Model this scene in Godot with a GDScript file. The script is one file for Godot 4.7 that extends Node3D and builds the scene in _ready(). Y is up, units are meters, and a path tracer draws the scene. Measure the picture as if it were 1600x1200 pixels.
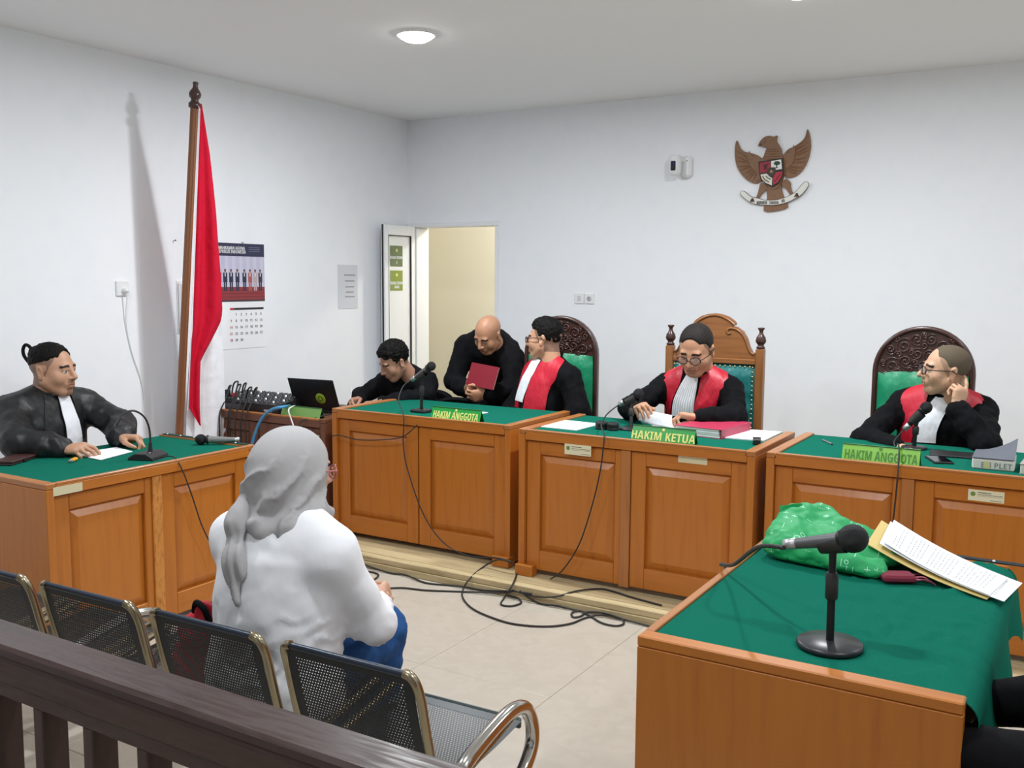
extends Node3D
# A courtroom: judges' bench on a low wooden platform, two side desks, a perforated metal bench and a rail in front.
# x runs along the back wall, z towards the viewer, the camera stands at x = 0, z = 0.

const WALL_X := -4.93
const WALL_Z := -6.5
const CEIL := 2.85
const PLAT := 0.07
const TOP := 0.82

var M := {}
var names := {}

# ------------------------------------------------------------------ naming
func numbered(called: String) -> String:
	if not names.has(called):
		names[called] = 0
		return called
	names[called] += 1
	return "%s_%03d" % [called, names[called]]

func thing(called: String, label: String, category: String, at := Vector3.ZERO, turn := 0.0, group := "") -> Node3D:
	var o := Node3D.new()
	o.name = numbered(called)
	add_child(o)
	o.position = at
	o.rotation.y = turn
	tag(o, label, category, group)
	return o

func tag(o: Node3D, label: String, category: String, group := "") -> Node3D:
	o.set_meta("label", label)
	o.set_meta("category", category)
	if group != "":
		o.set_meta("group", group)
	return o

func structure(o: Node3D, label := "") -> Node3D:
	o.set_meta("kind", "structure")
	if label != "":
		o.set_meta("label", label)
	return o

func mesh_node(called: String, mesh: Mesh, mat: Material, parent: Node3D = null) -> MeshInstance3D:
	var o := MeshInstance3D.new()
	o.mesh = mesh
	o.material_override = mat
	if parent == null:
		o.name = numbered(called)
		add_child(o)
	else:
		o.name = called
		parent.add_child(o, true)
	return o

# ------------------------------------------------------------------ mesh builder
class Build:
	var st := SurfaceTool.new()
	func _init() -> void:
		st.begin(Mesh.PRIMITIVE_TRIANGLES)
		st.set_smooth_group(-1)
	func smooth(on: bool) -> void:
		st.set_smooth_group(0 if on else -1)
	func tri(a: Vector3, b: Vector3, c: Vector3, away: Vector3) -> void:
		# away: a point on the inner side
		var n := (a - c).cross(a - b)
		if n.dot((a + b + c) / 3.0 - away) < 0.0:
			var t := b
			b = c
			c = t
		st.add_vertex(a)
		st.add_vertex(b)
		st.add_vertex(c)
	func quad(a: Vector3, b: Vector3, c: Vector3, d: Vector3, away: Vector3) -> void:
		tri(a, b, c, away)
		tri(a, c, d, away)
	# a quad with texture coordinates: a top left, b top right, c bottom right, d bottom left, seen from its front
	func card(a: Vector3, b: Vector3, c: Vector3, d: Vector3, u0 := 0.0, v0 := 0.0, u1 := 1.0, v1 := 1.0) -> void:
		var p := [a, b, c, a, c, d]
		var q := [Vector2(u0, v0), Vector2(u1, v0), Vector2(u1, v1), Vector2(u0, v0), Vector2(u1, v1), Vector2(u0, v1)]
		for i in 6:
			st.set_uv(q[i])
			st.add_vertex(p[i])
	# a chamfered box
	func box(c: Vector3, size: Vector3, b := 0.003, x := Basis.IDENTITY) -> void:
		var h := size * 0.5
		b = minf(b, minf(h.x, minf(h.y, h.z)) * 0.9)
		if b <= 0.0001:
			for ax in 3:
				for s in [-1.0, 1.0]:
					var q := []
					for k in [[-1, -1], [1, -1], [1, 1], [-1, 1]]:
						var v := Vector3.ZERO
						v[ax] = s * h[ax]
						v[(ax + 1) % 3] = k[0] * h[(ax + 1) % 3]
						v[(ax + 2) % 3] = k[1] * h[(ax + 2) % 3]
						q.append(c + x * v)
					quad(q[0], q[1], q[2], q[3], c)
			return
		for ax in 3:
			var a1 := (ax + 1) % 3
			var a2 := (ax + 2) % 3
			for s in [-1.0, 1.0]:
				var q := []
				for k in [[-1, -1], [1, -1], [1, 1], [-1, 1]]:
					var v := Vector3.ZERO
					v[ax] = s * h[ax]
					v[a1] = k[0] * (h[a1] - b)
					v[a2] = k[1] * (h[a2] - b)
					q.append(c + x * v)
				quad(q[0], q[1], q[2], q[3], c)
				# the chamfer shared with the next axis
				for t in [-1.0, 1.0]:
					var e := []
					for k in [[0, -1], [0, 1], [1, 1], [1, -1]]:
						var v := Vector3.ZERO
						v[ax] = s * (h[ax] - (b if k[0] == 1 else 0.0))
						v[a1] = t * (h[a1] - (0.0 if k[0] == 1 else b))
						v[a2] = k[1] * (h[a2] - b)
						e.append(c + x * v)
					quad(e[0], e[1], e[2], e[3], c)
		for sx in [-1.0, 1.0]:
			for sy in [-1.0, 1.0]:
				for sz in [-1.0, 1.0]:
					tri(c + x * Vector3(sx * h.x, sy * (h.y - b), sz * (h.z - b)), c + x * Vector3(sx * (h.x - b), sy * h.y, sz * (h.z - b)), c + x * Vector3(sx * (h.x - b), sy * (h.y - b), sz * h.z), c)
	# a round tube through points; radius one number or one for each point
	func tube(path: Array, radius: Variant, sides := 8, caps := true, flat := 1.0) -> void:
		smooth(true)
		var n := path.size()
		var rings := []
		var up := Vector3.ZERO
		for i in n:
			var t: Vector3 = (path[mini(i + 1, n - 1)] - path[maxi(i - 1, 0)]).normalized()
			if i == 0:
				up = t.cross(Vector3.UP if absf(t.y) < 0.9 else Vector3.RIGHT).normalized()
			else:
				up = (up - t * up.dot(t)).normalized()
			var side := t.cross(up)
			var r: float = radius[i] if radius is Array else radius
			var ring := []
			for k in sides:
				var a := TAU * k / sides
				ring.append(path[i] + (up * cos(a) + side * sin(a) * flat) * r)
			rings.append(ring)
		for i in n - 1:
			var mid: Vector3 = (path[i] + path[i + 1]) * 0.5
			for k in sides:
				var j := (k + 1) % sides
				quad(rings[i][k], rings[i][j], rings[i + 1][j], rings[i + 1][k], mid)
		smooth(false)
		if caps:
			for e in [0, n - 1]:
				var inside: Vector3 = path[1] if e == 0 else path[n - 2]
				for k in range(1, sides - 1):
					tri(rings[e][0], rings[e][k], rings[e][k + 1], inside)
	# turn a profile of (radius, height) about an axis; at: foot and axes
	func lathe(profile: Array, at := Transform3D.IDENTITY, sides := 20, sharp := false) -> void:
		smooth(not sharp)
		for i in profile.size() - 1:
			var p: Vector2 = profile[i]
			var q: Vector2 = profile[i + 1]
			for k in sides:
				var a := TAU * k / sides
				var b := TAU * (k + 1) / sides
				var p0 := at * Vector3(p.x * cos(a), p.y, p.x * sin(a))
				var p1 := at * Vector3(p.x * cos(b), p.y, p.x * sin(b))
				var q0 := at * Vector3(q.x * cos(a), q.y, q.x * sin(a))
				var q1 := at * Vector3(q.x * cos(b), q.y, q.x * sin(b))
				# outward is to the right of the profile's direction
				var dir := q - p
				var nrm := at.basis * Vector3(dir.y * cos((a + b) / 2), -dir.x, dir.y * sin((a + b) / 2))
				var mid := (p0 + p1 + q0 + q1) / 4.0 - nrm.normalized()
				if p.x > 0.00001:
					tri(p0, p1, q1, mid)
				if q.x > 0.00001:
					tri(p0, q1, q0, mid)
		smooth(false)
	# a flat outline (Vector2, any turn) given thickness along +z, with a small chamfer on the front rim
	func plate(outline: PackedVector2Array, z0: float, z1: float, at := Transform3D.IDENTITY, cham := 0.0) -> void:
		var pts := outline
		if Geometry2D.is_polygon_clockwise(pts):
			pts.reverse()
		var front := pts
		if cham > 0.0:
			var off := Geometry2D.offset_polygon(pts, -cham, Geometry2D.JOIN_MITER)
			if off.size() == 1 and off[0].size() == pts.size():
				front = off[0]
				# keep the same starting corner
				var best := 0
				for i in front.size():
					if front[i].distance_to(pts[0]) < front[best].distance_to(pts[0]):
						best = i
				var turned := PackedVector2Array()
				for i in front.size():
					turned.append(front[(i + best) % front.size()])
				front = turned
			else:
				cham = 0.0
		var tris := Geometry2D.triangulate_polygon(front)
		var far := at * Vector3(0, 0, z0 - 1000.0)
		for i in range(0, tris.size(), 3):
			tri(at * v3(front[tris[i]], z1), at * v3(front[tris[i + 1]], z1), at * v3(front[tris[i + 2]], z1), far)
		tris = Geometry2D.triangulate_polygon(pts)
		far = at * Vector3(0, 0, z1 + 1000.0)
		for i in range(0, tris.size(), 3):
			tri(at * v3(pts[tris[i]], z0), at * v3(pts[tris[i + 1]], z0), at * v3(pts[tris[i + 2]], z0), far)
		var n := pts.size()
		for i in n:
			var j := (i + 1) % n
			var e := pts[j] - pts[i]
			var inward := Vector2(-e.y, e.x).normalized() * 0.01
			var mid := at * v3((pts[i] + pts[j]) * 0.5 + inward, (z0 + z1) * 0.5 - 0.0001)
			var zc := z1 - cham
			quad(at * v3(pts[i], z0), at * v3(pts[j], z0), at * v3(pts[j], zc), at * v3(pts[i], zc), mid)
			if cham > 0.0:
				quad(at * v3(pts[i], zc), at * v3(pts[j], zc), at * v3(front[j], z1), at * v3(front[i], z1), mid)
	func v3(p: Vector2, z: float) -> Vector3:
		return Vector3(p.x, p.y, z)
	# a sheet of points[row][column] with thickness; bulges with its points
	func sheet(g: Array, thick: float, uv := false) -> void:
		var rows := g.size()
		var cols: int = g[0].size()
		var nrm := []
		for r in rows:
			var line := []
			for c in cols:
				var du: Vector3 = g[r][mini(c + 1, cols - 1)] - g[r][maxi(c - 1, 0)]
				var dv: Vector3 = g[mini(r + 1, rows - 1)][c] - g[maxi(r - 1, 0)][c]
				line.append(dv.cross(du).normalized())
			nrm.append(line)
		smooth(true)
		for side in [1.0, -1.0]:
			for r in rows - 1:
				for c in cols - 1:
					var q := []
					for k in [[0, 0], [0, 1], [1, 1], [1, 0]]:
						q.append([r + k[0], c + k[1]])
					var order := [0, 1, 2, 0, 2, 3] if side > 0 else [0, 2, 1, 0, 3, 2]
					for k in order:
						var a: Array = q[k]
						if uv:
							st.set_uv(Vector2(float(a[1]) / (cols - 1), float(a[0]) / (rows - 1)))
						st.add_vertex(g[a[0]][a[1]] + nrm[a[0]][a[1]] * (side * thick * 0.5))
		smooth(false)
		var rim := []
		for c in cols:
			rim.append([0, c])
		for r in range(1, rows):
			rim.append([r, cols - 1])
		for c in range(cols - 2, -1, -1):
			rim.append([rows - 1, c])
		for r in range(rows - 2, 0, -1):
			rim.append([r, 0])
		var mid: Vector3 = g[rows / 2][cols / 2]
		for i in rim.size():
			var a: Array = rim[i]
			var b: Array = rim[(i + 1) % rim.size()]
			var na: Vector3 = nrm[a[0]][a[1]] * thick * 0.5
			var nb: Vector3 = nrm[b[0]][b[1]] * thick * 0.5
			if uv:
				st.set_uv(Vector2(0.001, 0.001))
			quad(g[a[0]][a[1]] + na, g[b[0]][b[1]] + nb, g[b[0]][b[1]] - nb, g[a[0]][a[1]] - na, mid)
	func done() -> ArrayMesh:
		st.generate_normals()
		return st.commit()

func box_node(called: String, c: Vector3, size: Vector3, mat: Material, parent: Node3D = null, b := 0.003, x := Basis.IDENTITY) -> MeshInstance3D:
	var m := Build.new()
	m.box(c, size, b, x)
	return mesh_node(called, m.done(), mat, parent)

func tube_node(called: String, path: Array, radius: Variant, mat: Material, parent: Node3D = null, sides := 8) -> MeshInstance3D:
	var m := Build.new()
	m.tube(path, radius, sides)
	return mesh_node(called, m.done(), mat, parent)

# a smooth curve through points
func curve(points: Array, steps := 6) -> Array:
	var out := []
	var n := points.size()
	for i in n - 1:
		var a: Vector3 = points[maxi(i - 1, 0)]
		var b: Vector3 = points[i]
		var c: Vector3 = points[i + 1]
		var d: Vector3 = points[mini(i + 2, n - 1)]
		for k in steps:
			out.append(b.cubic_interpolate(c, a, d, float(k) / steps))
	out.append(points[n - 1])
	return out

func spline2(points: Array, steps := 5, closed := false) -> PackedVector2Array:
	var out := PackedVector2Array()
	var n := points.size()
	var last := n if closed else n - 1
	for i in last:
		var a: Vector2 = points[(i - 1 + n) % n] if closed else points[maxi(i - 1, 0)]
		var b: Vector2 = points[i]
		var c: Vector2 = points[(i + 1) % n]
		var d: Vector2 = points[(i + 2) % n] if closed else points[mini(i + 2, n - 1)]
		for k in steps:
			out.append(b.cubic_interpolate(c, a, d, float(k) / steps))
	if not closed:
		out.append(points[n - 1])
	return out

# ------------------------------------------------------------------ materials
func plain(color: Color, rough := 0.6, metal := 0.0, spec := 0.5) -> StandardMaterial3D:
	var m := StandardMaterial3D.new()
	m.albedo_color = color
	m.roughness = rough
	m.metallic = metal
	m.metallic_specular = spec
	return m

func rgb(r: float, g: float, b: float) -> Color:
	return Color(r / 255.0, g / 255.0, b / 255.0)

func noise_tex(freq: float, ramp: Array, size := 512, kind := FastNoiseLite.TYPE_SIMPLEX_SMOOTH, octaves := 4, number := 1) -> NoiseTexture2D:
	var n := FastNoiseLite.new()
	n.noise_type = kind
	n.frequency = freq
	n.fractal_octaves = octaves
	n.seed = number
	var t := NoiseTexture2D.new()
	t.width = size
	t.height = size
	t.seamless = true
	t.noise = n
	if ramp.size():
		var g := Gradient.new()
		var off := PackedFloat32Array()
		var col := PackedColorArray()
		for i in ramp.size():
			off.append(float(i) / (ramp.size() - 1))
			col.append(ramp[i])
		g.offsets = off
		g.colors = col
		t.color_ramp = g
	return t

func bump_tex(freq: float, strength: float, size := 512, octaves := 4, number := 5) -> NoiseTexture2D:
	var t := noise_tex(freq, [], size, FastNoiseLite.TYPE_SIMPLEX_SMOOTH, octaves, number)
	t.as_normal_map = true
	t.bump_strength = strength
	return t

func triplanar(m: StandardMaterial3D, scale: Vector3) -> StandardMaterial3D:
	m.uv1_triplanar = true
	m.uv1_scale = scale
	m.uv1_triplanar_sharpness = 8.0
	return m

func wood_set(called: String, base: Color, dark: Color, rough: float, clear := 0.0) -> void:
	var t := noise_tex(0.02, [dark, base.lerp(dark, 0.4), base.lerp(dark, 0.15), base, base.lerp(dark, 0.2)], 512, FastNoiseLite.TYPE_SIMPLEX_SMOOTH, 4, called.length())
	var dirs := {"v": Vector3(2.6, 0.22, 2.6), "h": Vector3(0.22, 2.6, 2.6), "d": Vector3(2.6, 2.6, 0.22)}
	for k in dirs:
		var m := plain(Color.WHITE, rough)
		m.albedo_texture = t
		triplanar(m, dirs[k])
		if clear > 0.0:
			m.clearcoat_enabled = true
			m.clearcoat = clear
			m.clearcoat_roughness = 0.22
		M[called + "_" + k] = m

func make_materials() -> void:
	wood_set("teak", rgb(188, 113, 36), rgb(168, 95, 28), 0.42, 0.2)
	wood_set("edge", rgb(178, 114, 58), rgb(150, 90, 42), 0.4, 0.2)
	wood_set("rail_wood", rgb(58, 36, 30), rgb(40, 24, 20), 0.3, 0.2)
	wood_set("plank", rgb(196, 178, 138), rgb(150, 130, 92), 0.75)
	wood_set("carved", rgb(70, 42, 36), rgb(48, 26, 22), 0.34, 0.3)
	wood_set("mahogany", rgb(150, 98, 54), rgb(116, 70, 36), 0.38, 0.25)
	wood_set("rack_wood", rgb(118, 72, 50), rgb(92, 54, 38), 0.45, 0.1)
	# worn varnish on the rail: gloss in patches
	var worn := noise_tex(0.06, [Color(0.45, 0.45, 0.45), Color(0.7, 0.7, 0.7), Color(1, 1, 1)], 512, FastNoiseLite.TYPE_SIMPLEX, 5, 19)
	for k in ["v", "h", "d"]:
		M["rail_wood_" + k].roughness = 0.55
		M["rail_wood_" + k].roughness_texture = worn
		M["rail_wood_" + k].clearcoat_enabled = false
	var wall := plain(rgb(246, 248, 252), 0.75)
	wall.albedo_texture = noise_tex(0.008, [rgb(251, 252, 253), rgb(255, 255, 255), rgb(252, 253, 254)], 512, FastNoiseLite.TYPE_SIMPLEX_SMOOTH, 3, 3)
	wall.normal_enabled = true
	wall.normal_texture = bump_tex(0.05, 1.2)
	wall.normal_scale = 0.08
	triplanar(wall, Vector3(0.7, 0.7, 0.7))
	M.wall = wall
	M.ceiling = plain(rgb(246, 247, 250), 0.85)
	M.cream_wall = plain(rgb(224, 219, 202), 0.8)
	var tile := plain(rgb(255, 255, 255), 0.32)
	tile.albedo_texture = noise_tex(0.012, [rgb(180, 171, 158), rgb(190, 182, 169), rgb(184, 176, 163), rgb(194, 186, 174)], 512, FastNoiseLite.TYPE_SIMPLEX_SMOOTH, 5, 11)
	tile.uv1_world_triplanar = true
	triplanar(tile, Vector3(0.9, 0.9, 0.9))
	M.tile = tile
	M.grout = plain(rgb(158, 150, 137), 0.9)
	var felt := plain(rgb(255, 255, 255), 0.95)
	felt.albedo_texture = noise_tex(0.15, [rgb(12, 92, 74), rgb(18, 104, 86), rgb(15, 98, 80)], 256, FastNoiseLite.TYPE_SIMPLEX, 3, 8)
	felt.metallic_specular = 0.15
	triplanar(felt, Vector3(4, 4, 4))
	M.felt = felt
	M.black_metal = plain(rgb(30, 30, 33), 0.4, 0.3)
	M.black_plastic = plain(rgb(26, 26, 28), 0.5)
	M.rubber = plain(rgb(38, 37, 36), 0.6)
	M.chrome = plain(rgb(205, 203, 198), 0.16, 1.0)
	M.dull_metal = plain(rgb(168, 156, 130), 0.27, 1.0)
	M.silver = plain(rgb(190, 190, 192), 0.35, 0.9)
	M.white_plastic = plain(rgb(236, 237, 238), 0.4)
	M.white_metal = plain(rgb(238, 240, 242), 0.35)
	M.paper = plain(rgb(246, 247, 250), 0.85)
	M.paper_edge = plain(rgb(222, 220, 212), 0.9)
	M.black_cloth = cloth(rgb(15, 15, 18), 0.85)
	M.satin_black = cloth(rgb(15, 16, 18), 0.48)
	M.red_satin = cloth(rgb(196, 22, 48), 0.46)
	M.white_cloth = cloth(rgb(240, 241, 246), 0.85)
	M.shirt = cloth(rgb(236, 237, 241), 0.8)
	M.shirt.normal_scale = 0.12
	M.scarf = cloth(rgb(174, 172, 173), 0.88)
	M.scarf.normal_scale = 0.12
	M.denim = cloth(rgb(44, 84, 140), 0.85)
	M.dark_denim = cloth(rgb(30, 36, 50), 0.85)
	M.pole = plain(rgb(134, 84, 52), 0.4)
	M.flag_red = cloth(rgb(206, 26, 54), 0.8)
	M.flag_red.backlight_enabled = true
	M.flag_red.backlight = rgb(60, 6, 12)
	M.nameplate = plain(rgb(30, 150, 62), 0.3)
	M.gold_print = plain(rgb(226, 224, 130), 0.5)

func cloth(c: Color, rough: float) -> StandardMaterial3D:
	var m := plain(c, rough)
	m.normal_enabled = true
	if not M.has("cloth_bump"):
		M.cloth_bump = bump_tex(0.012, 6.0, 512, 3, 21)
	m.normal_texture = M.cloth_bump
	m.normal_scale = 0.5
	m.metallic_specular = 0.25 if rough > 0.7 else 0.5
	triplanar(m, Vector3(2.2, 1.3, 2.2))
	return m

# ------------------------------------------------------------------ camera and light
func make_camera() -> void:
	var cam := Camera3D.new()
	cam.name = "camera"
	add_child(cam)
	cam.transform = Transform3D(Basis(Vector3(0.856337, 0.006367, -0.516379), Vector3(-0.061167, 0.994136, -0.089178), Vector3(0.512783, 0.107952, 0.851704)), Vector3(0, 1.567, 0))
	cam.fov = rad_to_deg(2.0 * atan(600.0 / 1509.0))
	cam.near = 0.05
	cam.far = 60.0
	cam.current = true
	var env := Environment.new()
	env.background_mode = Environment.BG_COLOR
	env.background_color = Color(0.02, 0.02, 0.02)
	env.tonemap_mode = Environment.TONE_MAPPER_LINEAR
	env.tonemap_exposure = 1.24
	env.sdfgi_enabled = true
	env.ssao_enabled = true
	env.ssil_enabled = true
	var we := WorldEnvironment.new()
	we.name = "environment"
	we.environment = env
	add_child(we)

const LAMPS := [
	[-3.158, -4.241, 1.2, "round white ceiling light shining above the desks nearest the flag"],
	[-1.2, -4.43, 1.2, "round white ceiling light at the top edge of view above the middle desk"],
	[-3.16, -1.7, 0.8, "round white ceiling light over the metal bench on the flag side"],
	[-1.2, -1.7, 0.6, "round white ceiling light over the floor before the rail"],
	[0.8, -4.4, 0.4, "round white ceiling light at the far end of the judges' desks"],
	[0.8, -1.7, 0.7, "round white ceiling light over the desk with the green cloth"],
	[-1.2, 1.0, 0.5, "round white ceiling light behind the rail"],
]
const LAMP_ENERGY := 2.9

func ceiling_lamp(x: float, z: float, strength: float, label: String) -> void:
	var t := thing("ceiling_lamp", label, "lamp", Vector3(x, CEIL, z), 0.0, "ceiling downlights")
	var m := Build.new()
	m.lathe([Vector2(0.098, -0.012), Vector2(0.112, -0.012), Vector2(0.116, 0.0)])
	mesh_node("trim_ring", m.done(), M.white_plastic, t)
	m = Build.new()
	m.lathe([Vector2(0.0, -0.045), Vector2(0.03, -0.043), Vector2(0.06, -0.036), Vector2(0.085, -0.022), Vector2(0.098, -0.0)])
	mesh_node("diffuser", m.done(), M.glow, t)
	var l := AreaLight3D.new()
	l.name = "downlight"
	t.add_child(l)
	l.position = Vector3(0, -0.05, 0)
	l.rotation.x = -PI / 2
	l.area_size = Vector2(0.1, 0.1)
	l.light_color = Color(0.965, 0.985, 1.0)
	l.light_energy = LAMP_ENERGY * strength
	l.area_range = 14.0
	l.area_attenuation = 2.0
	l.shadow_enabled = true

# ------------------------------------------------------------------ the room
func make_room() -> void:
	# floor: tiles of 60 cm with open joints on a bed
	var fl := thing("floor", "", "", Vector3.ZERO)
	fl.remove_meta("category")
	structure(fl, "pale beige floor of large square tiles")
	box_node("screed", Vector3(-1.4, -0.106, -2.0), Vector3(7.4, 0.2, 9.3), M.grout, fl, 0.0)
	var tm := Build.new()
	tm.box(Vector3(0, -0.005, 0), Vector3(0.5984, 0.01, 0.5984), 0.0012)
	var tile := tm.done()
	for i in range(-6, 7):
		for k in range(-2, 10):
			var cx := -1.673 + 0.6 * i + 0.3
			var cz := -3.07 + 0.6 * k - 0.3
			if cx < WALL_X - 0.2 or cx > 2.3 or cz > 2.6:
				continue
			var o := mesh_node("tile", tile, M.tile, fl)
			o.position = Vector3(cx, 0, cz)
	# platform under the judges: two stacked front boards and a plank deck
	var pf := thing("platform", "", "", Vector3.ZERO)
	pf.remove_meta("category")
	structure(pf, "low worn wooden platform under the judges' desks")
	box_node("board", Vector3(-0.79, 0.0175, -4.0), Vector3(5.98, 0.035, 0.05), M.plank_h, pf, 0.003)
	box_node("board", Vector3(-0.79, 0.0515, -4.006), Vector3(5.98, 0.033, 0.05), M.plank_h, pf, 0.004)
	for k in 16:
		var z0 := -4.032 - k * 0.155
		box_node("plank", Vector3(-0.79, 0.055, z0 - 0.0765), Vector3(5.98, 0.03, 0.152), M.plank_h, pf, 0.002)
	box_node("support", Vector3(-0.79, 0.0195, -5.27), Vector3(5.96, 0.039, 2.44), M.grout, pf, 0.0)
	# walls with thickness
	structure(box_node("wall_left", Vector3(WALL_X - 0.075, CEIL / 2, -2.0), Vector3(0.15, CEIL + 0.3, 9.3), M.wall, null, 0.0), "plain white painted wall behind the flag")
	var m := Build.new()
	m.box(Vector3((-4.065 + 2.35) / 2, CEIL / 2, WALL_Z - 0.075), Vector3(2.35 + 4.065, CEIL + 0.3, 0.15), 0.0)
	m.box(Vector3((-4.83 - 4.93) / 2, CEIL / 2, WALL_Z - 0.075), Vector3(0.1, CEIL + 0.3, 0.15), 0.0)
	m.box(Vector3((-4.83 - 4.065) / 2, (1.985 + CEIL + 0.15) / 2, WALL_Z - 0.075), Vector3(4.83 - 4.065, CEIL + 0.15 - 1.985, 0.15), 0.0)
	structure(mesh_node("wall_back", m.done(), M.wall), "plain white painted wall with the carved eagle and the doorway")
	structure(box_node("wall_right", Vector3(2.275, CEIL / 2, -2.0), Vector3(0.15, CEIL + 0.3, 9.3), M.wall, null, 0.0), "plain white painted wall opposite the flag")
	structure(box_node("wall_front", Vector3(-1.35, CEIL / 2, 2.575), Vector3(7.4, CEIL + 0.3, 0.15), M.wall, null, 0.0), "plain white painted wall behind the viewer")
	structure(box_node("ceiling", Vector3(-1.35, CEIL + 0.1, -2.0), Vector3(7.4, 0.2, 9.3), M.ceiling, null, 0.0), "flat white ceiling")
	# corridor beyond the door
	var co := thing("wall_corridor", "", "", Vector3.ZERO)
	co.remove_meta("category")
	structure(co, "cream walls of the corridor beyond the open door")
	box_node("wall_panel", Vector3(-4.0, 1.35, -7.98), Vector3(4.0, 2.9, 0.15), M.cream_wall, co, 0.0)
	box_node("wall_panel", Vector3(-5.845, 1.35, -7.3), Vector3(0.15, 2.9, 1.5), M.cream_wall, co, 0.0)
	box_node("wall_panel", Vector3(-2.4, 1.35, -7.3), Vector3(0.15, 2.9, 1.5), M.cream_wall, co, 0.0)
	box_node("wall_panel", Vector3(-5.45, 1.35, -6.6), Vector3(0.74, 2.9, 0.12), M.cream_wall, co, 0.0)
	box_node("ceiling_panel", Vector3(-4.1, 2.8, -7.3), Vector3(3.6, 0.15, 1.5), M.ceiling, co, 0.0)
	box_node("floor_panel", Vector3(-4.1, -0.08, -7.3), Vector3(3.6, 0.15, 1.6), M.tile, co, 0.0)
	var cl := thing("corridor_lamp", "round bulb on the corridor ceiling beyond the open door", "lamp", Vector3(-3.72, 2.72, -7.35))
	m = Build.new()
	m.lathe([Vector2(0, -0.02), Vector2(0.05, -0.02), Vector2(0.05, 0.0)])
	m.tube([Vector3(0, 0, 0), Vector3(0, -0.26, 0)], 0.008)
	mesh_node("pendant_cord", m.done(), M.white_plastic, cl)
	m = Build.new()
	m.lathe([Vector2(0.0, -0.4), Vector2(0.035, -0.39), Vector2(0.06, -0.35), Vector2(0.05, -0.3), Vector2(0.03, -0.26), Vector2(0.0, -0.25)])
	mesh_node("bulb", m.done(), M.glow, cl)
	var l := OmniLight3D.new()
	l.name = "corridor_light"
	cl.add_child(l)
	l.position = Vector3(0, -0.34, 0)
	l.light_color = Color(1.0, 0.985, 0.95)
	l.light_energy = 0.85
	l.light_size = 0.06
	l.omni_range = 10.0
	l.omni_attenuation = 2.0
	l.shadow_enabled = true
	make_door()

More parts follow.
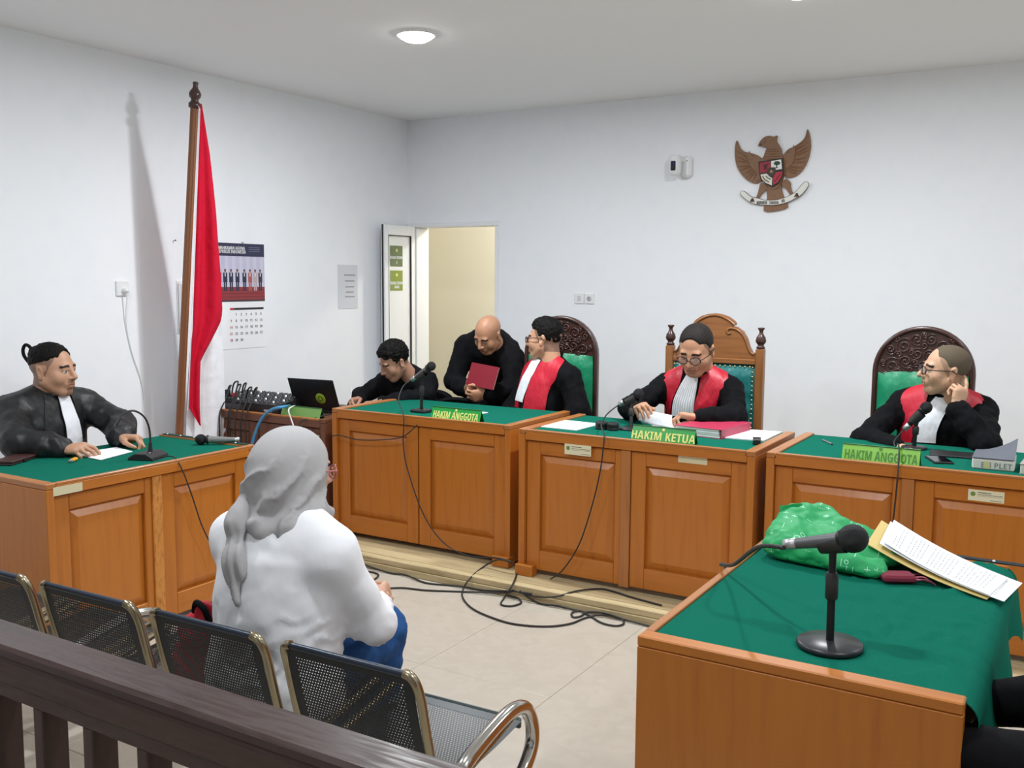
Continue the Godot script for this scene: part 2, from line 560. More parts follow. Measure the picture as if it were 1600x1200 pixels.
func make_door() -> void:
	var d := thing("door_1", "", "", Vector3.ZERO)
	d.remove_meta("category")
	structure(d, "open doorway with white aluminium frame and narrow leaf")
	# frame round the opening
	box_node("jamb", Vector3(-4.052, 0.99, WALL_Z - 0.06), Vector3(0.026, 1.98, 0.17), M.white_metal, d, 0.003)
	box_node("jamb", Vector3(-4.843, 0.99, WALL_Z - 0.06), Vector3(0.036, 1.98, 0.17), M.white_metal, d, 0.003)
	box_node("head_frame", Vector3(-4.485, 2.0, WALL_Z - 0.03), Vector3(0.88, 0.035, 0.11), M.white_metal, d, 0.003)
	# the leaf stands open against the left wall
	var hinge := Vector3(-4.85, 0, -6.46)
	var free := Vector3(-4.835, 0, -6.045)
	var leaf := Node3D.new()
	leaf.name = "leaf"
	d.add_child(leaf)
	leaf.position = hinge
	leaf.rotation.y = atan2(free.x - hinge.x, free.z - hinge.z)   # local +z runs to the free edge, +x faces the room
	var w := 0.415
	box_node("stile", Vector3(0, 1.0, w - 0.025), Vector3(0.04, 1.98, 0.05), M.white_metal, leaf, 0.003)
	box_node("stile", Vector3(0, 1.0, 0.025), Vector3(0.04, 1.98, 0.05), M.white_metal, leaf, 0.003)
	box_node("rail", Vector3(0, 1.95, w / 2), Vector3(0.04, 0.08, w - 0.1), M.white_metal, leaf, 0.003)
	box_node("rail", Vector3(0, 0.07, w / 2), Vector3(0.04, 0.12, w - 0.1), M.white_metal, leaf, 0.003)
	box_node("panel", Vector3(0.0, 1.02, w / 2), Vector3(0.012, 1.78, w - 0.1), M.white_metal, leaf, 0.0)
	for z in [0.053, w - 0.053]:
		box_node("gasket", Vector3(0.012, 1.02, z), Vector3(0.014, 1.78, 0.006), M.rubber, leaf, 0.0)
	box_node("gasket", Vector3(0.012, 1.907, w / 2), Vector3(0.014, 0.006, w - 0.1), M.rubber, leaf, 0.0)
	box_node("edge_strip", Vector3(0.0, 1.0, w + 0.003), Vector3(0.012, 1.98, 0.006), M.rubber, leaf, 0.0)
	# two green signs stuck on the leaf
	var turn := leaf.rotation.y
	var along := Vector3(sin(turn), 0, cos(turn))
	var out := Vector3(cos(turn), 0, -sin(turn))
	for s in [[1.745, 0.165, "sign_top", "green sign with white lettering stuck high on the open white door"], [1.55, 0.16, "sign_low", "yellow-green sign with white lettering stuck below the other door sign"]]:
		var g := thing("door_sign", s[1 + 2], "sign", hinge + along * 0.245 + out * 0.0085 + Vector3(0, s[0], 0), turn)
		box_node("plate", Vector3.ZERO, Vector3(0.004, s[1], 0.165), plain(rgb(84, 108, 60) if s[2] == "sign_top" else rgb(132, 150, 50), 0.4), g, 0.001)
		var rows := [["RUANG SIDANG", -0.012], ["3", -0.052]] if s[2] == "sign_top" else [["RUANG SIDANG", -0.02], ["ANAK", -0.052]]
		for r in rows:
			var tx := text_mesh(r[0], 0.024, 0.0015)
			var o := mesh_node("lettering", tx, M.white_plastic, g)
			o.transform = Transform3D(Basis(Vector3(0, 0, -1), Vector3.UP, Vector3(1, 0, 0)), Vector3(0.0025, r[1], 0))
			o.scale.x = 0.75
		var em := Build.new()
		em.lathe([Vector2(0.0, 0.0), Vector2(0.014, 0.0), Vector2(0.014, 0.001), Vector2(0.0, 0.001)], Transform3D(Basis(Vector3(0, 1, 0), Vector3(1, 0, 0), Vector3(0, 0, 1)), Vector3(0.002, 0.045, 0)), 12, true)
		mesh_node("emblem", em.done(), M.gold_print, g)

func text_mesh(s: String, size: float, deep: float, bold := true, serif := false) -> TextMesh:
	var f := SystemFont.new()
	f.font_names = PackedStringArray(["Droid Serif" if serif else "Droid Sans"])
	f.font_weight = 700 if bold else 400
	var t := TextMesh.new()
	t.text = s
	t.font = f
	t.font_size = 64
	t.pixel_size = size / 64.0 * 1.35
	t.depth = deep
	t.curve_step = 1.0
	return t

# ------------------------------------------------------------------ desks
# local axes: front face at z = 0 looking to +z, width along x from the middle, depth to -z
func desk(called: String, label: String, at: Vector3, turn: float, w: float, d: float, wood := "teak", batten := 0, cloth_top := true) -> Node3D:
	var t := thing(called, label, "desk", at, turn)
	var H := 0.75
	var v: Material = M[wood + "_v"]
	var h: Material = M[wood + "_h"]
	var dd: Material = M[wood + "_d"]
	for s in [-1, 1]:
		box_node("side_panel", Vector3(s * (w / 2 - 0.0175), 0.372, -d / 2 - 0.0), Vector3(0.035, 0.705, d), v, t, 0.002)
	box_node("top_band", Vector3(0, 0.7175, -0.0125), Vector3(w - 0.072, 0.042, 0.025), h, t, 0.002)
	box_node("top_board", Vector3(0, 0.7275, -d / 2 - 0.012), Vector3(w - 0.0705, 0.018, d - 0.028), h, t, 0.0)
	# rim round the felt
	box_node("front_rim", Vector3(0, 0.744, -0.011), Vector3(w - 0.0905, 0.0115, 0.022), M.edge_h, t, 0.002)
	for s in [-1, 1]:
		box_node("side_rim", Vector3(s * (w / 2 - 0.0225), 0.7375, -d / 2), Vector3(0.045, 0.025, d), M.edge_d if cloth_top else dd, t, 0.003)
	if cloth_top:
		box_node("felt_top", Vector3(0, 0.739, -d / 2 - 0.011), Vector3(w - 0.0915, 0.0045, d - 0.0225), M.felt, t, 0.0)
	# recessed front of two framed panels
	box_node("front_board", Vector3(0, 0.36, -0.046), Vector3(w - 0.071, 0.67, 0.012), v, t, 0.0)
	var inner := w / 2 - 0.036
	var z := -0.0305
	for s in [-1, 1]:
		var x0: float = 0.004 * s
		var x1: float = inner * s
		var sw := 0.075
		box_node("stile", Vector3(x0 + s * sw / 2, 0.36, z), Vector3(sw, 0.66, 0.019), v, t, 0.003)
		box_node("stile", Vector3(x1 - s * sw / 2, 0.36, z), Vector3(sw, 0.66, 0.019), v, t, 0.003)
		var mid: float = (x0 + x1) / 2
		var span := absf(x1 - x0) - 2 * sw
		box_node("rail", Vector3(mid, 0.6575, z), Vector3(span - 0.001, 0.065, 0.019), h, t, 0.003)
		box_node("rail", Vector3(mid, 0.08, z), Vector3(span - 0.001, 0.1, 0.019), h, t, 0.003)
		# raised panel: a flat field with four bevels
		var m := Build.new()
		var hw := span / 2 - 0.004
		var y0 := 0.134
		var y1 := 0.621
		var b := 0.034
		var zo := -0.0398
		var zi := -0.0225
		var o := [Vector3(mid - hw, y0, zo), Vector3(mid + hw, y0, zo), Vector3(mid + hw, y1, zo), Vector3(mid - hw, y1, zo)]
		var q := [Vector3(mid - hw + b, y0 + b, zi), Vector3(mid + hw - b, y0 + b, zi), Vector3(mid + hw - b, y1 - b, zi), Vector3(mid - hw + b, y1 - b, zi)]
		var back := Vector3(mid, 0.38, -1.0)
		m.quad(q[0], q[1], q[2], q[3], back)
		for k in 4:
			m.quad(o[k], o[(k + 1) % 4], q[(k + 1) % 4], q[k], back)
		mesh_node("raised_panel", m.done(), v, t)
	if batten > 0:
		box_node("batten", Vector3(-0.02, 0.36, -0.015), Vector3(0.05, 0.67, 0.012), M.edge_v if batten == 1 else M.peeled, t, 0.003)
	for s in [-1, 1]:
		box_node("foot", Vector3(s * (w / 2 - 0.045), 0.028, -0.006), Vector3(0.1, 0.056, 0.06), v, t, 0.003)
	return t

func stick_label(t: Node3D, at: Vector3, size: Vector2, mat: Material) -> void:
	var m := Build.new()
	m.card(at + Vector3(-size.x / 2, size.y / 2, 0), at + Vector3(size.x / 2, size.y / 2, 0), at + Vector3(size.x / 2, -size.y / 2, 0), at + Vector3(-size.x / 2, -size.y / 2, 0))
	var o := mesh_node("inventory_label", m.done(), mat, t)
	o.set_meta("label", "cream inventory sticker with green emblem and small print")

func make_desks() -> void:
	var im := Image.create(128, 44, false, Image.FORMAT_RGBA8)
	im.fill(rgb(226, 220, 186))
	for y in 44:
		for x in 128:
			if Vector2(x - 17, y - 17).length() < 9.0:
				im.set_pixel(x, y, rgb(112, 138, 66))
	for r in [[34, 9, 48, 3], [34, 17, 88, 2], [34, 23, 88, 1], [80, 37, 40, 2]]:
		im.fill_rect(Rect2i(r[0], r[1], r[2], r[3]), rgb(86, 84, 74))
	var printed := plain(Color.WHITE, 0.5)
	printed.albedo_texture = ImageTexture.create_from_image(im)
	var blank := plain(rgb(214, 206, 170), 0.5)
	M.peeled = plain(Color.WHITE, 0.55)
	M.peeled.albedo_texture = noise_tex(0.03, [rgb(150, 84, 40), rgb(196, 128, 56), rgb(206, 140, 66), rgb(176, 104, 48)], 256, FastNoiseLite.TYPE_SIMPLEX_SMOOTH, 4, 31)
	triplanar(M.peeled, Vector3(5, 1.6, 5))
	desk("judge_desk", "panelled wooden desk with green felt top and microphone stand before the turned judge", Vector3(-3.14, PLAT, -4.2), 0.0, 1.207, 0.66, "teak", 0)
	var k := desk("judge_desk", "panelled wooden desk with green felt top and HAKIM KETUA nameplate", Vector3(-1.847, PLAT, -4.14), 0.0, 1.207, 0.66, "teak", 1)
	stick_label(k, Vector3(-0.27, 0.672, 0.0), Vector2(0.145, 0.052), printed)
	stick_label(k, Vector3(0.31, 0.68, -0.0195), Vector2(0.14, 0.035), blank)
	var j := desk("judge_desk", "panelled wooden desk with green felt top and thick white law book", Vector3(-0.596, PLAT, -4.163), 0.0, 1.207, 0.66, "teak", 1)
	stick_label(j, Vector3(0.27, 0.655, -0.0195), Vector2(0.13, 0.045), printed)
	desk("clerk_desk", "darker wooden desk on the floor carrying the sound mixer and laptop", Vector3(-4.345, 0.0, -4.19), 0.0, 1.11, 0.66, "rack_wood", 0, false)
	var c := desk("counsel_desk", "panelled wooden desk with green felt top where the man with a topknot sits", Vector3(-3.498, 0.0, -2.81), PI / 2, 1.11, 0.65, "teak", 2)
	stick_label(c, Vector3(-0.46, 0.715, 0.001), Vector2(0.13, 0.036), blank)
	desk("counsel_desk", "wooden desk with rumpled green cloth, microphone and green bag nearest the viewer", Vector3(-0.862, 0.0, -2.56), -PI / 2, 1.12, 0.69, "teak", 0, false)

# ------------------------------------------------------------------ sculpting bodies: distance fields meshed as surface nets
class Flesh:
	# gathers several meshed fields into one surface
	var v := PackedVector3Array()
	var n := PackedVector3Array()
	var c := PackedColorArray()
	var i := PackedInt32Array()
	func mesh() -> ArrayMesh:
		var a := []
		a.resize(Mesh.ARRAY_MAX)
		a[Mesh.ARRAY_VERTEX] = v
		a[Mesh.ARRAY_NORMAL] = n
		a[Mesh.ARRAY_COLOR] = c
		a[Mesh.ARRAY_INDEX] = i
		var m := ArrayMesh.new()
		m.add_surface_from_arrays(Mesh.PRIMITIVE_TRIANGLES, a)
		return m

class Field:
	var o: Vector3
	var h: float
	var nx: int
	var ny: int
	var nz: int
	var d := PackedFloat32Array()
	func _init(lo: Vector3, hi: Vector3, cell: float) -> void:
		o = lo
		h = cell
		nx = int(ceil((hi.x - lo.x) / h)) + 1
		ny = int(ceil((hi.y - lo.y) / h)) + 1
		nz = int(ceil((hi.z - lo.z) / h)) + 1
		d.resize(nx * ny * nz)
		d.fill(1.0)
	func at(p: Vector3) -> float:
		var q := (p - o) / h
		var x := clampi(int(q.x), 0, nx - 2)
		var y := clampi(int(q.y), 0, ny - 2)
		var z := clampi(int(q.z), 0, nz - 2)
		var f := Vector3(clampf(q.x - x, 0, 1), clampf(q.y - y, 0, 1), clampf(q.z - z, 0, 1))
		var b := x + nx * (y + ny * z)
		var s := nx * ny
		var a0 := lerpf(lerpf(d[b], d[b + 1], f.x), lerpf(d[b + nx], d[b + nx + 1], f.x), f.y)
		b += s
		var a1 := lerpf(lerpf(d[b], d[b + 1], f.x), lerpf(d[b + nx], d[b + nx + 1], f.x), f.y)
		return lerpf(a0, a1, f.z)
	# join (op 0), carve (op 1) a tapered capsule; ax, sq: squeezed to sq of its width along ax
	func cone(a: Vector3, b: Vector3, ra: float, rb: float, k := 0.02, ax := Vector3.ZERO, sq := 1.0, op := 0) -> void:
		var r := maxf(ra, rb) * maxf(1.0, sq) + k + 2.0 * h
		var lo := ((a.min(b) - Vector3(r, r, r) - o) / h).floor()
		var hi := ((a.max(b) + Vector3(r, r, r) - o) / h).ceil()
		var ba := b - a
		var inv := 1.0 / maxf(ba.length_squared(), 1e-9)
		var squeeze := sq != 1.0
		var amount := 1.0 - 1.0 / sq
		var by := minf(1.0, sq)
		for z in range(maxi(int(lo.z), 0), mini(int(hi.z), nz - 1) + 1):
			for y in range(maxi(int(lo.y), 0), mini(int(hi.y), ny - 1) + 1):
				var at_ := nx * (y + ny * z)
				for x in range(maxi(int(lo.x), 0), mini(int(hi.x), nx - 1) + 1):
					var pa := o + Vector3(x, y, z) * h - a
					var t := clampf(pa.dot(ba) * inv, 0.0, 1.0)
					var e := pa - ba * t
					if squeeze:
						e -= ax * (e.dot(ax) * amount)
					var w := (e.length() - lerpf(ra, rb, t)) * by
					var was := d[at_ + x]
					if op == 0:
						var m := clampf(0.5 + 0.5 * (was - w) / k, 0.0, 1.0)
						d[at_ + x] = lerpf(was, w, m) - k * m * (1.0 - m)
					else:
						var m := clampf(0.5 + 0.5 * (was + w) / k, 0.0, 1.0)
						d[at_ + x] = lerpf(-w, was, m) + k * m * (1.0 - m)
	func ball(c: Vector3, r: Vector3, k := 0.02, turn := Basis.IDENTITY, op := 0) -> void:
		var big := maxf(r.x, maxf(r.y, r.z)) + k + 2.0 * h
		var lo := ((c - Vector3(big, big, big) - o) / h).floor()
		var hi := ((c + Vector3(big, big, big) - o) / h).ceil()
		var back := turn.transposed()
		for z in range(maxi(int(lo.z), 0), mini(int(hi.z), nz - 1) + 1):
			for y in range(maxi(int(lo.y), 0), mini(int(hi.y), ny - 1) + 1):
				var at_ := nx * (y + ny * z)
				for x in range(maxi(int(lo.x), 0), mini(int(hi.x), nx - 1) + 1):
					var p := back * (o + Vector3(x, y, z) * h - c)
					var q := p / r
					var k0 := q.length()
					var w := k0 * (k0 - 1.0) / maxf((q / r).length(), 1e-6)
					var was := d[at_ + x]
					if op == 0:
						var m := clampf(0.5 + 0.5 * (was - w) / k, 0.0, 1.0)
						d[at_ + x] = lerpf(was, w, m) - k * m * (1.0 - m)
					else:
						var m := clampf(0.5 + 0.5 * (was + w) / k, 0.0, 1.0)
						d[at_ + x] = lerpf(-w, was, m) + k * m * (1.0 - m)
	# keep only the side of a plane its normal points away from
	func cut(point: Vector3, normal: Vector3) -> void:
		var at_ := 0
		for z in nz:
			for y in ny:
				for x in nx:
					var w := (o + Vector3(x, y, z) * h - point).dot(normal)
					if w > d[at_]:
						d[at_] = w
					at_ += 1
	# mesh into a Flesh; paint: (Vector3 in field axes) -> Color, ripple: (Vector3) -> float along the normal
	func skin(f: Flesh, place: Transform3D, paint: Variant = null, ripple: Variant = null) -> void:
		var id := PackedInt32Array()
		id.resize(nx * ny * nz)
		id.fill(-1)
		var first := f.v.size()
		var pts := PackedVector3Array()
		var sx := 1
		var sy := nx
		var sz := nx * ny
		for z in nz - 1:
			for y in ny - 1:
				var row := nx * (y + ny * z)
				for x in nx - 1:
					var b := row + x
					var d0 := d[b]
					var d1 := d[b + 1]
					var d2 := d[b + sy]
					var d3 := d[b + sy + 1]
					var d4 := d[b + sz]
					var d5 := d[b + sz + 1]
					var d6 := d[b + sz + sy]
					var d7 := d[b + sz + sy + 1]
					var inside := int(d0 < 0) + int(d1 < 0) + int(d2 < 0) + int(d3 < 0) + int(d4 < 0) + int(d5 < 0) + int(d6 < 0) + int(d7 < 0)
					if inside == 0 or inside == 8:
						continue
					var s := Vector3.ZERO
					var n := 0
					if (d0 < 0) != (d1 < 0):
						s += Vector3(d0 / (d0 - d1), 0, 0); n += 1
					if (d2 < 0) != (d3 < 0):
						s += Vector3(d2 / (d2 - d3), 1, 0); n += 1
					if (d4 < 0) != (d5 < 0):
						s += Vector3(d4 / (d4 - d5), 0, 1); n += 1
					if (d6 < 0) != (d7 < 0):
						s += Vector3(d6 / (d6 - d7), 1, 1); n += 1
					if (d0 < 0) != (d2 < 0):
						s += Vector3(0, d0 / (d0 - d2), 0); n += 1
					if (d1 < 0) != (d3 < 0):
						s += Vector3(1, d1 / (d1 - d3), 0); n += 1
					if (d4 < 0) != (d6 < 0):
						s += Vector3(0, d4 / (d4 - d6), 1); n += 1
					if (d5 < 0) != (d7 < 0):
						s += Vector3(1, d5 / (d5 - d7), 1); n += 1
					if (d0 < 0) != (d4 < 0):
						s += Vector3(0, 0, d0 / (d0 - d4)); n += 1
					if (d1 < 0) != (d5 < 0):
						s += Vector3(1, 0, d1 / (d1 - d5)); n += 1
					if (d2 < 0) != (d6 < 0):
						s += Vector3(0, 1, d2 / (d2 - d6)); n += 1
					if (d3 < 0) != (d7 < 0):
						s += Vector3(1, 1, d3 / (d3 - d7)); n += 1
					id[b] = pts.size()
					pts.append(o + (Vector3(x, y, z) + s / n) * h)
		var idx := PackedInt32Array()
		var nrm := PackedVector3Array()
		nrm.resize(pts.size())
		var steps := [sx, sy, sz]
		for z in range(1, nz - 1):
			for y in range(1, ny - 1):
				var row := nx * (y + ny * z)
				for x in range(1, nx - 1):
					var b := row + x
					if id[b] < 0:
						continue
					var in0 := d[b] < 0
					for a in 3:
						if in0 == (d[b + steps[a]] < 0):
							continue
						var u: int = steps[(a + 1) % 3]
						var w: int = steps[(a + 2) % 3]
						var q0 := id[b]
						var q1 := id[b - u]
						var q2 := id[b - u - w]
						var q3 := id[b - w]
						if q1 < 0 or q2 < 0 or q3 < 0:
							continue
						if in0:
							var t := q1
							q1 = q3
							q3 = t
						var fn := (pts[q0] - pts[q2]).cross(pts[q1] - pts[q3])
						idx.append_array([q0, q1, q2, q0, q2, q3])
						nrm[q0] += fn; nrm[q1] += fn; nrm[q2] += fn; nrm[q3] += fn
		# which way do the faces look: compare with the field
		var votes := 0.0
		for k in range(0, pts.size(), maxi(1, pts.size() / 64)):
			var nn := nrm[k].normalized()
			votes += signf(at(pts[k] + nn * h) - at(pts[k] - nn * h))
		var turn := 1.0 if votes >= 0 else -1.0
		# two rounds of smoothing take the steps out of the grid
		for round in 1:
			var sum := PackedVector3Array()
			sum.resize(pts.size())
			var cnt := PackedInt32Array()
			cnt.resize(pts.size())
			for k in range(0, idx.size(), 3):
				var a := idx[k]
				var b := idx[k + 1]
				var c := idx[k + 2]
				sum[a] += pts[b] + pts[c]; sum[b] += pts[a] + pts[c]; sum[c] += pts[a] + pts[b]
				cnt[a] += 2; cnt[b] += 2; cnt[c] += 2
			for k in pts.size():
				if cnt[k] > 0:
					pts[k] = pts[k].lerp(sum[k] / cnt[k], 0.5)
		for k in pts.size():
			nrm[k] = nrm[k].normalized() * turn
		if ripple != null:
			for k in pts.size():
				pts[k] += nrm[k] * float(ripple.call(pts[k]))
			nrm.fill(Vector3.ZERO)
			for k in range(0, idx.size(), 3):
				var fn := (pts[idx[k + 1]] - pts[idx[k]]).cross(pts[idx[k + 2]] - pts[idx[k]])
				nrm[idx[k]] += fn; nrm[idx[k + 1]] += fn; nrm[idx[k + 2]] += fn
			var agree := 0.0
			for k in range(0, pts.size(), maxi(1, pts.size() / 64)):
				agree += signf(at(pts[k] + nrm[k].normalized() * h) - at(pts[k] - nrm[k].normalized() * h))
			var s2 := 1.0 if agree >= 0 else -1.0
			for k in pts.size():
				nrm[k] = nrm[k].normalized() * s2
		for k in pts.size():
			f.v.append(place * pts[k])
			f.n.append((place.basis * nrm[k]).normalized())
			f.c.append(paint.call(pts[k]) if paint != null else Color.WHITE)
		# clockwise seen from outside
		var flip := false
		if idx.size() > 2:
			var vote := 0.0
			for k in range(0, idx.size(), maxi(3, (idx.size() / 3 / 64) * 3)):
				var a := pts[idx[k]]
				vote += signf((a - pts[idx[k + 2]]).cross(a - pts[idx[k + 1]]).dot(nrm[idx[k]]))
			flip = vote < 0
		if place.basis.determinant() < 0:
			flip = not flip
		for k in range(0, idx.size(), 3):
			f.i.append(first + idx[k])
			f.i.append(first + idx[k + (2 if flip else 1)])
			f.i.append(first + idx[k + (1 if flip else 2)])
	# first surface met from p along dir
	func hit(p: Vector3, dir: Vector3, far := 0.7) -> float:
		var t := 0.0
		while t < far:
			var w := at(p + dir * t)
			if w < 0.002:
				return t
			t += clampf(w * 0.7, h * 0.3, 0.06)
		return -1.0

func lin(r: float, g: float, b: float) -> Color:
	return rgb(r, g, b).srgb_to_linear()

func skin_material(rough := 0.5) -> StandardMaterial3D:
	var m := plain(Color.WHITE, rough)
	m.vertex_color_use_as_albedo = true
	m.subsurf_scatter_enabled = true
	m.subsurf_scatter_strength = 0.12
	return m

# ------------------------------------------------------------------ heads
# own axes: y up, +z the way the face looks, +x the person's left; the origin lies between the ears at eye height
# p: skin, hair (colours), lids (0 open .. 1 looking down), jaw (width), bald, buzz (shaved sides colour), nose
func head_field(p: Dictionary) -> Field:
	var f := Field.new(Vector3(-0.105, -0.17, -0.125), Vector3(0.105, 0.135, 0.14), 0.0038)
	var jaw: float = p.get("jaw", 1.0)
	f.ball(Vector3(0, 0.036, -0.014), Vector3(0.0765, 0.083, 0.097), 0.01)
	f.ball(Vector3(0, -0.025, 0.022), Vector3(0.062 * jaw, 0.088, 0.072), 0.03)
	for s in [-1.0, 1.0]:
		f.cone(Vector3(s * 0.050 * jaw, -0.05, 0.0), Vector3(s * 0.022 * jaw, -0.094, 0.056), 0.022, 0.019, 0.025)
		f.ball(Vector3(s * 0.040 * jaw, -0.03, 0.058), Vector3(0.024, 0.026, 0.022), 0.025)
	f.ball(Vector3(0, -0.096, 0.066), Vector3(0.022, 0.019, 0.019), 0.025)
	f.cone(Vector3(0, -0.05, -0.03), Vector3(0, -0.17, -0.05), 0.052 * jaw, 0.056 * jaw, 0.02)
	f.cone(Vector3(-0.036, 0.024, 0.078), Vector3(0.036, 0.024, 0.078), 0.013, 0.013, 0.014)
	# eyes
	for s in [-1.0, 1.0]:
		f.ball(Vector3(s * 0.031, 0.002, 0.098), Vector3(0.019, 0.012, 0.016), 0.01, Basis.IDENTITY, 1)
		f.ball(Vector3(s * 0.031, 0.002, 0.0775), Vector3(0.0155, 0.0125, 0.0125), 0.004)
		f.cone(Vector3(s * 0.019, 0.010, 0.088), Vector3(s * 0.044, 0.009, 0.082), 0.0045, 0.004, 0.006)
	# nose
	f.cone(Vector3(0, 0.018, 0.090), Vector3(0, -0.026, 0.112 + p.get("nose", 0.0)), 0.008, 0.0125, 0.012)
	for s in [-1.0, 1.0]:
		f.ball(Vector3(s * 0.0135, -0.031, 0.098), Vector3(0.009, 0.0085, 0.011), 0.008)
		f.ball(Vector3(s * 0.007, -0.041, 0.107), Vector3(0.004, 0.004, 0.004), 0.004, Basis.IDENTITY, 1)
	# mouth
	f.ball(Vector3(0, -0.058, 0.082), Vector3(0.030, 0.022, 0.018), 0.014)
	f.cone(Vector3(-0.018, -0.0565, 0.0945), Vector3(0.018, -0.0565, 0.0945), 0.0045, 0.0045, 0.006)
	f.cone(Vector3(-0.015, -0.068, 0.0945), Vector3(0.015, -0.068, 0.0945), 0.0055, 0.0055, 0.006)
	f.cone(Vector3(-0.022, -0.062, 0.100), Vector3(0.022, -0.062, 0.100), 0.0022, 0.0022, 0.003, Vector3.ZERO, 1.0, 1)
	# ears
	for s in [-1.0, 1.0]:
		var lean := Basis(Vector3.RIGHT, -0.25) * Basis(Vector3.UP, s * 0.45)
		f.ball(Vector3(s * 0.080, -0.004, -0.012), Vector3(0.0085, 0.031, 0.018), 0.008, lean)
		f.ball(Vector3(s * 0.088, -0.002, -0.006), Vector3(0.006, 0.019, 0.009), 0.004, lean, 1)
		f.ball(Vector3(s * 0.079, -0.031, -0.006), Vector3(0.008, 0.009, 0.009), 0.006)
	return f

func head_paint(p: Dictionary) -> Callable:
	var skin: Color = p.skin
	var dark := skin.lerp(Color(0.02, 0.012, 0.01), 0.45)
	var brow := Color(0.012, 0.01, 0.009)
	var lip := skin.lerp(Color(0.30, 0.06, 0.05), 0.4)
	var lids: float = p.get("lids", 0.3)
	var stubble: float = p.get("stubble", 0.0)
	var buzz: float = p.get("buzz", 0.0)
	var top: float = p.get("hairline", 0.075)
	return func(q: Vector3) -> Color:
		var ax := absf(q.x)
		if q.z > 0.05:
			# eyebrows
			var by := 0.0265 - maxf(0.0, ax - 0.036) * 0.35 + minf(0.0, ax - 0.02) * 0.1
			if ax > 0.012 and ax < 0.052 and absf(q.y - by) < 0.0052:
				return brow
			# the eye opening, lower when the lids sink
			var hi := lerpf(0.009, -0.003, lids)
			if ax > 0.017 and ax < 0.045 and q.y > -0.0065 and q.y < hi and q.z > 0.078:
				if Vector2(ax - 0.031, q.y - lerpf(0.002, -0.003, lids)).length() < 0.0062:
					return Color(0.015, 0.01, 0.008)
				return Color(0.62, 0.58, 0.54)
			if ax > 0.016 and ax < 0.046 and absf(q.y - hi) < 0.003 and q.z > 0.078:
				return dark
			# lips
			if ax < 0.024 and q.y < -0.053 + ax * 0.1 and q.y > -0.0735 + ax * 0.25 and q.z > 0.088:
				if absf(q.y + 0.062) < 0.0025:
					return lip.lerp(Color.BLACK, 0.55)
				return lip
			if stubble > 0.0 and q.y < -0.045 and q.y > -0.054 and ax < 0.026:
				return skin.lerp(brow, stubble)
			if stubble > 0.0 and q.y < -0.078 and ax < 0.02 and q.z > 0.07:
				return skin.lerp(brow, stubble * 0.7)
		# closely shaved scalp
		if buzz > 0.0 and q.y > -0.02 and ax > 0.03 and q.z < 0.045 - maxf(0.0, 0.05 - q.y) * 0.5 and not (ax > 0.074 and q.y < 0.03):
			return skin.lerp(Color(0.02, 0.018, 0.016), buzz)
		if buzz > 0.0 and q.z < -0.02 and q.y > -0.07 and not (ax > 0.074 and q.y < 0.03):
			return skin.lerp(Color(0.02, 0.018, 0.016), buzz)
		return skin

# short hair over the skull: thick (top), side (thickness at the sides), recede (how far the hairline draws back), low (nape), lift (height in front)
func hair_field(thick: float, side: float, recede := 0.0, low := -0.05, lift := 0.0) -> Field:
	var f := Field.new(Vector3(-0.11, -0.12, -0.135), Vector3(0.11, 0.17, 0.13), 0.0045)
	f.ball(Vector3(0, 0.036 + thick * 0.5, -0.014), Vector3(0.0765 + side, 0.083 + thick * 0.6, 0.097 + side * 0.8), 0.01)
	if lift > 0.0:
		f.ball(Vector3(0, 0.085 + lift * 0.4, 0.01), Vector3(0.055, 0.03 + lift, 0.07), 0.03)
	# face, temples, ears and nape stay free
	f.ball(Vector3(0, -0.025, 0.092 - recede), Vector3(0.066, 0.112 + recede * 0.45, 0.062), 0.012, Basis.IDENTITY, 1)
	for s in [-1.0, 1.0]:
		f.ball(Vector3(s * 0.075, 0.0, 0.07 - recede * 0.4), Vector3(0.045, 0.075, 0.045), 0.012, Basis.IDENTITY, 1)
		f.ball(Vector3(s * 0.088, -0.03, -0.002), Vector3(0.026, 0.05, 0.026), 0.01, Basis.IDENTITY, 1)
	f.cut(Vector3(0, low, 0), Vector3(0, -1, 0.25).normalized())
	return f

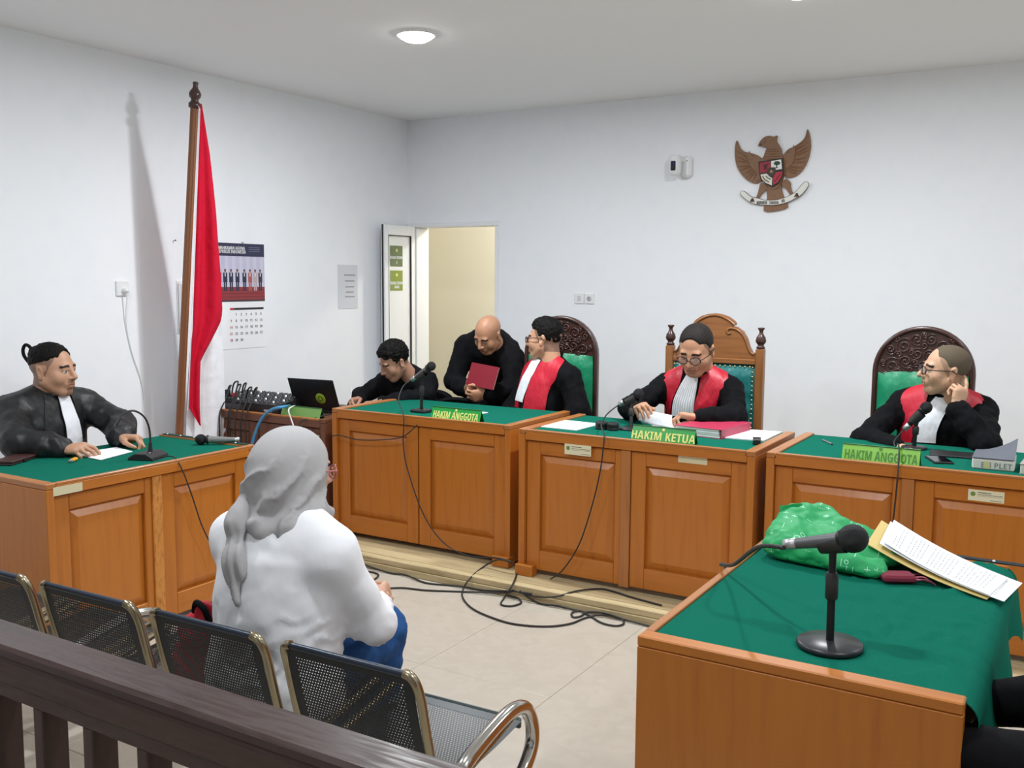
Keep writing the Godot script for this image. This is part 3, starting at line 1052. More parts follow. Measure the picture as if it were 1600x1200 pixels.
# ------------------------------------------------------------------ hands
# own axes: the wrist at the origin, fingers along +y, the palm faces +z, the thumb on the +x side (mirror for the other hand)
# curl: five numbers for thumb .. little finger, 0 straight to 1 closed
func hand_field(curl: Array, spread := 0.06) -> Field:
	var f := Field.new(Vector3(-0.075, -0.05, -0.05), Vector3(0.095, 0.2, 0.12), 0.0036)
	f.cone(Vector3(0, -0.05, 0), Vector3(0, 0.005, 0), 0.027, 0.025, 0.012, Vector3(0, 0, 1), 0.78)
	f.cone(Vector3(0.012, 0.015, 0.0), Vector3(0.022, 0.075, -0.002), 0.021, 0.019, 0.015, Vector3(0, 0, 1), 0.75)
	f.cone(Vector3(-0.012, 0.015, 0.0), Vector3(-0.024, 0.07, -0.002), 0.021, 0.018, 0.015, Vector3(0, 0, 1), 0.75)
	f.cone(Vector3(0.0, 0.02, 0.0), Vector3(0.0, 0.075, -0.002), 0.022, 0.02, 0.015, Vector3(0, 0, 1), 0.7)
	var roots := [Vector3(0.031, 0.082, 0), Vector3(0.0105, 0.088, -0.001), Vector3(-0.0105, 0.085, 0), Vector3(-0.030, 0.074, 0.001)]
	var lens := [[0.040, 0.025, 0.020], [0.045, 0.029, 0.021], [0.042, 0.027, 0.021], [0.032, 0.020, 0.018]]
	for k in 4:
		var c: float = curl[k + 1]
		var a := c * 1.35
		var p: Vector3 = roots[k]
		var sideways := (1.5 - k) * spread
		var r := 0.0092 if k < 3 else 0.0078
		f.cone(p - Vector3(0, 0.03, 0), p, r, r, 0.01)
		for j in 3:
			var dir := Vector3(sin(sideways) * cos(minf(a, 1.4)), cos(a), sin(a)).normalized()
			var e: Vector3 = p + dir * lens[k][j]
			f.cone(p, e, r, r - 0.0007, 0.0035)
			p = e
			r -= 0.0007
			a += c * (1.5 if j == 0 else 1.0) + 0.08
	# the thumb leaves the side of the palm near its base
	var tc: float = curl[0]
	var tp := Vector3(0.022, 0.02, 0.008)
	var t1 := tp + Vector3(0.030, 0.026, 0.012 + 0.014 * tc)
	var t2 := t1 + Vector3(0.017 - 0.022 * tc, 0.028, 0.006 + 0.014 * tc)
	var t3 := t2 + Vector3(0.006 - 0.022 * tc, 0.022, 0.004 + 0.006 * tc)
	f.cone(tp, t1, 0.016, 0.012, 0.012)
	f.cone(t1, t2, 0.0115, 0.0100, 0.004)
	f.cone(t2, t3, 0.0100, 0.0085, 0.004)
	return f

# a turn whose +y runs along `along` and whose +z comes as near as it can to `face`
func aim(along: Vector3, face: Vector3) -> Basis:
	var y := along.normalized()
	var z := (face - y * face.dot(y)).normalized()
	return Basis(y.cross(z), y, z)

# ------------------------------------------------------------------ people
class Person:
	var root: Node3D
	var flesh := Flesh.new()
	var base: Vector3
	var head: Transform3D

func person(label: String, base: Vector3) -> Person:
	var p := Person.new()
	p.base = base
	p.root = thing("person", label, "person", base)
	return p

func wear(p: Person, called: String, mesh: Mesh, mat: Material, label := "") -> MeshInstance3D:
	var o := mesh_node(called, mesh, mat, p.root)
	o.position = -p.base
	if label != "":
		o.set_meta("label", label)
	return o

func add_head(p: Person, at: Vector3, look: Vector3, up: Vector3, size: float, traits: Dictionary) -> void:
	var z := look.normalized()
	var y := (up - z * up.dot(z)).normalized()
	p.head = Transform3D(Basis(y.cross(z), y, z) * size, at)
	head_field(traits).skin(p.flesh, p.head, head_paint(traits))

func add_hand(p: Person, wrist: Vector3, along: Vector3, palm: Vector3, left: bool, curl: Array, skin: Color, size := 1.0, spread := 0.06) -> void:
	# for the left hand with fingers up and the palm towards one, the thumb is on one's left
	var b := aim(along, palm)
	var mirror := Basis(Vector3(-1 if left else 1, 0, 0), Vector3(0, 1, 0), Vector3(0, 0, 1))
	hand_field(curl, spread).skin(p.flesh, Transform3D(b * mirror * size, wrist), func(_q: Vector3) -> Color: return skin)

# bones: [from, to, radius, radius, (joint softness), (squeeze axis, squeeze)]
func bones_field(bones: Array, cell: float, grow := 0.0) -> Field:
	var lo := Vector3(99, 99, 99)
	var hi := -lo
	for b in bones:
		var r: float = maxf(b[2], b[3]) * (maxf(1.0, b[6]) if b.size() > 6 else 1.0) + grow + 0.03
		for e in 2:
			lo = lo.min(b[e] - Vector3(r, r, r))
			hi = hi.max(b[e] + Vector3(r, r, r))
	var f := Field.new(lo, hi, cell)
	for b in bones:
		f.cone(b[0], b[1], b[2] + grow, b[3] + grow, b[4] if b.size() > 4 else 0.03, b[5] if b.size() > 6 else Vector3.ZERO, b[6] if b.size() > 6 else 1.0)
	return f

func finish_body(p: Person, bones: Array, skin: Color) -> void:
	if bones.size():
		bones_field(bones, 0.012).skin(p.flesh, Transform3D.IDENTITY, func(_q: Vector3) -> Color: return skin)
	wear(p, "body", p.flesh.mesh(), M.skin)

func folds(seed_: int, amount: float, scale := Vector3(9, 4, 9)) -> Callable:
	var n := FastNoiseLite.new()
	n.seed = seed_
	n.frequency = 1.0
	n.fractal_octaves = 3
	return func(q: Vector3) -> float: return n.get_noise_3dv(q * scale) * amount

# a cloth patch laid on a field: rows of [height, from u, to u] in a frame (x side, y up, z front); wrap: its top rows come over the shoulder
func patch(f: Field, frame: Transform3D, slope: float, rows: Array, cols: int, lift: float, thick: float, pleat := 0.0, pleats := 6.0, wrap := false) -> ArrayMesh:
	var g := []
	for k in rows.size():
		var r: Array = rows[k]
		var line := []
		var t0 := smoothstep(0.0, 0.45, float(k) / (rows.size() - 1))
		var sl := lerpf(1.5, slope, t0) if wrap else slope
		var zr := lerpf(-0.03, 0.06, t0) if wrap else 0.0
		var dir := frame.basis * Vector3(0, -sl, -1).normalized()
		for c in cols:
			var t := float(c) / (cols - 1)
			var u := lerpf(r[1], r[2], t)
			var start := frame * Vector3(u, r[0] + sl * (0.3 - zr), 0.3)
			var far := f.hit(start, dir, 0.9)
			if far < 0.0:
				far = (0.3 - zr) * sqrt(1.0 + sl * sl)
			line.append(start + dir * (far - lift - pleat * (0.5 + 0.5 * sin(t * TAU * pleats))))
		g.append(line)
	# even out single misses
	for k in 2:
		for r in range(1, g.size() - 1):
			for c in cols:
				g[r][c] = g[r][c].lerp((g[r - 1][c] + g[r + 1][c]) * 0.5, 0.35)
	var m := Build.new()
	m.sheet(g, thick)
	return m.done()

func glasses(p: Person, mat: Material, round_ := 0.021) -> void:
	var g := Build.new()
	var h := p.head
	for s in [-1.0, 1.0]:
		var ring := []
		for k in 17:
			var a := TAU * k / 16.0
			ring.append(h * Vector3(s * 0.032 + cos(a) * (round_ + 0.005), 0.0 + sin(a) * round_, 0.112 - absf(cos(a) * s * 0.2) * 0.02 - (0.006 if cos(a) * s > 0 else 0.0)))
		g.tube(ring, 0.0027, 6, false)
		g.tube([h * Vector3(s * 0.058, 0.006, 0.104), h * Vector3(s * 0.082, 0.008, 0.06), h * Vector3(s * 0.087, 0.010, -0.005), h * Vector3(s * 0.084, -0.006, -0.03)], 0.0024, 6)
	g.tube([h * Vector3(-0.009, 0.004, 0.116), h * Vector3(0, 0.007, 0.119), h * Vector3(0.009, 0.004, 0.116)], 0.0025, 6)
	var o := wear(p, "glasses", g.done(), mat)
	o.set_meta("label", "dark-rimmed glasses")
	for s in [-1.0, 1.0]:
		var l := Build.new()
		var c := h * Vector3(s * 0.032, 0, 0.1085)
		for k in 16:
			var a := TAU * k / 16.0
			var b := TAU * (k + 1) / 16.0
			l.tri(c, h * Vector3(s * 0.032 + cos(a) * (round_ + 0.004), sin(a) * round_, 0.1085), h * Vector3(s * 0.032 + cos(b) * (round_ + 0.004), sin(b) * round_, 0.1085), h * Vector3(0, 0, 0))
		mesh_node("lens", l.done(), M.lens, o)

# ------------------------------------------------------------------ the people
func V(x: float, y: float, z: float) -> Vector3:
	return Vector3(x, y, z)

# torso bones of a clothed upper body
func torso(hip: Vector3, neck: Vector3, sl: Vector3, sr: Vector3, front: Vector3, girth: float, sh := 0.058) -> Array:
	var mid := hip.lerp(neck, 0.5)
	var chest := hip.lerp(neck, 0.76)
	return [
		[hip, mid, girth * 1.02, girth * 1.05, 0.05, front, 0.74],
		[mid, chest, girth * 1.05, girth * 0.98, 0.05, front, 0.70],
		[chest, neck - (neck - hip).normalized() * 0.05, girth * 0.95, 0.07, 0.05, front, 0.72],
		[sl.lerp(sr, 0.08), sr.lerp(sl, 0.08), sh, sh, 0.07],
		[neck, sl, 0.045, sh * 0.95, 0.05],
		[neck, sr, 0.045, sh * 0.95, 0.05],
	]

func arm(s: Vector3, e: Vector3, w: Vector3, r0: float, r1: float, r2: float) -> Array:
	return [[s, e, r0, r1, 0.035], [e, e.lerp(w, 0.55), r1, (r1 + r2) * 0.5, 0.03], [e.lerp(w, 0.55), e.lerp(w, 0.9), (r1 + r2) * 0.5, r2, 0.02]]

func under(hip: Vector3, neck: Vector3, head: Transform3D, arms: Array) -> Array:
	var out := [
		[hip, neck.lerp(hip, 0.3), 0.10, 0.10, 0.05],
		[neck.lerp(hip, 0.3), neck, 0.09, 0.05, 0.05],
		[neck, head * Vector3(0, -0.1, -0.04), 0.054, 0.05, 0.03],
	]
	for a in arms:
		out.append([neck.lerp(a[0], 0.6), a[0], 0.05, 0.045, 0.03])
		out.append([a[0], a[1], 0.042, 0.036, 0.02])
		out.append([a[1], a[2], 0.036, 0.025, 0.02])
	return out

func make_people() -> void:
	M.skin = skin_material()
	M.hair = plain(rgb(17, 15, 14), 0.6, 0.0, 0.25)
	M.hair.normal_enabled = true
	M.hair.normal_texture = bump_tex(0.05, 4.0, 256, 3, 41)
	triplanar(M.hair, Vector3(14, 5, 14))
	M.grey_hair = M.hair.duplicate()
	M.grey_hair.albedo_color = rgb(42, 38, 36)
	M.frame = plain(rgb(34, 26, 26), 0.3)
	M.lens = plain(Color(0.9, 0.95, 1.0, 0.06), 0.05)
	M.lens.transparency = BaseMaterial3D.TRANSPARENCY_ALPHA
	presiding_judge()
	resting_judge()
	turned_judge()
	bending_man()
	writing_man()
	counsel_man()
	seated_woman()
	edge_person()

func presiding_judge() -> void:
	var skin := lin(196, 146, 116)
	var p := person("judge with round glasses in red and black robe reading papers in the tall brown chair", V(-1.82, PLAT, -5.05))
	var hip := V(-1.82, 0.6, -5.08)
	var neck := V(-1.81, 1.07, -4.95)
	var sl := V(-1.632, 0.985, -4.97)
	var sr := V(-2.0, 0.985, -4.97)
	var el := V(-1.55, 0.865, -4.79)
	var er := V(-2.13, 0.875, -4.79)
	var wl := V(-1.70, 0.872, -4.65)
	var wr := V(-2.02, 0.89, -4.64)
	add_head(p, V(-1.782, 1.205, -4.83), V(0.0, -0.50, 1.0), V(0.05, 1, 0.3), 1.08, {"skin": skin, "lids": 0.85, "jaw": 1.08, "buzz": 0.62, "stubble": 0.25})
	add_hand(p, wl, V(-0.93, 0.12, 0.25), V(-0.2, -0.75, 0.25), true, [0.5, 0.55, 0.6, 0.65, 0.7], skin)
	add_hand(p, wr, V(0.35, 0.25, 0.6), V(0.5, -0.7, 0.2), false, [0.4, 0.45, 0.5, 0.6, 0.7], skin)
	finish_body(p, under(hip, neck, p.head, [[sl, el, wl], [sr, er, wr]]), skin)
	var f := Flesh.new()
	hair_field(0.007, 0.0035, 0.016, -0.04).skin(f, p.head)
	wear(p, "hair", f.mesh(), M.grey_hair)
	glasses(p, M.frame, 0.020)
	var bones := torso(hip, neck, sl, sr, V(0, 0, 1), 0.172)
	robe(p, bones, arm(sl, el, wl, 0.064, 0.062, 0.05) + arm(sr, er, wr, 0.064, 0.062, 0.05), Transform3D(Basis.IDENTITY, V(-1.815, 1.0, -4.95)), 0.25, {
		"left": [[0.075, 0.05, 0.15], [0.05, 0.05, 0.175], [0.01, 0.045, 0.19], [-0.03, 0.04, 0.168], [-0.08, 0.028, 0.135], [-0.13, 0.018, 0.108], [-0.17, 0.012, 0.09]],
		"right": [[0.075, -0.15, -0.05], [0.05, -0.175, -0.06], [0.01, -0.19, -0.065], [-0.03, -0.172, -0.09], [-0.08, -0.16, -0.11], [-0.13, -0.156, -0.125], [-0.17, -0.152, -0.13]],
		"jabot": [[0.05, -0.03, 0.028], [0.02, -0.046, 0.032], [-0.03, -0.07, 0.03], [-0.08, -0.092, 0.024], [-0.13, -0.108, 0.02], [-0.18, -0.115, 0.018]]}, 31)
	# collar round the neck
	collar(p, neck + V(0, 0.02, 0.01), 0.066, M.black_cloth)
	# a patterned watch on his left wrist
	var w := Build.new()
	var dir := (V(-0.93, 0.12, 0.25)).normalized()
	w.tube([wl - dir * 0.034, wl - dir * 0.012], [0.033, 0.032], 14, true)
	wear(p, "wristwatch", w.done(), plain(rgb(120, 96, 92), 0.35, 0.5), "metal wristwatch with patterned strap")

func collar(p: Person, c: Vector3, r: float, mat: Material) -> void:
	var m := Build.new()
	var ring := []
	for k in 19:
		var a := TAU * k / 18.0
		ring.append(c + V(cos(a) * r, -sin(a) * 0.012, sin(a) * r))
	m.tube(ring, 0.019, 8, false)
	wear(p, "collar", m.done(), mat)

func robe(p: Person, bones: Array, sleeves: Array, frame: Transform3D, slope: float, cloths: Dictionary, number: int) -> void:
	var all := bones + sleeves
	var f := bones_field(bones, 0.011)
	var names_ := {"left": "red_panel", "right": "red_panel", "jabot": "white_jabot"}
	for key in cloths:
		var jab: bool = key == "jabot"
		var rows := fine_rows(cloths[key], 4)
		var m := patch(f, frame, slope, rows, 55 if jab else 15, 0.006 if jab else 0.004, 0.004, (0.0 if number == 32 else 0.003) if jab else 0.0, 9.0, not jab)
		wear(p, names_[key], m, M.white_cloth if jab else M.red_satin, "white pleated neck band" if jab else "glossy red satin panel")
	f = bones_field(all, 0.011)
	var fl := Flesh.new()
	f.skin(fl, Transform3D.IDENTITY, null, sleeve_folds(sleeves, number))
	wear(p, "robe", fl.mesh(), M.black_cloth, "wide black robe")

# folds only where the sleeves are, so that patches on the chest stay outside
func sleeve_folds(sleeves: Array, number: int) -> Callable:
	var n := folds(number, 0.012, V(14, 10, 14))
	return func(q: Vector3) -> float:
		var near := 1.0
		for s in sleeves:
			var ba: Vector3 = s[1] - s[0]
			var t := clampf((q - s[0]).dot(ba) / ba.length_squared(), 0, 1)
			near = minf(near, ((q - s[0]) - ba * t).length())
		return n.call(q) * clampf((0.11 - near) / 0.05, 0.0, 1.0)

func fine_rows(rows: Array, steps: int) -> Array:
	var out := []
	for i in rows.size() - 1:
		for k in steps:
			var t := float(k) / steps
			out.append([lerpf(rows[i][0], rows[i + 1][0], t), lerpf(rows[i][1], rows[i + 1][1], t), lerpf(rows[i][2], rows[i + 1][2], t)])
	out.append(rows[-1])
	return out

func resting_judge() -> void:
	var skin := lin(206, 164, 134)
	var p := person("judge with cropped hair resting his head on his hand in the dark carved chair", V(-0.6, PLAT, -5.1))
	var hip := V(-0.63, 0.58, -5.1)
	var neck := V(-0.6, 1.03, -5.03)
	var sl := V(-0.432, 0.955, -5.06)
	var sr := V(-0.79, 0.965, -5.06)
	var el := V(-0.385, 0.83, -4.80)
	var er := V(-0.925, 0.80, -4.86)
	var wl := V(-0.522, 0.99, -4.855)
	var wr := V(-0.75, 0.80, -4.72)
	add_head(p, V(-0.592, 1.15, -4.965), V(-0.93, 0.03, 0.40), V(0.12, 1, 0.02), 1.0, {"skin": skin, "lids": 0.25, "jaw": 1.05, "buzz": 0.35, "nose": 0.004})
	add_hand(p, wl, V(0.12, 0.9, -0.25), V(-0.75, 0.1, -0.6), true, [0.5, 0.15, 0.75, 0.85, 0.9], skin)
	add_hand(p, wr, V(0.8, 0.0, 0.4), V(0, -1, 0), false, [0.3, 0.3, 0.3, 0.3, 0.3], skin)
	finish_body(p, under(hip, neck, p.head, [[sl, el, wl], [sr, er, wr]]), skin)
	var f := Flesh.new()
	hair_field(0.003, 0.0015, 0.03, -0.05).skin(f, p.head)
	wear(p, "hair", f.mesh(), plain(rgb(92, 80, 64), 0.85), "closely cropped hair")
	glasses(p, M.frame, 0.018)
	var bones := torso(hip, neck, sl, sr, V(0, 0, 1), 0.17)
	robe(p, bones, arm(sl, el, wl, 0.062, 0.062, 0.054) + arm(sr, er, wr, 0.062, 0.06, 0.05), Transform3D(Basis.IDENTITY, V(-0.6, 0.98, -5.0)), 0.3, {
		"left": [[0.07, 0.05, 0.15], [0.03, 0.06, 0.185], [0.0, 0.075, 0.205], [-0.03, 0.10, 0.17], [-0.06, 0.115, 0.15], [-0.09, 0.126, 0.132]],
		"right": [[0.07, -0.15, -0.05], [0.045, -0.185, -0.055], [0.0, -0.192, -0.07], [-0.05, -0.185, -0.085], [-0.10, -0.182, -0.11], [-0.16, -0.182, -0.12], [-0.2, -0.182, -0.125]],
		"jabot": [[0.055, -0.01, 0.055], [0.03, -0.025, 0.05], [-0.02, -0.058, 0.035], [-0.08, -0.085, 0.01], [-0.15, -0.10, -0.01], [-0.2, -0.105, -0.012]]}, 32)
	collar(p, neck + V(0.0, 0.015, 0.01), 0.066, M.black_cloth)

func turned_judge() -> void:
	var skin := lin(202, 152, 122)
	var p := person("judge in glasses turned towards the bending man, red and black robe", V(-2.8, PLAT, -5.1))
	var hip := V(-2.86, 0.58, -5.02)
	var neck := V(-2.79, 1.085, -5.08)
	var sl := V(-2.60, 1.0, -4.97)
	var sr := V(-2.96, 0.985, -5.17)
	var el := V(-2.515, 0.80, -4.93)
	var er := V(-3.06, 0.76, -5.08)
	var wl := V(-2.68, 0.68, -4.86)
	var wr := V(-2.98, 0.68, -4.95)
	add_head(p, V(-2.80, 1.208, -5.03), V(-0.98, -0.02, 0.12), V(0.12, 1, -0.1), 1.0, {"skin": skin, "lids": 0.3, "jaw": 1.1, "buzz": 0.6})
	add_hand(p, wl, V(-0.8, -0.2, 0.3), V(0, -1, 0), true, [0.4, 0.5, 0.5, 0.5, 0.5], skin)
	add_hand(p, wr, V(0.6, -0.2, 0.5), V(0, -1, 0), false, [0.4, 0.5, 0.5, 0.5, 0.5], skin)
	finish_body(p, under(hip, neck, p.head, [[sl, el, wl], [sr, er, wr]]), skin)
	var f := Flesh.new()
	hair_field(0.018, 0.004, 0.012, 0.005, 0.012).skin(f, p.head, null, folds(7, 0.006, V(40, 40, 40)))
	wear(p, "hair", f.mesh(), M.hair)
	glasses(p, M.frame, 0.018)
	var front := V(-0.5, 0.1, 0.86).normalized()
	var bones := torso(hip, neck, sl, sr, front, 0.172)
	var y := (neck - hip).normalized()
	var z := (front - y * front.dot(y)).normalized()
	robe(p, bones, arm(sl, el, wl, 0.064, 0.066, 0.05) + arm(sr, er, wr, 0.062, 0.06, 0.05), Transform3D(Basis(y.cross(z), y, z), V(-2.80, 1.0, -5.06)), 0.3, {
		"left": [[0.07, 0.045, 0.15], [0.035, 0.045, 0.19], [0.0, 0.04, 0.20], [-0.05, 0.035, 0.165], [-0.11, 0.03, 0.16], [-0.18, 0.025, 0.165], [-0.25, 0.02, 0.16]],
		"right": [[0.07, -0.15, -0.05], [0.035, -0.18, -0.05], [0.0, -0.19, -0.045], [-0.05, -0.18, -0.055], [-0.11, -0.175, -0.055], [-0.18, -0.175, -0.05], [-0.25, -0.175, -0.04]],
		"jabot": [[0.055, -0.03, 0.034], [0.02, -0.042, 0.038], [-0.05, -0.056, 0.034], [-0.12, -0.075, 0.026], [-0.19, -0.095, 0.016], [-0.23, -0.1, 0.012]]}, 33)
	collar(p, neck + V(0.0, 0.03, 0.0), 0.06, M.black_cloth)

func bending_man() -> void:
	var skin := lin(186, 136, 106)
	var p := person("bald man in black bending forward beside the doorway with a red folder", V(-3.5, PLAT, -5.45))
	var hip := V(-3.46, 0.93, -5.55)
	var neck := V(-3.39, 1.165, -5.33)
	var sl := V(-3.20, 1.06, -5.32)
	var sr := V(-3.585, 1.12, -5.36)
	var el := V(-3.12, 0.87, -5.2)
	var er := V(-3.60, 0.90, -5.24)
	var wl := V(-3.235, 0.85, -5.06)
	var wr := V(-3.395, 0.855, -5.09)
	add_head(p, V(-3.305, 1.215, -5.19), V(-0.12, -0.62, 0.9), V(0.1, 1, 0.75), 0.98, {"skin": skin, "lids": 0.95, "jaw": 1.08, "buzz": 0.12, "stubble": 0.3})
	add_hand(p, wr, V(0.55, 0.18, 0.4), V(0.2, 0.4, -0.7), false, [0.3, 0.75, 0.8, 0.85, 0.9], skin)
	add_hand(p, wl, V(-0.5, -0.1, 0.45), V(0.0, 0.3, -0.8), true, [0.4, 0.6, 0.6, 0.7, 0.7], skin)
	finish_body(p, under(hip, neck, p.head, [[sl, el, wl], [sr, er, wr]]), skin)
	var bones := torso(hip, neck, sl, sr, V(0.15, -0.6, 0.8).normalized(), 0.17, 0.066)
	var coat := bones + arm(sl, el, wl, 0.074, 0.066, 0.05) + arm(sr, er, wr, 0.074, 0.066, 0.05) + [
		[hip, V(-3.47, 0.72, -5.53), 0.165, 0.17, 0.05, V(0, 0, 1), 0.8]]
	var fl := Flesh.new()
	bones_field(coat, 0.012).skin(fl, Transform3D.IDENTITY, null, folds(51, 0.012, V(9, 7, 9)))
	wear(p, "jacket", fl.mesh(), M.black_cloth, "plain black jacket")
	collar(p, neck + V(0.02, 0.03, 0.05), 0.064, M.black_cloth)
	fl = Flesh.new()
	bones_field([[V(-3.55, 0.85, -5.54), V(-3.57, 0.5, -5.52), 0.095, 0.075, 0.03], [V(-3.57, 0.5, -5.52), V(-3.57, PLAT + 0.09, -5.55), 0.075, 0.06, 0.03],
		[V(-3.38, 0.85, -5.54), V(-3.37, 0.5, -5.52), 0.095, 0.075, 0.03], [V(-3.37, 0.5, -5.52), V(-3.37, PLAT + 0.09, -5.55), 0.075, 0.06, 0.03]], 0.014).skin(fl, Transform3D.IDENTITY)
	wear(p, "trousers", fl.mesh(), M.black_cloth)
	for x in [-3.57, -3.37]:
		fl = Flesh.new()
		var b := bones_field([[V(x, PLAT + 0.045, -5.57), V(x, PLAT + 0.04, -5.42), 0.045, 0.038, 0.02]], 0.01)
		b.cut(V(x, PLAT + 0.001, 0), Vector3.DOWN)
		b.skin(fl, Transform3D.IDENTITY)
		wear(p, "shoe", fl.mesh(), M.black_plastic)
	# the folder in his hands is a thing of its own
	var t := thing("red_folder", "dark red folder held by the bald bending man", "folder", V(-3.245, 0.965, -5.035))
	t.basis = aim(V(0.12, 0.92, -0.3), V(-0.1, 0.3, 0.9))
	box_node("cover", V(0, 0, 0.004), V(0.225, 0.145, 0.003), plain(rgb(132, 22, 40), 0.45), t, 0.001)
	box_node("cover", V(0, 0, -0.004), V(0.225, 0.145, 0.003), plain(rgb(132, 22, 40), 0.45), t, 0.001)
	box_node("papers", V(0.002, 0, 0), V(0.215, 0.137, 0.005), M.paper, t, 0.0)

func writing_man() -> void:
	var skin := lin(172, 128, 106)
	var p := person("man with black hair in black leaning over to write beside the laptop", V(-3.83, 0.0, -5.15))
	var hip := V(-3.83, 0.48, -5.2)
	var neck := V(-3.80, 0.955, -4.98)
	var sl := V(-3.645, 0.905, -5.0)
	var sr := V(-3.965, 0.885, -4.97)
	var el := V(-3.60, 0.835, -4.93)
	var er := V(-4.08, 0.80, -4.86)
	var wl := V(-3.80, 0.79, -4.70)
	var wr := V(-4.02, 0.785, -4.76)
	add_head(p, V(-3.785, 1.045, -4.845), V(-0.42, -0.5, 0.78), V(-0.1, 1, 0.4), 0.98, {"skin": skin, "lids": 0.95, "jaw": 0.98, "stubble": 0.2})
	add_hand(p, wr, V(0.05, -0.1, 0.9), V(0.65, -0.5, 0.0), false, [0.7, 0.55, 0.6, 0.75, 0.8], skin)
	add_hand(p, wl, V(-0.85, -0.1, 0.25), V(0.1, -0.9, 0.2), true, [0.4, 0.4, 0.45, 0.5, 0.55], skin)
	finish_body(p, under(hip, neck, p.head, [[sl, el, wl], [sr, er, wr]]), skin)
	var f := Flesh.new()
	hair_field(0.024, 0.008, 0.0, -0.045, 0.014).skin(f, p.head, null, folds(8, 0.008, V(45, 45, 45)))
	wear(p, "hair", f.mesh(), M.hair)
	var fl := Flesh.new()
	bones_field(torso(hip, neck, sl, sr, V(-0.1, -0.3, 0.9).normalized(), 0.16) + arm(sl, el, wl, 0.062, 0.055, 0.042) + arm(sr, er, wr, 0.062, 0.055, 0.042), 0.012).skin(fl, Transform3D.IDENTITY, null, folds(52, 0.012, V(11, 9, 11)))
	wear(p, "jacket", fl.mesh(), M.black_cloth, "plain black jacket")
	var legs := Flesh.new()
	bones_field([[V(-3.92, 0.46, -5.15), V(-3.93, 0.44, -4.98), 0.08, 0.06, 0.03], [V(-3.93, 0.44, -4.98), V(-3.93, 0.09, -5.0), 0.06, 0.05, 0.03],
		[V(-3.74, 0.46, -5.15), V(-3.73, 0.44, -4.98), 0.08, 0.06, 0.03], [V(-3.73, 0.44, -4.98), V(-3.73, 0.16, -5.0), 0.06, 0.05, 0.03]], 0.014).skin(legs, Transform3D.IDENTITY)
	wear(p, "trousers", legs.mesh(), M.black_cloth)
	var w := Build.new()
	var dir := V(-0.85, -0.1, 0.25).normalized()
	w.tube([wl - dir * 0.03, wl - dir * 0.01], [0.03, 0.029], 12, true)
	wear(p, "wristwatch", w.done(), plain(rgb(206, 180, 110), 0.3, 0.8), "gold-coloured wristwatch")
	var pen := thing("pen", "white pen upright in the writing man's hand", "pen", V(-4.005, 0.765, -4.665))
	tube_node("barrel", [V(0.0, 0.0, 0.0), V(-0.012, 0.105, -0.03)], 0.0042, M.white_plastic, pen)
	tube_node("tip", [V(0.0015, -0.013, 0.004), V(0, 0, 0)], [0.0008, 0.0036], M.black_plastic, pen)

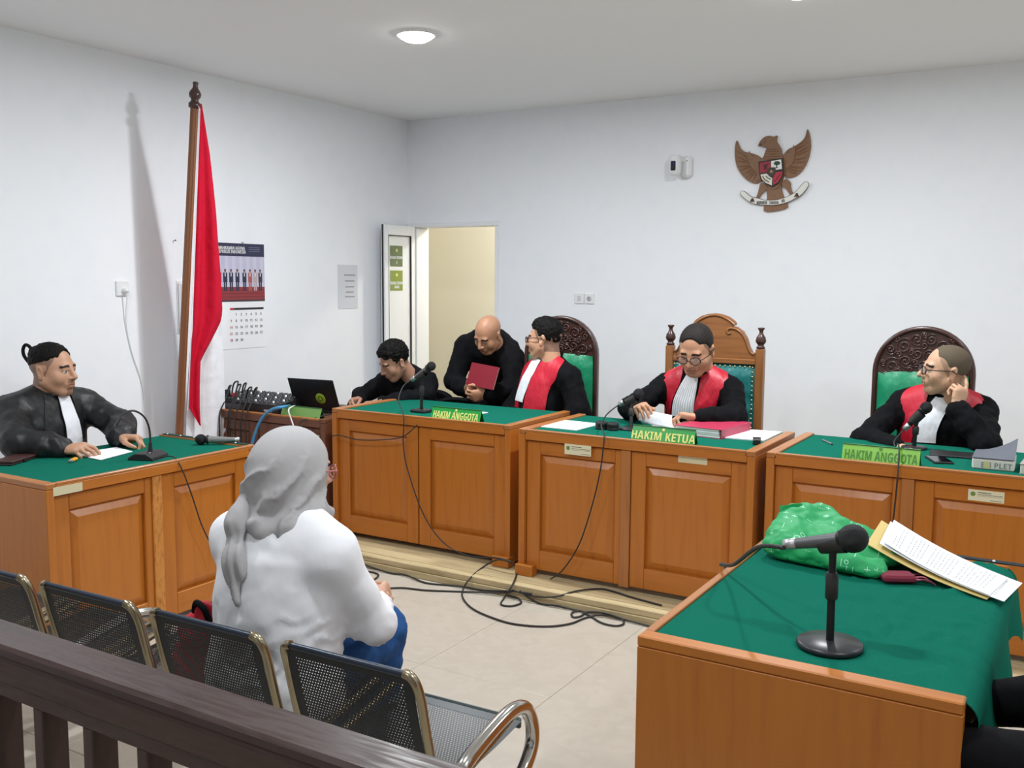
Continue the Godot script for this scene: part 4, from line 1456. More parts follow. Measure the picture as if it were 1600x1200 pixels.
func counsel_man() -> void:
	var skin := lin(190, 144, 116)
	var p := person("man with a dark topknot in a glossy black robe sitting at the near green desk", V(-4.45, 0.0, -2.85))
	var hip := V(-4.47, 0.48, -2.88)
	var neck := V(-4.42, 0.985, -2.885)
	var sl := V(-4.41, 0.915, -3.075)
	var sr := V(-4.43, 0.92, -2.69)
	var el := V(-4.20, 0.815, -3.13)
	var er := V(-4.23, 0.80, -2.60)
	var wl := V(-4.03, 0.785, -3.0)
	var wr := V(-4.03, 0.775, -2.70)
	add_head(p, V(-4.365, 1.107, -2.88), V(0.93, -0.02, -0.36), V(0, 1, 0), 1.06, {"skin": skin, "lids": 0.35, "jaw": 1.12, "buzz": 0.55, "stubble": 0.55})
	add_hand(p, wr, V(0.85, 0.08, -0.25), V(0.0, -0.95, -0.3), false, [0.2, 0.35, 0.45, 0.5, 0.55], skin, 1.08, 0.1)
	add_hand(p, wl, V(0.75, -0.03, -0.4), V(0.1, -0.9, 0.3), true, [0.5, 0.6, 0.7, 0.75, 0.8], skin, 1.08)
	finish_body(p, under(hip, neck, p.head, [[sl, el, wl], [sr, er, wr]]), skin)
	# long hair on top drawn back to a small looped knot
	var f := hair_field(0.012, 0.003, 0.02, 0.045)
	f.ball(V(0, 0.08, -0.095), V(0.026, 0.026, 0.022), 0.02)
	var fl := Flesh.new()
	f.skin(fl, p.head, null, folds(9, 0.004, V(60, 30, 60)))
	var hair := wear(p, "hair", fl.mesh(), M.hair, "dark hair drawn back above shaved sides")
	var loop := []
	for q in [V(0, 0.085, -0.10), V(0.003, 0.108, -0.122), V(0.004, 0.112, -0.142), V(0.002, 0.092, -0.152), V(0, 0.066, -0.148), V(0, 0.042, -0.132), V(0, 0.022, -0.112)]:
		loop.append(p.head * q)
	var b := Build.new()
	b.tube(curve(loop, 4), 0.0085, 8)
	mesh_node("topknot", b.done(), M.hair, hair)
	var front := V(0.98, -0.05, -0.15).normalized()
	var bones := torso(hip, neck, sl, sr, front, 0.185, 0.066)
	var torso_f := bones_field(bones, 0.012)
	var y := (neck - hip).normalized()
	var z := (front - y * front.dot(y)).normalized()
	var frame := Transform3D(Basis(y.cross(z), y, z), V(-4.42, 0.93, -2.885))
	wear(p, "neck_band", patch(torso_f, frame, 0.3, fine_rows([[0.035, -0.03, 0.03], [0.0, -0.032, 0.035], [-0.08, -0.03, 0.055], [-0.16, -0.025, 0.075], [-0.22, -0.02, 0.085]], 4), 13, 0.01, 0.004), M.white_cloth, "white counsel's bands on his chest")
	for s in [[[0.06, 0.05, 0.085], [0.0, 0.05, 0.10], [-0.1, 0.07, 0.12], [-0.2, 0.09, 0.14]], [[0.06, -0.085, -0.05], [0.0, -0.10, -0.05], [-0.1, -0.12, -0.045], [-0.2, -0.13, -0.04]]]:
		wear(p, "lapel", patch(torso_f, frame, 0.3, fine_rows(s, 4), 9, 0.004, 0.004), M.satin_black, "glossy black lapel")
	collar(p, neck + V(0.005, 0.01, 0.0), 0.07, plain(rgb(170, 150, 180), 0.8))
	fl = Flesh.new()
	bones_field(bones + arm(sl, el, wl, 0.074, 0.073, 0.064) + arm(sr, er, wr, 0.078, 0.074, 0.06), 0.012).skin(fl, Transform3D.IDENTITY, null, sleeve_folds(arm(sl, el, wl, 0, 0, 0) + arm(sr, er, wr, 0, 0, 0), 61))
	wear(p, "robe", fl.mesh(), M.satin_black, "glossy black robe")
	var legs := Flesh.new()
	bones_field([[V(-4.4, 0.47, -2.98), V(-4.24, 0.46, -2.99), 0.085, 0.065, 0.03], [V(-4.24, 0.46, -2.99), V(-4.26, 0.09, -2.99), 0.065, 0.05, 0.03],
		[V(-4.4, 0.47, -2.78), V(-4.24, 0.46, -2.77), 0.085, 0.065, 0.03], [V(-4.24, 0.46, -2.77), V(-4.26, 0.09, -2.77), 0.065, 0.05, 0.03]], 0.014).skin(legs, Transform3D.IDENTITY)
	wear(p, "trousers", legs.mesh(), M.black_cloth)

func seated_woman() -> void:
	var skin := lin(196, 150, 124)
	var p := person("woman in grey headscarf, white shirt and jeans sitting on the metal bench, back turned", V(-1.85, 0.0, -1.9))
	var hip := V(-1.85, 0.50, -1.84)
	var neck := V(-1.85, 0.93, -1.88)
	var sl := V(-2.02, 0.845, -1.87)
	var sr := V(-1.675, 0.845, -1.87)
	var el := V(-2.07, 0.63, -2.0)
	var er := V(-1.635, 0.635, -1.985)
	var wl := V(-1.875, 0.60, -2.20)
	var wr := V(-1.775, 0.605, -2.195)
	add_head(p, V(-1.84, 1.045, -1.915), V(0.35, -0.12, -1.0), V(0, 1, -0.05), 0.94, {"skin": skin, "lids": 0.3})
	add_hand(p, wr, V(-0.35, 0.05, -0.75), V(-0.9, -0.2, 0.3), false, [0.5, 0.8, 0.8, 0.8, 0.8], skin, 0.92)
	add_hand(p, wl, V(0.6, 0.12, -0.5), V(0.5, -0.6, 0.5), true, [0.6, 0.7, 0.7, 0.7, 0.7], skin, 0.92)
	finish_body(p, under(hip, neck, p.head, [[sl, el, wl], [sr, er, wr]]), skin)
	# shirt
	var bones := torso(hip, neck, sl, sr, V(0, 0, 1), 0.172, 0.06) + [
		[V(-1.93, 0.47, -1.83), V(-1.77, 0.47, -1.83), 0.125, 0.125, 0.05], [V(-1.85, 0.66, -1.845), V(-1.85, 0.52, -1.84), 0.172, 0.185, 0.05, V(0, 0, 1), 0.8]]
	var sleeves := arm(sl, el, wl, 0.066, 0.06, 0.04) + arm(sr, er, wr, 0.066, 0.06, 0.04)
	var fl := Flesh.new()
	var sf := bones_field(bones + sleeves, 0.0105)
	sf.cut(V(0, 0.425, 0), Vector3.DOWN)
	var n := FastNoiseLite.new()
	n.seed = 4
	n.frequency = 1.0
	n.fractal_octaves = 3
	sf.skin(fl, Transform3D.IDENTITY, null, func(q: Vector3) -> float:
		# creases gather at the waist, under the arms and at the bend of the elbow
		var low := clampf((0.80 - q.y) / 0.22, 0.0, 1.0)
		var wide := n.get_noise_3d(q.x * 4.0, q.y * 5.0, q.z * 4.0) * 0.007
		var line := q.y * 62.0 - absf(q.x + 1.85) * 34.0 + n.get_noise_3dv(q * 5.0) * 5.0
		var crease := pow(absf(sin(line)), 0.6) * 0.010 * low * clampf(0.6 + n.get_noise_3dv(q * 6.0 + V(5, 5, 5)) * 1.6, 0.0, 1.0)
		return wide - crease)
	wear(p, "shirt", fl.mesh(), M.shirt, "white long-sleeved shirt")
	# jeans
	fl = Flesh.new()
	bones_field([[V(-1.93, 0.48, -1.84), V(-1.95, 0.50, -2.22), 0.105, 0.078, 0.03], [V(-1.95, 0.50, -2.22), V(-1.95, 0.1, -2.2), 0.076, 0.055, 0.03],
		[V(-1.77, 0.48, -1.84), V(-1.795, 0.505, -2.22), 0.105, 0.078, 0.03], [V(-1.795, 0.505, -2.22), V(-1.80, 0.1, -2.18), 0.076, 0.055, 0.03]], 0.011).skin(fl, Transform3D.IDENTITY, null, folds(66, 0.01, V(12, 12, 12)))
	wear(p, "jeans", fl.mesh(), M.denim, "blue denim jeans")
	for s in [[-1.95, -2.2], [-1.8, -2.18]]:
		fl = Flesh.new()
		var b := bones_field([[V(s[0], 0.045, s[1] + 0.03), V(s[0], 0.035, s[1] - 0.13), 0.042, 0.034, 0.02]], 0.009)
		b.cut(V(0, 0.001, 0), Vector3.DOWN)
		b.skin(fl, Transform3D.IDENTITY)
		wear(p, "shoe", fl.mesh(), M.black_plastic)
	# headscarf: over the head, gathered at the neck, one tail down her back
	var hs := Field.new(V(-2.06, 0.8, -2.1), V(-1.64, 1.2, -1.70), 0.0066)
	hs.ball(V(-1.848, 1.062, -1.9), V(0.098, 0.107, 0.118), 0.02)
	hs.ball(V(-1.855, 0.99, -1.885), V(0.10, 0.095, 0.105), 0.05)
	hs.cone(V(-1.858, 0.96, -1.875), V(-1.862, 0.925, -1.87), 0.10, 0.103, 0.03, V(0, 0, 1), 0.92)
	hs.cone(V(-1.93, 0.945, -1.805), V(-1.83, 0.905, -1.78), 0.02, 0.02, 0.035)
	hs.cone(V(-1.83, 0.905, -1.78), V(-1.765, 0.915, -1.82), 0.022, 0.026, 0.035)
	hs.cone(V(-1.765, 0.915, -1.82), V(-1.755, 0.945, -1.88), 0.026, 0.026, 0.035)
	hs.cone(V(-1.79, 0.94, -1.92), V(-1.82, 0.92, -1.99), 0.035, 0.04, 0.04)
	# opening for the face
	hs.ball(p.head * V(0, -0.02, 0.11), V(0.058, 0.088, 0.07), 0.01, p.head.basis.orthonormalized(), 1)
	fl = Flesh.new()
	var soft := FastNoiseLite.new()
	soft.seed = 71
	soft.frequency = 1.0
	hs.skin(fl, Transform3D.IDENTITY, null, func(q: Vector3) -> float:
		# long folds sweep from the crown round the nape and gather below
		var a := atan2(q.x + 1.85, q.z + 1.89)
		var sweep := q.y * 30.0 - a * 3.4 + soft.get_noise_3dv(q * 7.0) * 1.6
		var fold := pow(1.0 - absf(sin(sweep)), 1.6) - 0.25
		var low := clampf((1.14 - q.y) / 0.12, 0.0, 1.0) * clampf((q.z + 2.0) / 0.12, 0.0, 1.0)
		return fold * 0.014 * low)
	var scarf := wear(p, "headscarf", fl.mesh(), M.scarf, "light grey headscarf wound round head and neck")
	var tf := bones_field([[V(-1.9, 0.985, -1.80), V(-1.9, 0.925, -1.755), 0.024, 0.030, 0.02], [V(-1.9, 0.925, -1.755), V(-1.872, 0.83, -1.718), 0.028, 0.031, 0.02, V(0, 0, 1), 0.4], [V(-1.872, 0.83, -1.718), V(-1.85, 0.74, -1.70), 0.031, 0.016, 0.02, V(0, 0, 1), 0.4]], 0.006)
	fl = Flesh.new()
	tf.skin(fl, Transform3D.IDENTITY, null, func(q: Vector3) -> float: return 0.004 * sin((q.x + q.y * 0.28) * 210.0) * clampf((0.96 - q.y) * 8.0, 0.0, 1.0))
	mesh_node("tail", fl.mesh(), M.scarf, scarf)
	glasses(p, plain(rgb(170, 96, 90), 0.35), 0.02)
	var w := Build.new()
	var dir := (wr - er).normalized()
	w.tube([wr - dir * 0.004, wr + dir * 0.012], [0.0285, 0.0285], 14, true)
	wear(p, "bracelet", w.done(), plain(rgb(216, 150, 70), 0.4), "orange beaded bracelet")

func edge_person() -> void:
	var skin := lin(190, 144, 116)
	var p := person("person in dark clothes at the edge of view behind the nearest desk", V(0.24, 0.0, -2.2))
	var hip := V(0.21, 0.5, -2.15)
	var neck := V(0.2, 1.0, -2.15)
	var sl := V(0.19, 0.92, -2.0)
	var sr := V(0.19, 0.92, -2.32)
	var el := V(0.1, 0.68, -1.95)
	var er := V(0.1, 0.68, -2.38)
	var wl := V(-0.17, 0.64, -2.06)
	var wr := V(-0.17, 0.64, -2.28)
	add_head(p, V(0.17, 1.15, -2.15), V(-1, -0.05, 0), V(0, 1, 0), 1.0, {"skin": skin, "lids": 0.3, "buzz": 0.6})
	add_hand(p, wl, V(-0.7, -0.2, -0.1), V(0, -1, 0), true, [0.4, 0.4, 0.4, 0.4, 0.4], skin)
	add_hand(p, wr, V(-0.7, -0.2, 0.1), V(0, -1, 0), false, [0.4, 0.4, 0.4, 0.4, 0.4], skin)
	finish_body(p, under(hip, neck, p.head, [[sl, el, wl], [sr, er, wr]]), skin)
	var f := Flesh.new()
	hair_field(0.012, 0.006).skin(f, p.head)
	wear(p, "hair", f.mesh(), M.hair)
	var fl := Flesh.new()
	bones_field(torso(hip, neck, sl, sr, V(1, 0, 0), 0.155) + arm(sl, el, V(-0.19, 0.638, -2.06), 0.06, 0.058, 0.05) + arm(sr, er, V(-0.19, 0.638, -2.28), 0.06, 0.058, 0.05), 0.014).skin(fl, Transform3D.IDENTITY)
	wear(p, "jacket", fl.mesh(), M.black_cloth)
	fl = Flesh.new()
	bones_field([[V(0.19, 0.48, -2.05), V(-0.24, 0.5, -2.06), 0.09, 0.07, 0.03], [V(-0.24, 0.5, -2.06), V(-0.22, 0.08, -2.06), 0.07, 0.055, 0.03],
		[V(0.19, 0.48, -2.25), V(-0.24, 0.5, -2.26), 0.09, 0.07, 0.03], [V(-0.24, 0.5, -2.26), V(-0.22, 0.08, -2.26), 0.07, 0.055, 0.03]], 0.014).skin(fl, Transform3D.IDENTITY)
	wear(p, "trousers", fl.mesh(), M.dark_denim, "dark blue trousers")
const FLOOR_CABLES := [
	[[-3.396, 0.041, -3.962], [-3.291, 0.019, -3.962], [-3.138, 0.006, -3.959], [-3.033, 0.010, -3.962], [-2.875, 0.006, -3.924], [-2.748, 0.006, -3.957], [-2.653, 0.011, -3.962], [-2.532, 0.015, -3.962], [-2.380, 0.038, -3.962], [-2.266, 0.045, -3.962]],
	[[-3.403, 0.031, -3.962], [-3.299, 0.006, -3.921], [-3.215, 0.006, -3.920], [-3.161, 0.006, -3.895], [-3.133, 0.006, -3.820], [-3.124, 0.006, -3.744]],
	[[-3.027, 0.006, -3.706], [-2.930, 0.006, -3.793], [-2.805, 0.006, -3.827], [-2.620, 0.006, -3.914], [-2.438, 0.020, -3.962], [-2.380, 0.036, -3.962]],
	[[-2.476, 0.131, -4.120], [-2.560, 0.129, -4.120], [-2.649, 0.076, -4.124], [-2.628, 0.059, -3.962], [-2.642, 0.006, -3.919], [-2.566, 0.006, -3.815], [-2.445, 0.006, -3.720], [-2.299, 0.006, -3.667], [-2.173, 0.006, -3.654], [-2.043, 0.006, -3.702], [-1.967, 0.006, -3.789], [-1.936, 0.006, -3.911], [-1.868, 0.015, -3.962], [-1.787, 0.009, -3.962], [-1.758, 0.006, -3.920], [-1.778, 0.006, -3.878], [-1.848, 0.006, -3.879], [-1.936, 0.006, -3.933], [-2.004, 0.009, -3.962], [-2.024, 0.006, -3.919], [-1.991, 0.006, -3.876], [-1.969, 0.006, -3.909], [-1.962, 0.011, -3.962], [-1.868, 0.022, -3.962], [-1.767, 0.010, -3.962], [-1.645, 0.006, -3.955]],
	[[-2.464, 0.128, -4.120], [-2.450, 0.076, -4.127], [-2.375, 0.071, -3.962], [-2.403, 0.006, -3.924], [-2.370, 0.006, -3.848], [-2.317, 0.006, -3.854], [-2.300, 0.006, -3.919], [-2.348, 0.010, -3.962], [-2.415, 0.013, -3.962]],
	[[-2.378, 0.044, -3.962], [-2.244, 0.036, -3.962], [-2.134, 0.054, -3.962], [-2.060, 0.076, -4.027], [-1.978, 0.076, -4.122], [-1.892, 0.076, -4.119], [-1.795, 0.076, -4.090], [-1.631, 0.076, -4.060]],
	[[-2.334, 0.048, -3.962], [-2.232, 0.006, -3.962], [-2.122, 0.011, -3.962], [-2.036, 0.008, -3.962], [-1.962, 0.007, -3.962]],
]
const MIC_CABLE_A := [[-3.325, 0.990, -4.410], [-3.355, 0.955, -4.370], [-3.320, 0.885, -4.280], [-3.215, 0.835, -4.185], [-3.199, 0.757, -4.170], [-3.204, 0.678, -4.170], [-3.179, 0.539, -4.170], [-3.076, 0.302, -4.170], [-2.948, 0.160, -4.170], [-2.782, 0.104, -4.170], [-2.582, 0.122, -4.170], [-2.504, 0.107, -4.170]]
const MIC_CABLE_K := [[-2.075, 0.928, -4.520], [-2.095, 0.888, -4.420], [-2.050, 0.855, -4.260], [-1.972, 0.833, -4.130], [-1.967, 0.756, -4.110], [-1.982, 0.646, -4.110], [-2.020, 0.485, -4.110], [-2.086, 0.285, -4.110], [-2.173, 0.143, -4.110], [-2.244, 0.082, -4.110]]
const MIC_CABLE_T := [[-0.714, 0.897, -4.660], [-0.735, 0.860, -4.550], [-0.700, 0.865, -4.350], [-0.672, 0.893, -4.243], [-0.656, 0.868, -4.180], [-0.649, 0.789, -4.130], [-0.652, 0.709, -4.130], [-0.659, 0.575, -4.130], [-0.666, 0.466, -4.130]]
const SAGGING := [[-3.720, 0.660, -4.170], [-3.663, 0.673, -4.170], [-3.521, 0.660, -4.170], [-3.337, 0.677, -4.170], [-3.204, 0.707, -4.170], [-3.108, 0.779, -4.170]]
const CABLE_L := [[-3.600, 0.751, -2.868], [-3.530, 0.758, -2.900], [-3.480, 0.701, -2.905], [-3.480, 0.574, -2.955], [-3.480, 0.428, -3.005], [-3.480, 0.298, -3.069], [-3.450, 0.162, -3.111]]
const CABLE_R := [[-0.579, 0.958, -2.176], [-0.660, 0.930, -2.250], [-0.800, 0.800, -2.500], [-0.875, 0.757, -2.620], [-0.900, 0.700, -2.750], [-0.920, 0.450, -2.900], [-0.930, 0.100, -3.100], [-0.960, 0.012, -3.300]]
const CABLE_WHITE := [[-4.100, 0.800, -4.270], [-4.052, 0.791, -4.170], [-4.033, 0.735, -4.170], [-4.013, 0.687, -4.170], [-4.000, 0.604, -4.170]]
const CABLE_BLUE := [[-4.170, 0.790, -4.300], [-4.103, 0.803, -4.165], [-4.182, 0.782, -4.165], [-4.252, 0.738, -4.165], [-4.308, 0.663, -4.165], [-4.348, 0.573, -4.165], [-4.391, 0.450, -4.165]]

# ------------------------------------------------------------------ chairs
func scroll(m: Build, c: Vector2, r: float, turns: float, a0: float, hand: float, z: float, thick := 0.006) -> void:
	var path := []
	var n := int(10 * turns) + 4
	for k in n + 1:
		var t := float(k) / n
		var a := a0 + hand * TAU * turns * t
		var rr := r * (1.0 - 0.82 * t)
		path.append(Vector3(c.x + cos(a) * rr, c.y + sin(a) * rr, z))
	var rad := []
	for k in n + 1:
		rad.append(thick * (0.55 + 0.6 * float(k) / n))
	m.tube(path, rad, 6)

func carved_chair(label: String, at: Vector3, turn: float) -> void:
	# at: on the platform below the middle of the back; the back's face looks to +z
	var t := thing("carved_chair", label, "chair", at, turn, "dark carved judges' chairs")
	var w := 0.245
	var top := 1.272
	var arch := PackedVector2Array([Vector2(-w, 0.06), Vector2(w, 0.06), Vector2(w, top - 0.24)])
	for k in range(1, 20):
		var a := PI * k / 20.0
		arch.append(Vector2(cos(a) * w, top - 0.24 + sin(a) * 0.24))
	arch.append(Vector2(-w, top - 0.24))
	var m := Build.new()
	m.plate(arch, -0.03, 0.0, Transform3D.IDENTITY, 0.004)
	mesh_node("back_panel", m.done(), M.carved_v, t)
	# raised rim that follows the arch
	m = Build.new()
	var rim := [Vector3(w - 0.012, 0.3, 0.0), Vector3(w - 0.012, top - 0.24, 0.0)]
	for k in range(1, 24):
		var a := PI * k / 24.0
		rim.append(Vector3(cos(a) * (w - 0.012), top - 0.24 + sin(a) * 0.228, 0.0))
	rim.append(Vector3(-w + 0.012, top - 0.24, 0.0))
	rim.append(Vector3(-w + 0.012, 0.3, 0.0))
	m.tube(rim, 0.013, 8)
	mesh_node("rim", m.done(), M.carved_v, t)
	# carved leaf scrolls above the padding
	var spots := [[-0.15, 1.075, 0.045, 1], [-0.16, 1.16, 0.028, -1], [-0.085, 1.10, 0.035, -1], [-0.095, 1.18, 0.042, 1], [-0.03, 1.14, 0.032, 1], [-0.035, 1.215, 0.032, -1],
		[0.03, 1.14, 0.032, -1], [0.035, 1.215, 0.032, 1], [0.095, 1.18, 0.042, -1], [0.085, 1.10, 0.035, 1], [0.16, 1.16, 0.028, 1], [0.15, 1.075, 0.045, -1], [0.0, 1.075, 0.03, 1], [-0.185, 1.02, 0.025, 1], [0.185, 1.02, 0.025, -1],
		[-0.12, 1.135, 0.022, -1], [-0.06, 1.15, 0.02, 1], [0.06, 1.15, 0.02, -1], [0.12, 1.135, 0.022, 1], [-0.12, 1.05, 0.02, 1], [0.12, 1.05, 0.02, -1], [-0.04, 1.095, 0.022, -1], [0.04, 1.095, 0.022, 1], [0.0, 1.185, 0.024, 1], [-0.065, 1.06, 0.02, 1], [0.065, 1.06, 0.02, -1], [-0.13, 1.215, 0.02, 1], [0.13, 1.215, 0.02, -1], [0.0, 1.24, 0.016, -1], [-0.195, 1.09, 0.018, -1], [0.195, 1.09, 0.018, 1]]
	for s in spots:
		m = Build.new()
		scroll(m, Vector2(s[0], s[1] - 0.012), s[2], 1.6, PI * 0.3 * s[3], s[3], 0.004)
		mesh_node("carved_scroll", m.done(), M.carved_v, t)
	# green padding
	m = Build.new()
	var g := []
	for r in 15:
		var line := []
		for c in 17:
			var u := float(c) / 16.0 * 2.0 - 1.0
			var v := float(r) / 14.0
			var y := lerpf(1.025 + 0.012 * (1.0 - u * u), 0.42, v)
			var edge := minf(1.0 - absf(u), minf(v, 1.0 - v) * 2.0)
			line.append(Vector3(u * (w - 0.03), y, 0.004 + 0.03 * sqrt(clampf(edge * 4.0, 0.0, 1.0)) + 0.004 * sin(u * 9.0 + v * 5.0)))
		g.append(line)
	m.sheet(g, 0.006)
	mesh_node("back_cushion", m.done(), M.green_leather, t)
	# seat, arms, legs
	box_node("seat_cushion", Vector3(0, 0.43, 0.25), Vector3(0.48, 0.07, 0.44), M.green_leather, t, 0.02)
	box_node("seat_frame", Vector3(0, 0.37, 0.25), Vector3(0.5, 0.05, 0.46), M.carved_h, t, 0.006)
	for s in [-1, 1]:
		box_node("leg", Vector3(s * 0.225, 0.172, 0.45), Vector3(0.045, 0.344, 0.045), M.carved_v, t, 0.005)
		box_node("leg", Vector3(s * 0.225, 0.172, 0.0), Vector3(0.045, 0.344, 0.045), M.carved_v, t, 0.005)

func tall_chair() -> void:
	var t := thing("tall_chair", "tall brown wooden chair with shaped crest, turned finials and teal leather back", "chair", Vector3(-1.846, PLAT, -5.3))
	var B := -PLAT
	for s in [-1, 1]:
		box_node("post", Vector3(s * 0.266, 0.56, 0), Vector3(0.046, 1.12, 0.045), M.mahogany_v, t, 0.004)
		var m := Build.new()
		m.lathe([Vector2(0.02, 0.0), Vector2(0.026, 0.006), Vector2(0.018, 0.016), Vector2(0.016, 0.022), Vector2(0.026, 0.034), Vector2(0.03, 0.046), Vector2(0.026, 0.056), Vector2(0.027, 0.062), Vector2(0.018, 0.074), Vector2(0.011, 0.088), Vector2(0.011, 0.1), Vector2(0.019, 0.112), Vector2(0.019, 0.118), Vector2(0.0, 0.12)], Transform3D(Basis.IDENTITY, Vector3(s * 0.266, 1.12, 0)), 16)
		mesh_node("finial", m.done(), M.carved_v, t)
	# crest board
	var half := [Vector2(0.243, 1.03), Vector2(0.243, 1.095), Vector2(0.222, 1.10), Vector2(0.205, 1.13), Vector2(0.19, 1.175), Vector2(0.165, 1.215), Vector2(0.13, 1.238), Vector2(0.1, 1.243)]
	var cap := [Vector2(0.118, 1.246), Vector2(0.124, 1.258), Vector2(0.112, 1.272), Vector2(0.08, 1.294), Vector2(0.04, 1.307), Vector2(0.0, 1.312)]
	var pts := PackedVector2Array()
	for p in half + cap:
		pts.append(p)
	for k in range(cap.size() - 2, -1, -1):
		pts.append(Vector2(-cap[k].x, cap[k].y))
	for k in range(half.size() - 1, -1, -1):
		pts.append(Vector2(-half[k].x, half[k].y))
	var m := Build.new()
	m.plate(pts, -0.018, 0.012, Transform3D.IDENTITY, 0.0)
	mesh_node("crest", m.done(), M.mahogany_h, t)
	# carved moulding along the crest
	for s in [-1.0, 1.0]:
		m = Build.new()
		var path := []
		for q in [Vector3(0.236, 1.09, 0), Vector3(0.215, 1.098, 0), Vector3(0.198, 1.13, 0), Vector3(0.182, 1.172, 0), Vector3(0.158, 1.205, 0), Vector3(0.125, 1.226, 0), Vector3(0.092, 1.23, 0), Vector3(0.076, 1.216, 0), Vector3(0.082, 1.2, 0), Vector3(0.096, 1.204, 0)]:
			path.append(Vector3(s * q.x, q.y, 0.013))
		m.tube(curve(path, 4), 0.007, 6)
		mesh_node("crest_scroll", m.done(), M.mahogany_v, t)
	m = Build.new()
	var arc := []
	for k in 13:
		var u := float(k) / 12.0 * 2.0 - 1.0
		arc.append(Vector3(u * 0.118, 1.25 + 0.052 * (1.0 - u * u), 0.012))
	m.tube(arc, 0.008, 6)
	mesh_node("crest_arch", m.done(), M.mahogany_h, t)
	box_node("rail", Vector3(0, 1.045, 0.006), Vector3(0.484, 0.03, 0.03), M.mahogany_h, t, 0.004)
	# leather back with seams
	m = Build.new()
	var g := []
	for r in 19:
		var line := []
		for c in 13:
			var u := float(c) / 12.0 * 2.0 - 1.0
			var v := float(r) / 18.0
			var edge := minf(1.0 - absf(u), minf(v, 1.0 - v) * 2.0)
			var seam := absf(fmod(v * 3.0, 1.0) - 0.5)
			line.append(Vector3(u * 0.24, lerpf(1.028, 0.44, v), 0.006 + 0.028 * sqrt(clampf(edge * 5.0, 0.0, 1.0)) - (0.008 if seam > 0.46 else 0.0)))
		g.append(line)
	m.sheet(g, 0.006)
	mesh_node("back_cushion", m.done(), M.teal_leather, t)
	m = Build.new()
	for k in 22:
		for s in [-1.0, 1.0]:
			m.lathe([Vector2(0.006, 0.0), Vector2(0.004, 0.004), Vector2(0.0, 0.0055)], Transform3D(Basis(Vector3.RIGHT, PI / 2), Vector3(s * 0.23, 1.015 - k * 0.026, 0.02)), 6)
	for k in 16:
		m.lathe([Vector2(0.006, 0.0), Vector2(0.004, 0.004), Vector2(0.0, 0.0055)], Transform3D(Basis(Vector3.RIGHT, PI / 2), Vector3(-0.215 + k * 0.0287, 1.018, 0.022)), 6)
	var studs := mesh_node("studs", m.done(), plain(rgb(190, 176, 130), 0.35, 0.8), t)
	studs.set_meta("kind", "stuff")
	box_node("seat_cushion", Vector3(0, 0.44, 0.25), Vector3(0.5, 0.07, 0.44), M.teal_leather, t, 0.02)
	box_node("seat_frame", Vector3(0, 0.375, 0.25), Vector3(0.53, 0.055, 0.46), M.mahogany_h, t, 0.006)
	for s in [-1, 1]:
		box_node("leg", Vector3(s * 0.24, 0.174, 0.45), Vector3(0.045, 0.348, 0.045), M.mahogany_v, t, 0.005)

func office_chair(label: String, at: Vector3, turn: float, wide := 0.46, high := 0.86) -> void:
	var t := thing("office_chair", label, "chair", at, turn, "black chairs behind the clerk's desk")
	var m := Build.new()
	var g := []
	for r in 9:
		var line := []
		for c in 13:
			var u := float(c) / 12.0 * 2.0 - 1.0
			var v := float(r) / 8.0
			var ww := wide * 0.5 * (1.0 - 0.12 * pow(1.0 - v, 3.0))
			line.append(Vector3(u * ww, lerpf(high - 0.05 * u * u * u * u, 0.5, v), 0.05 * u * u - 0.03 * sin(v * PI)))
		g.append(line)
	m.sheet(g, 0.035)
	mesh_node("backrest", m.done(), M.black_cloth, t)
	box_node("seat", Vector3(0, 0.44, 0.24), Vector3(0.44, 0.06, 0.42), M.black_cloth, t, 0.02)
	for s in [-1, 1]:
		tube_node("leg", [Vector3(s * 0.2, 0.0, 0.42), Vector3(s * 0.2, 0.41, 0.40)], 0.012, M.black_metal, t)
		tube_node("leg", [Vector3(s * 0.2, 0.0, 0.0), Vector3(s * 0.2, 0.41, 0.04), Vector3(s * 0.2, 0.55, 0.0)], 0.012, M.black_metal, t)

func stool(label: String, at: Vector3, high := 0.40) -> void:
	var t := thing("stool", label, "stool", at)
	box_node("seat", Vector3(0, high - 0.02, 0), Vector3(0.36, 0.04, 0.36), M.rack_wood_h, t, 0.006)
	for sx in [-1, 1]:
		for sz in [-1, 1]:
			box_node("leg", Vector3(sx * 0.15, (high - 0.04) / 2, sz * 0.15), Vector3(0.035, high - 0.041, 0.035), M.rack_wood_v, t, 0.003)

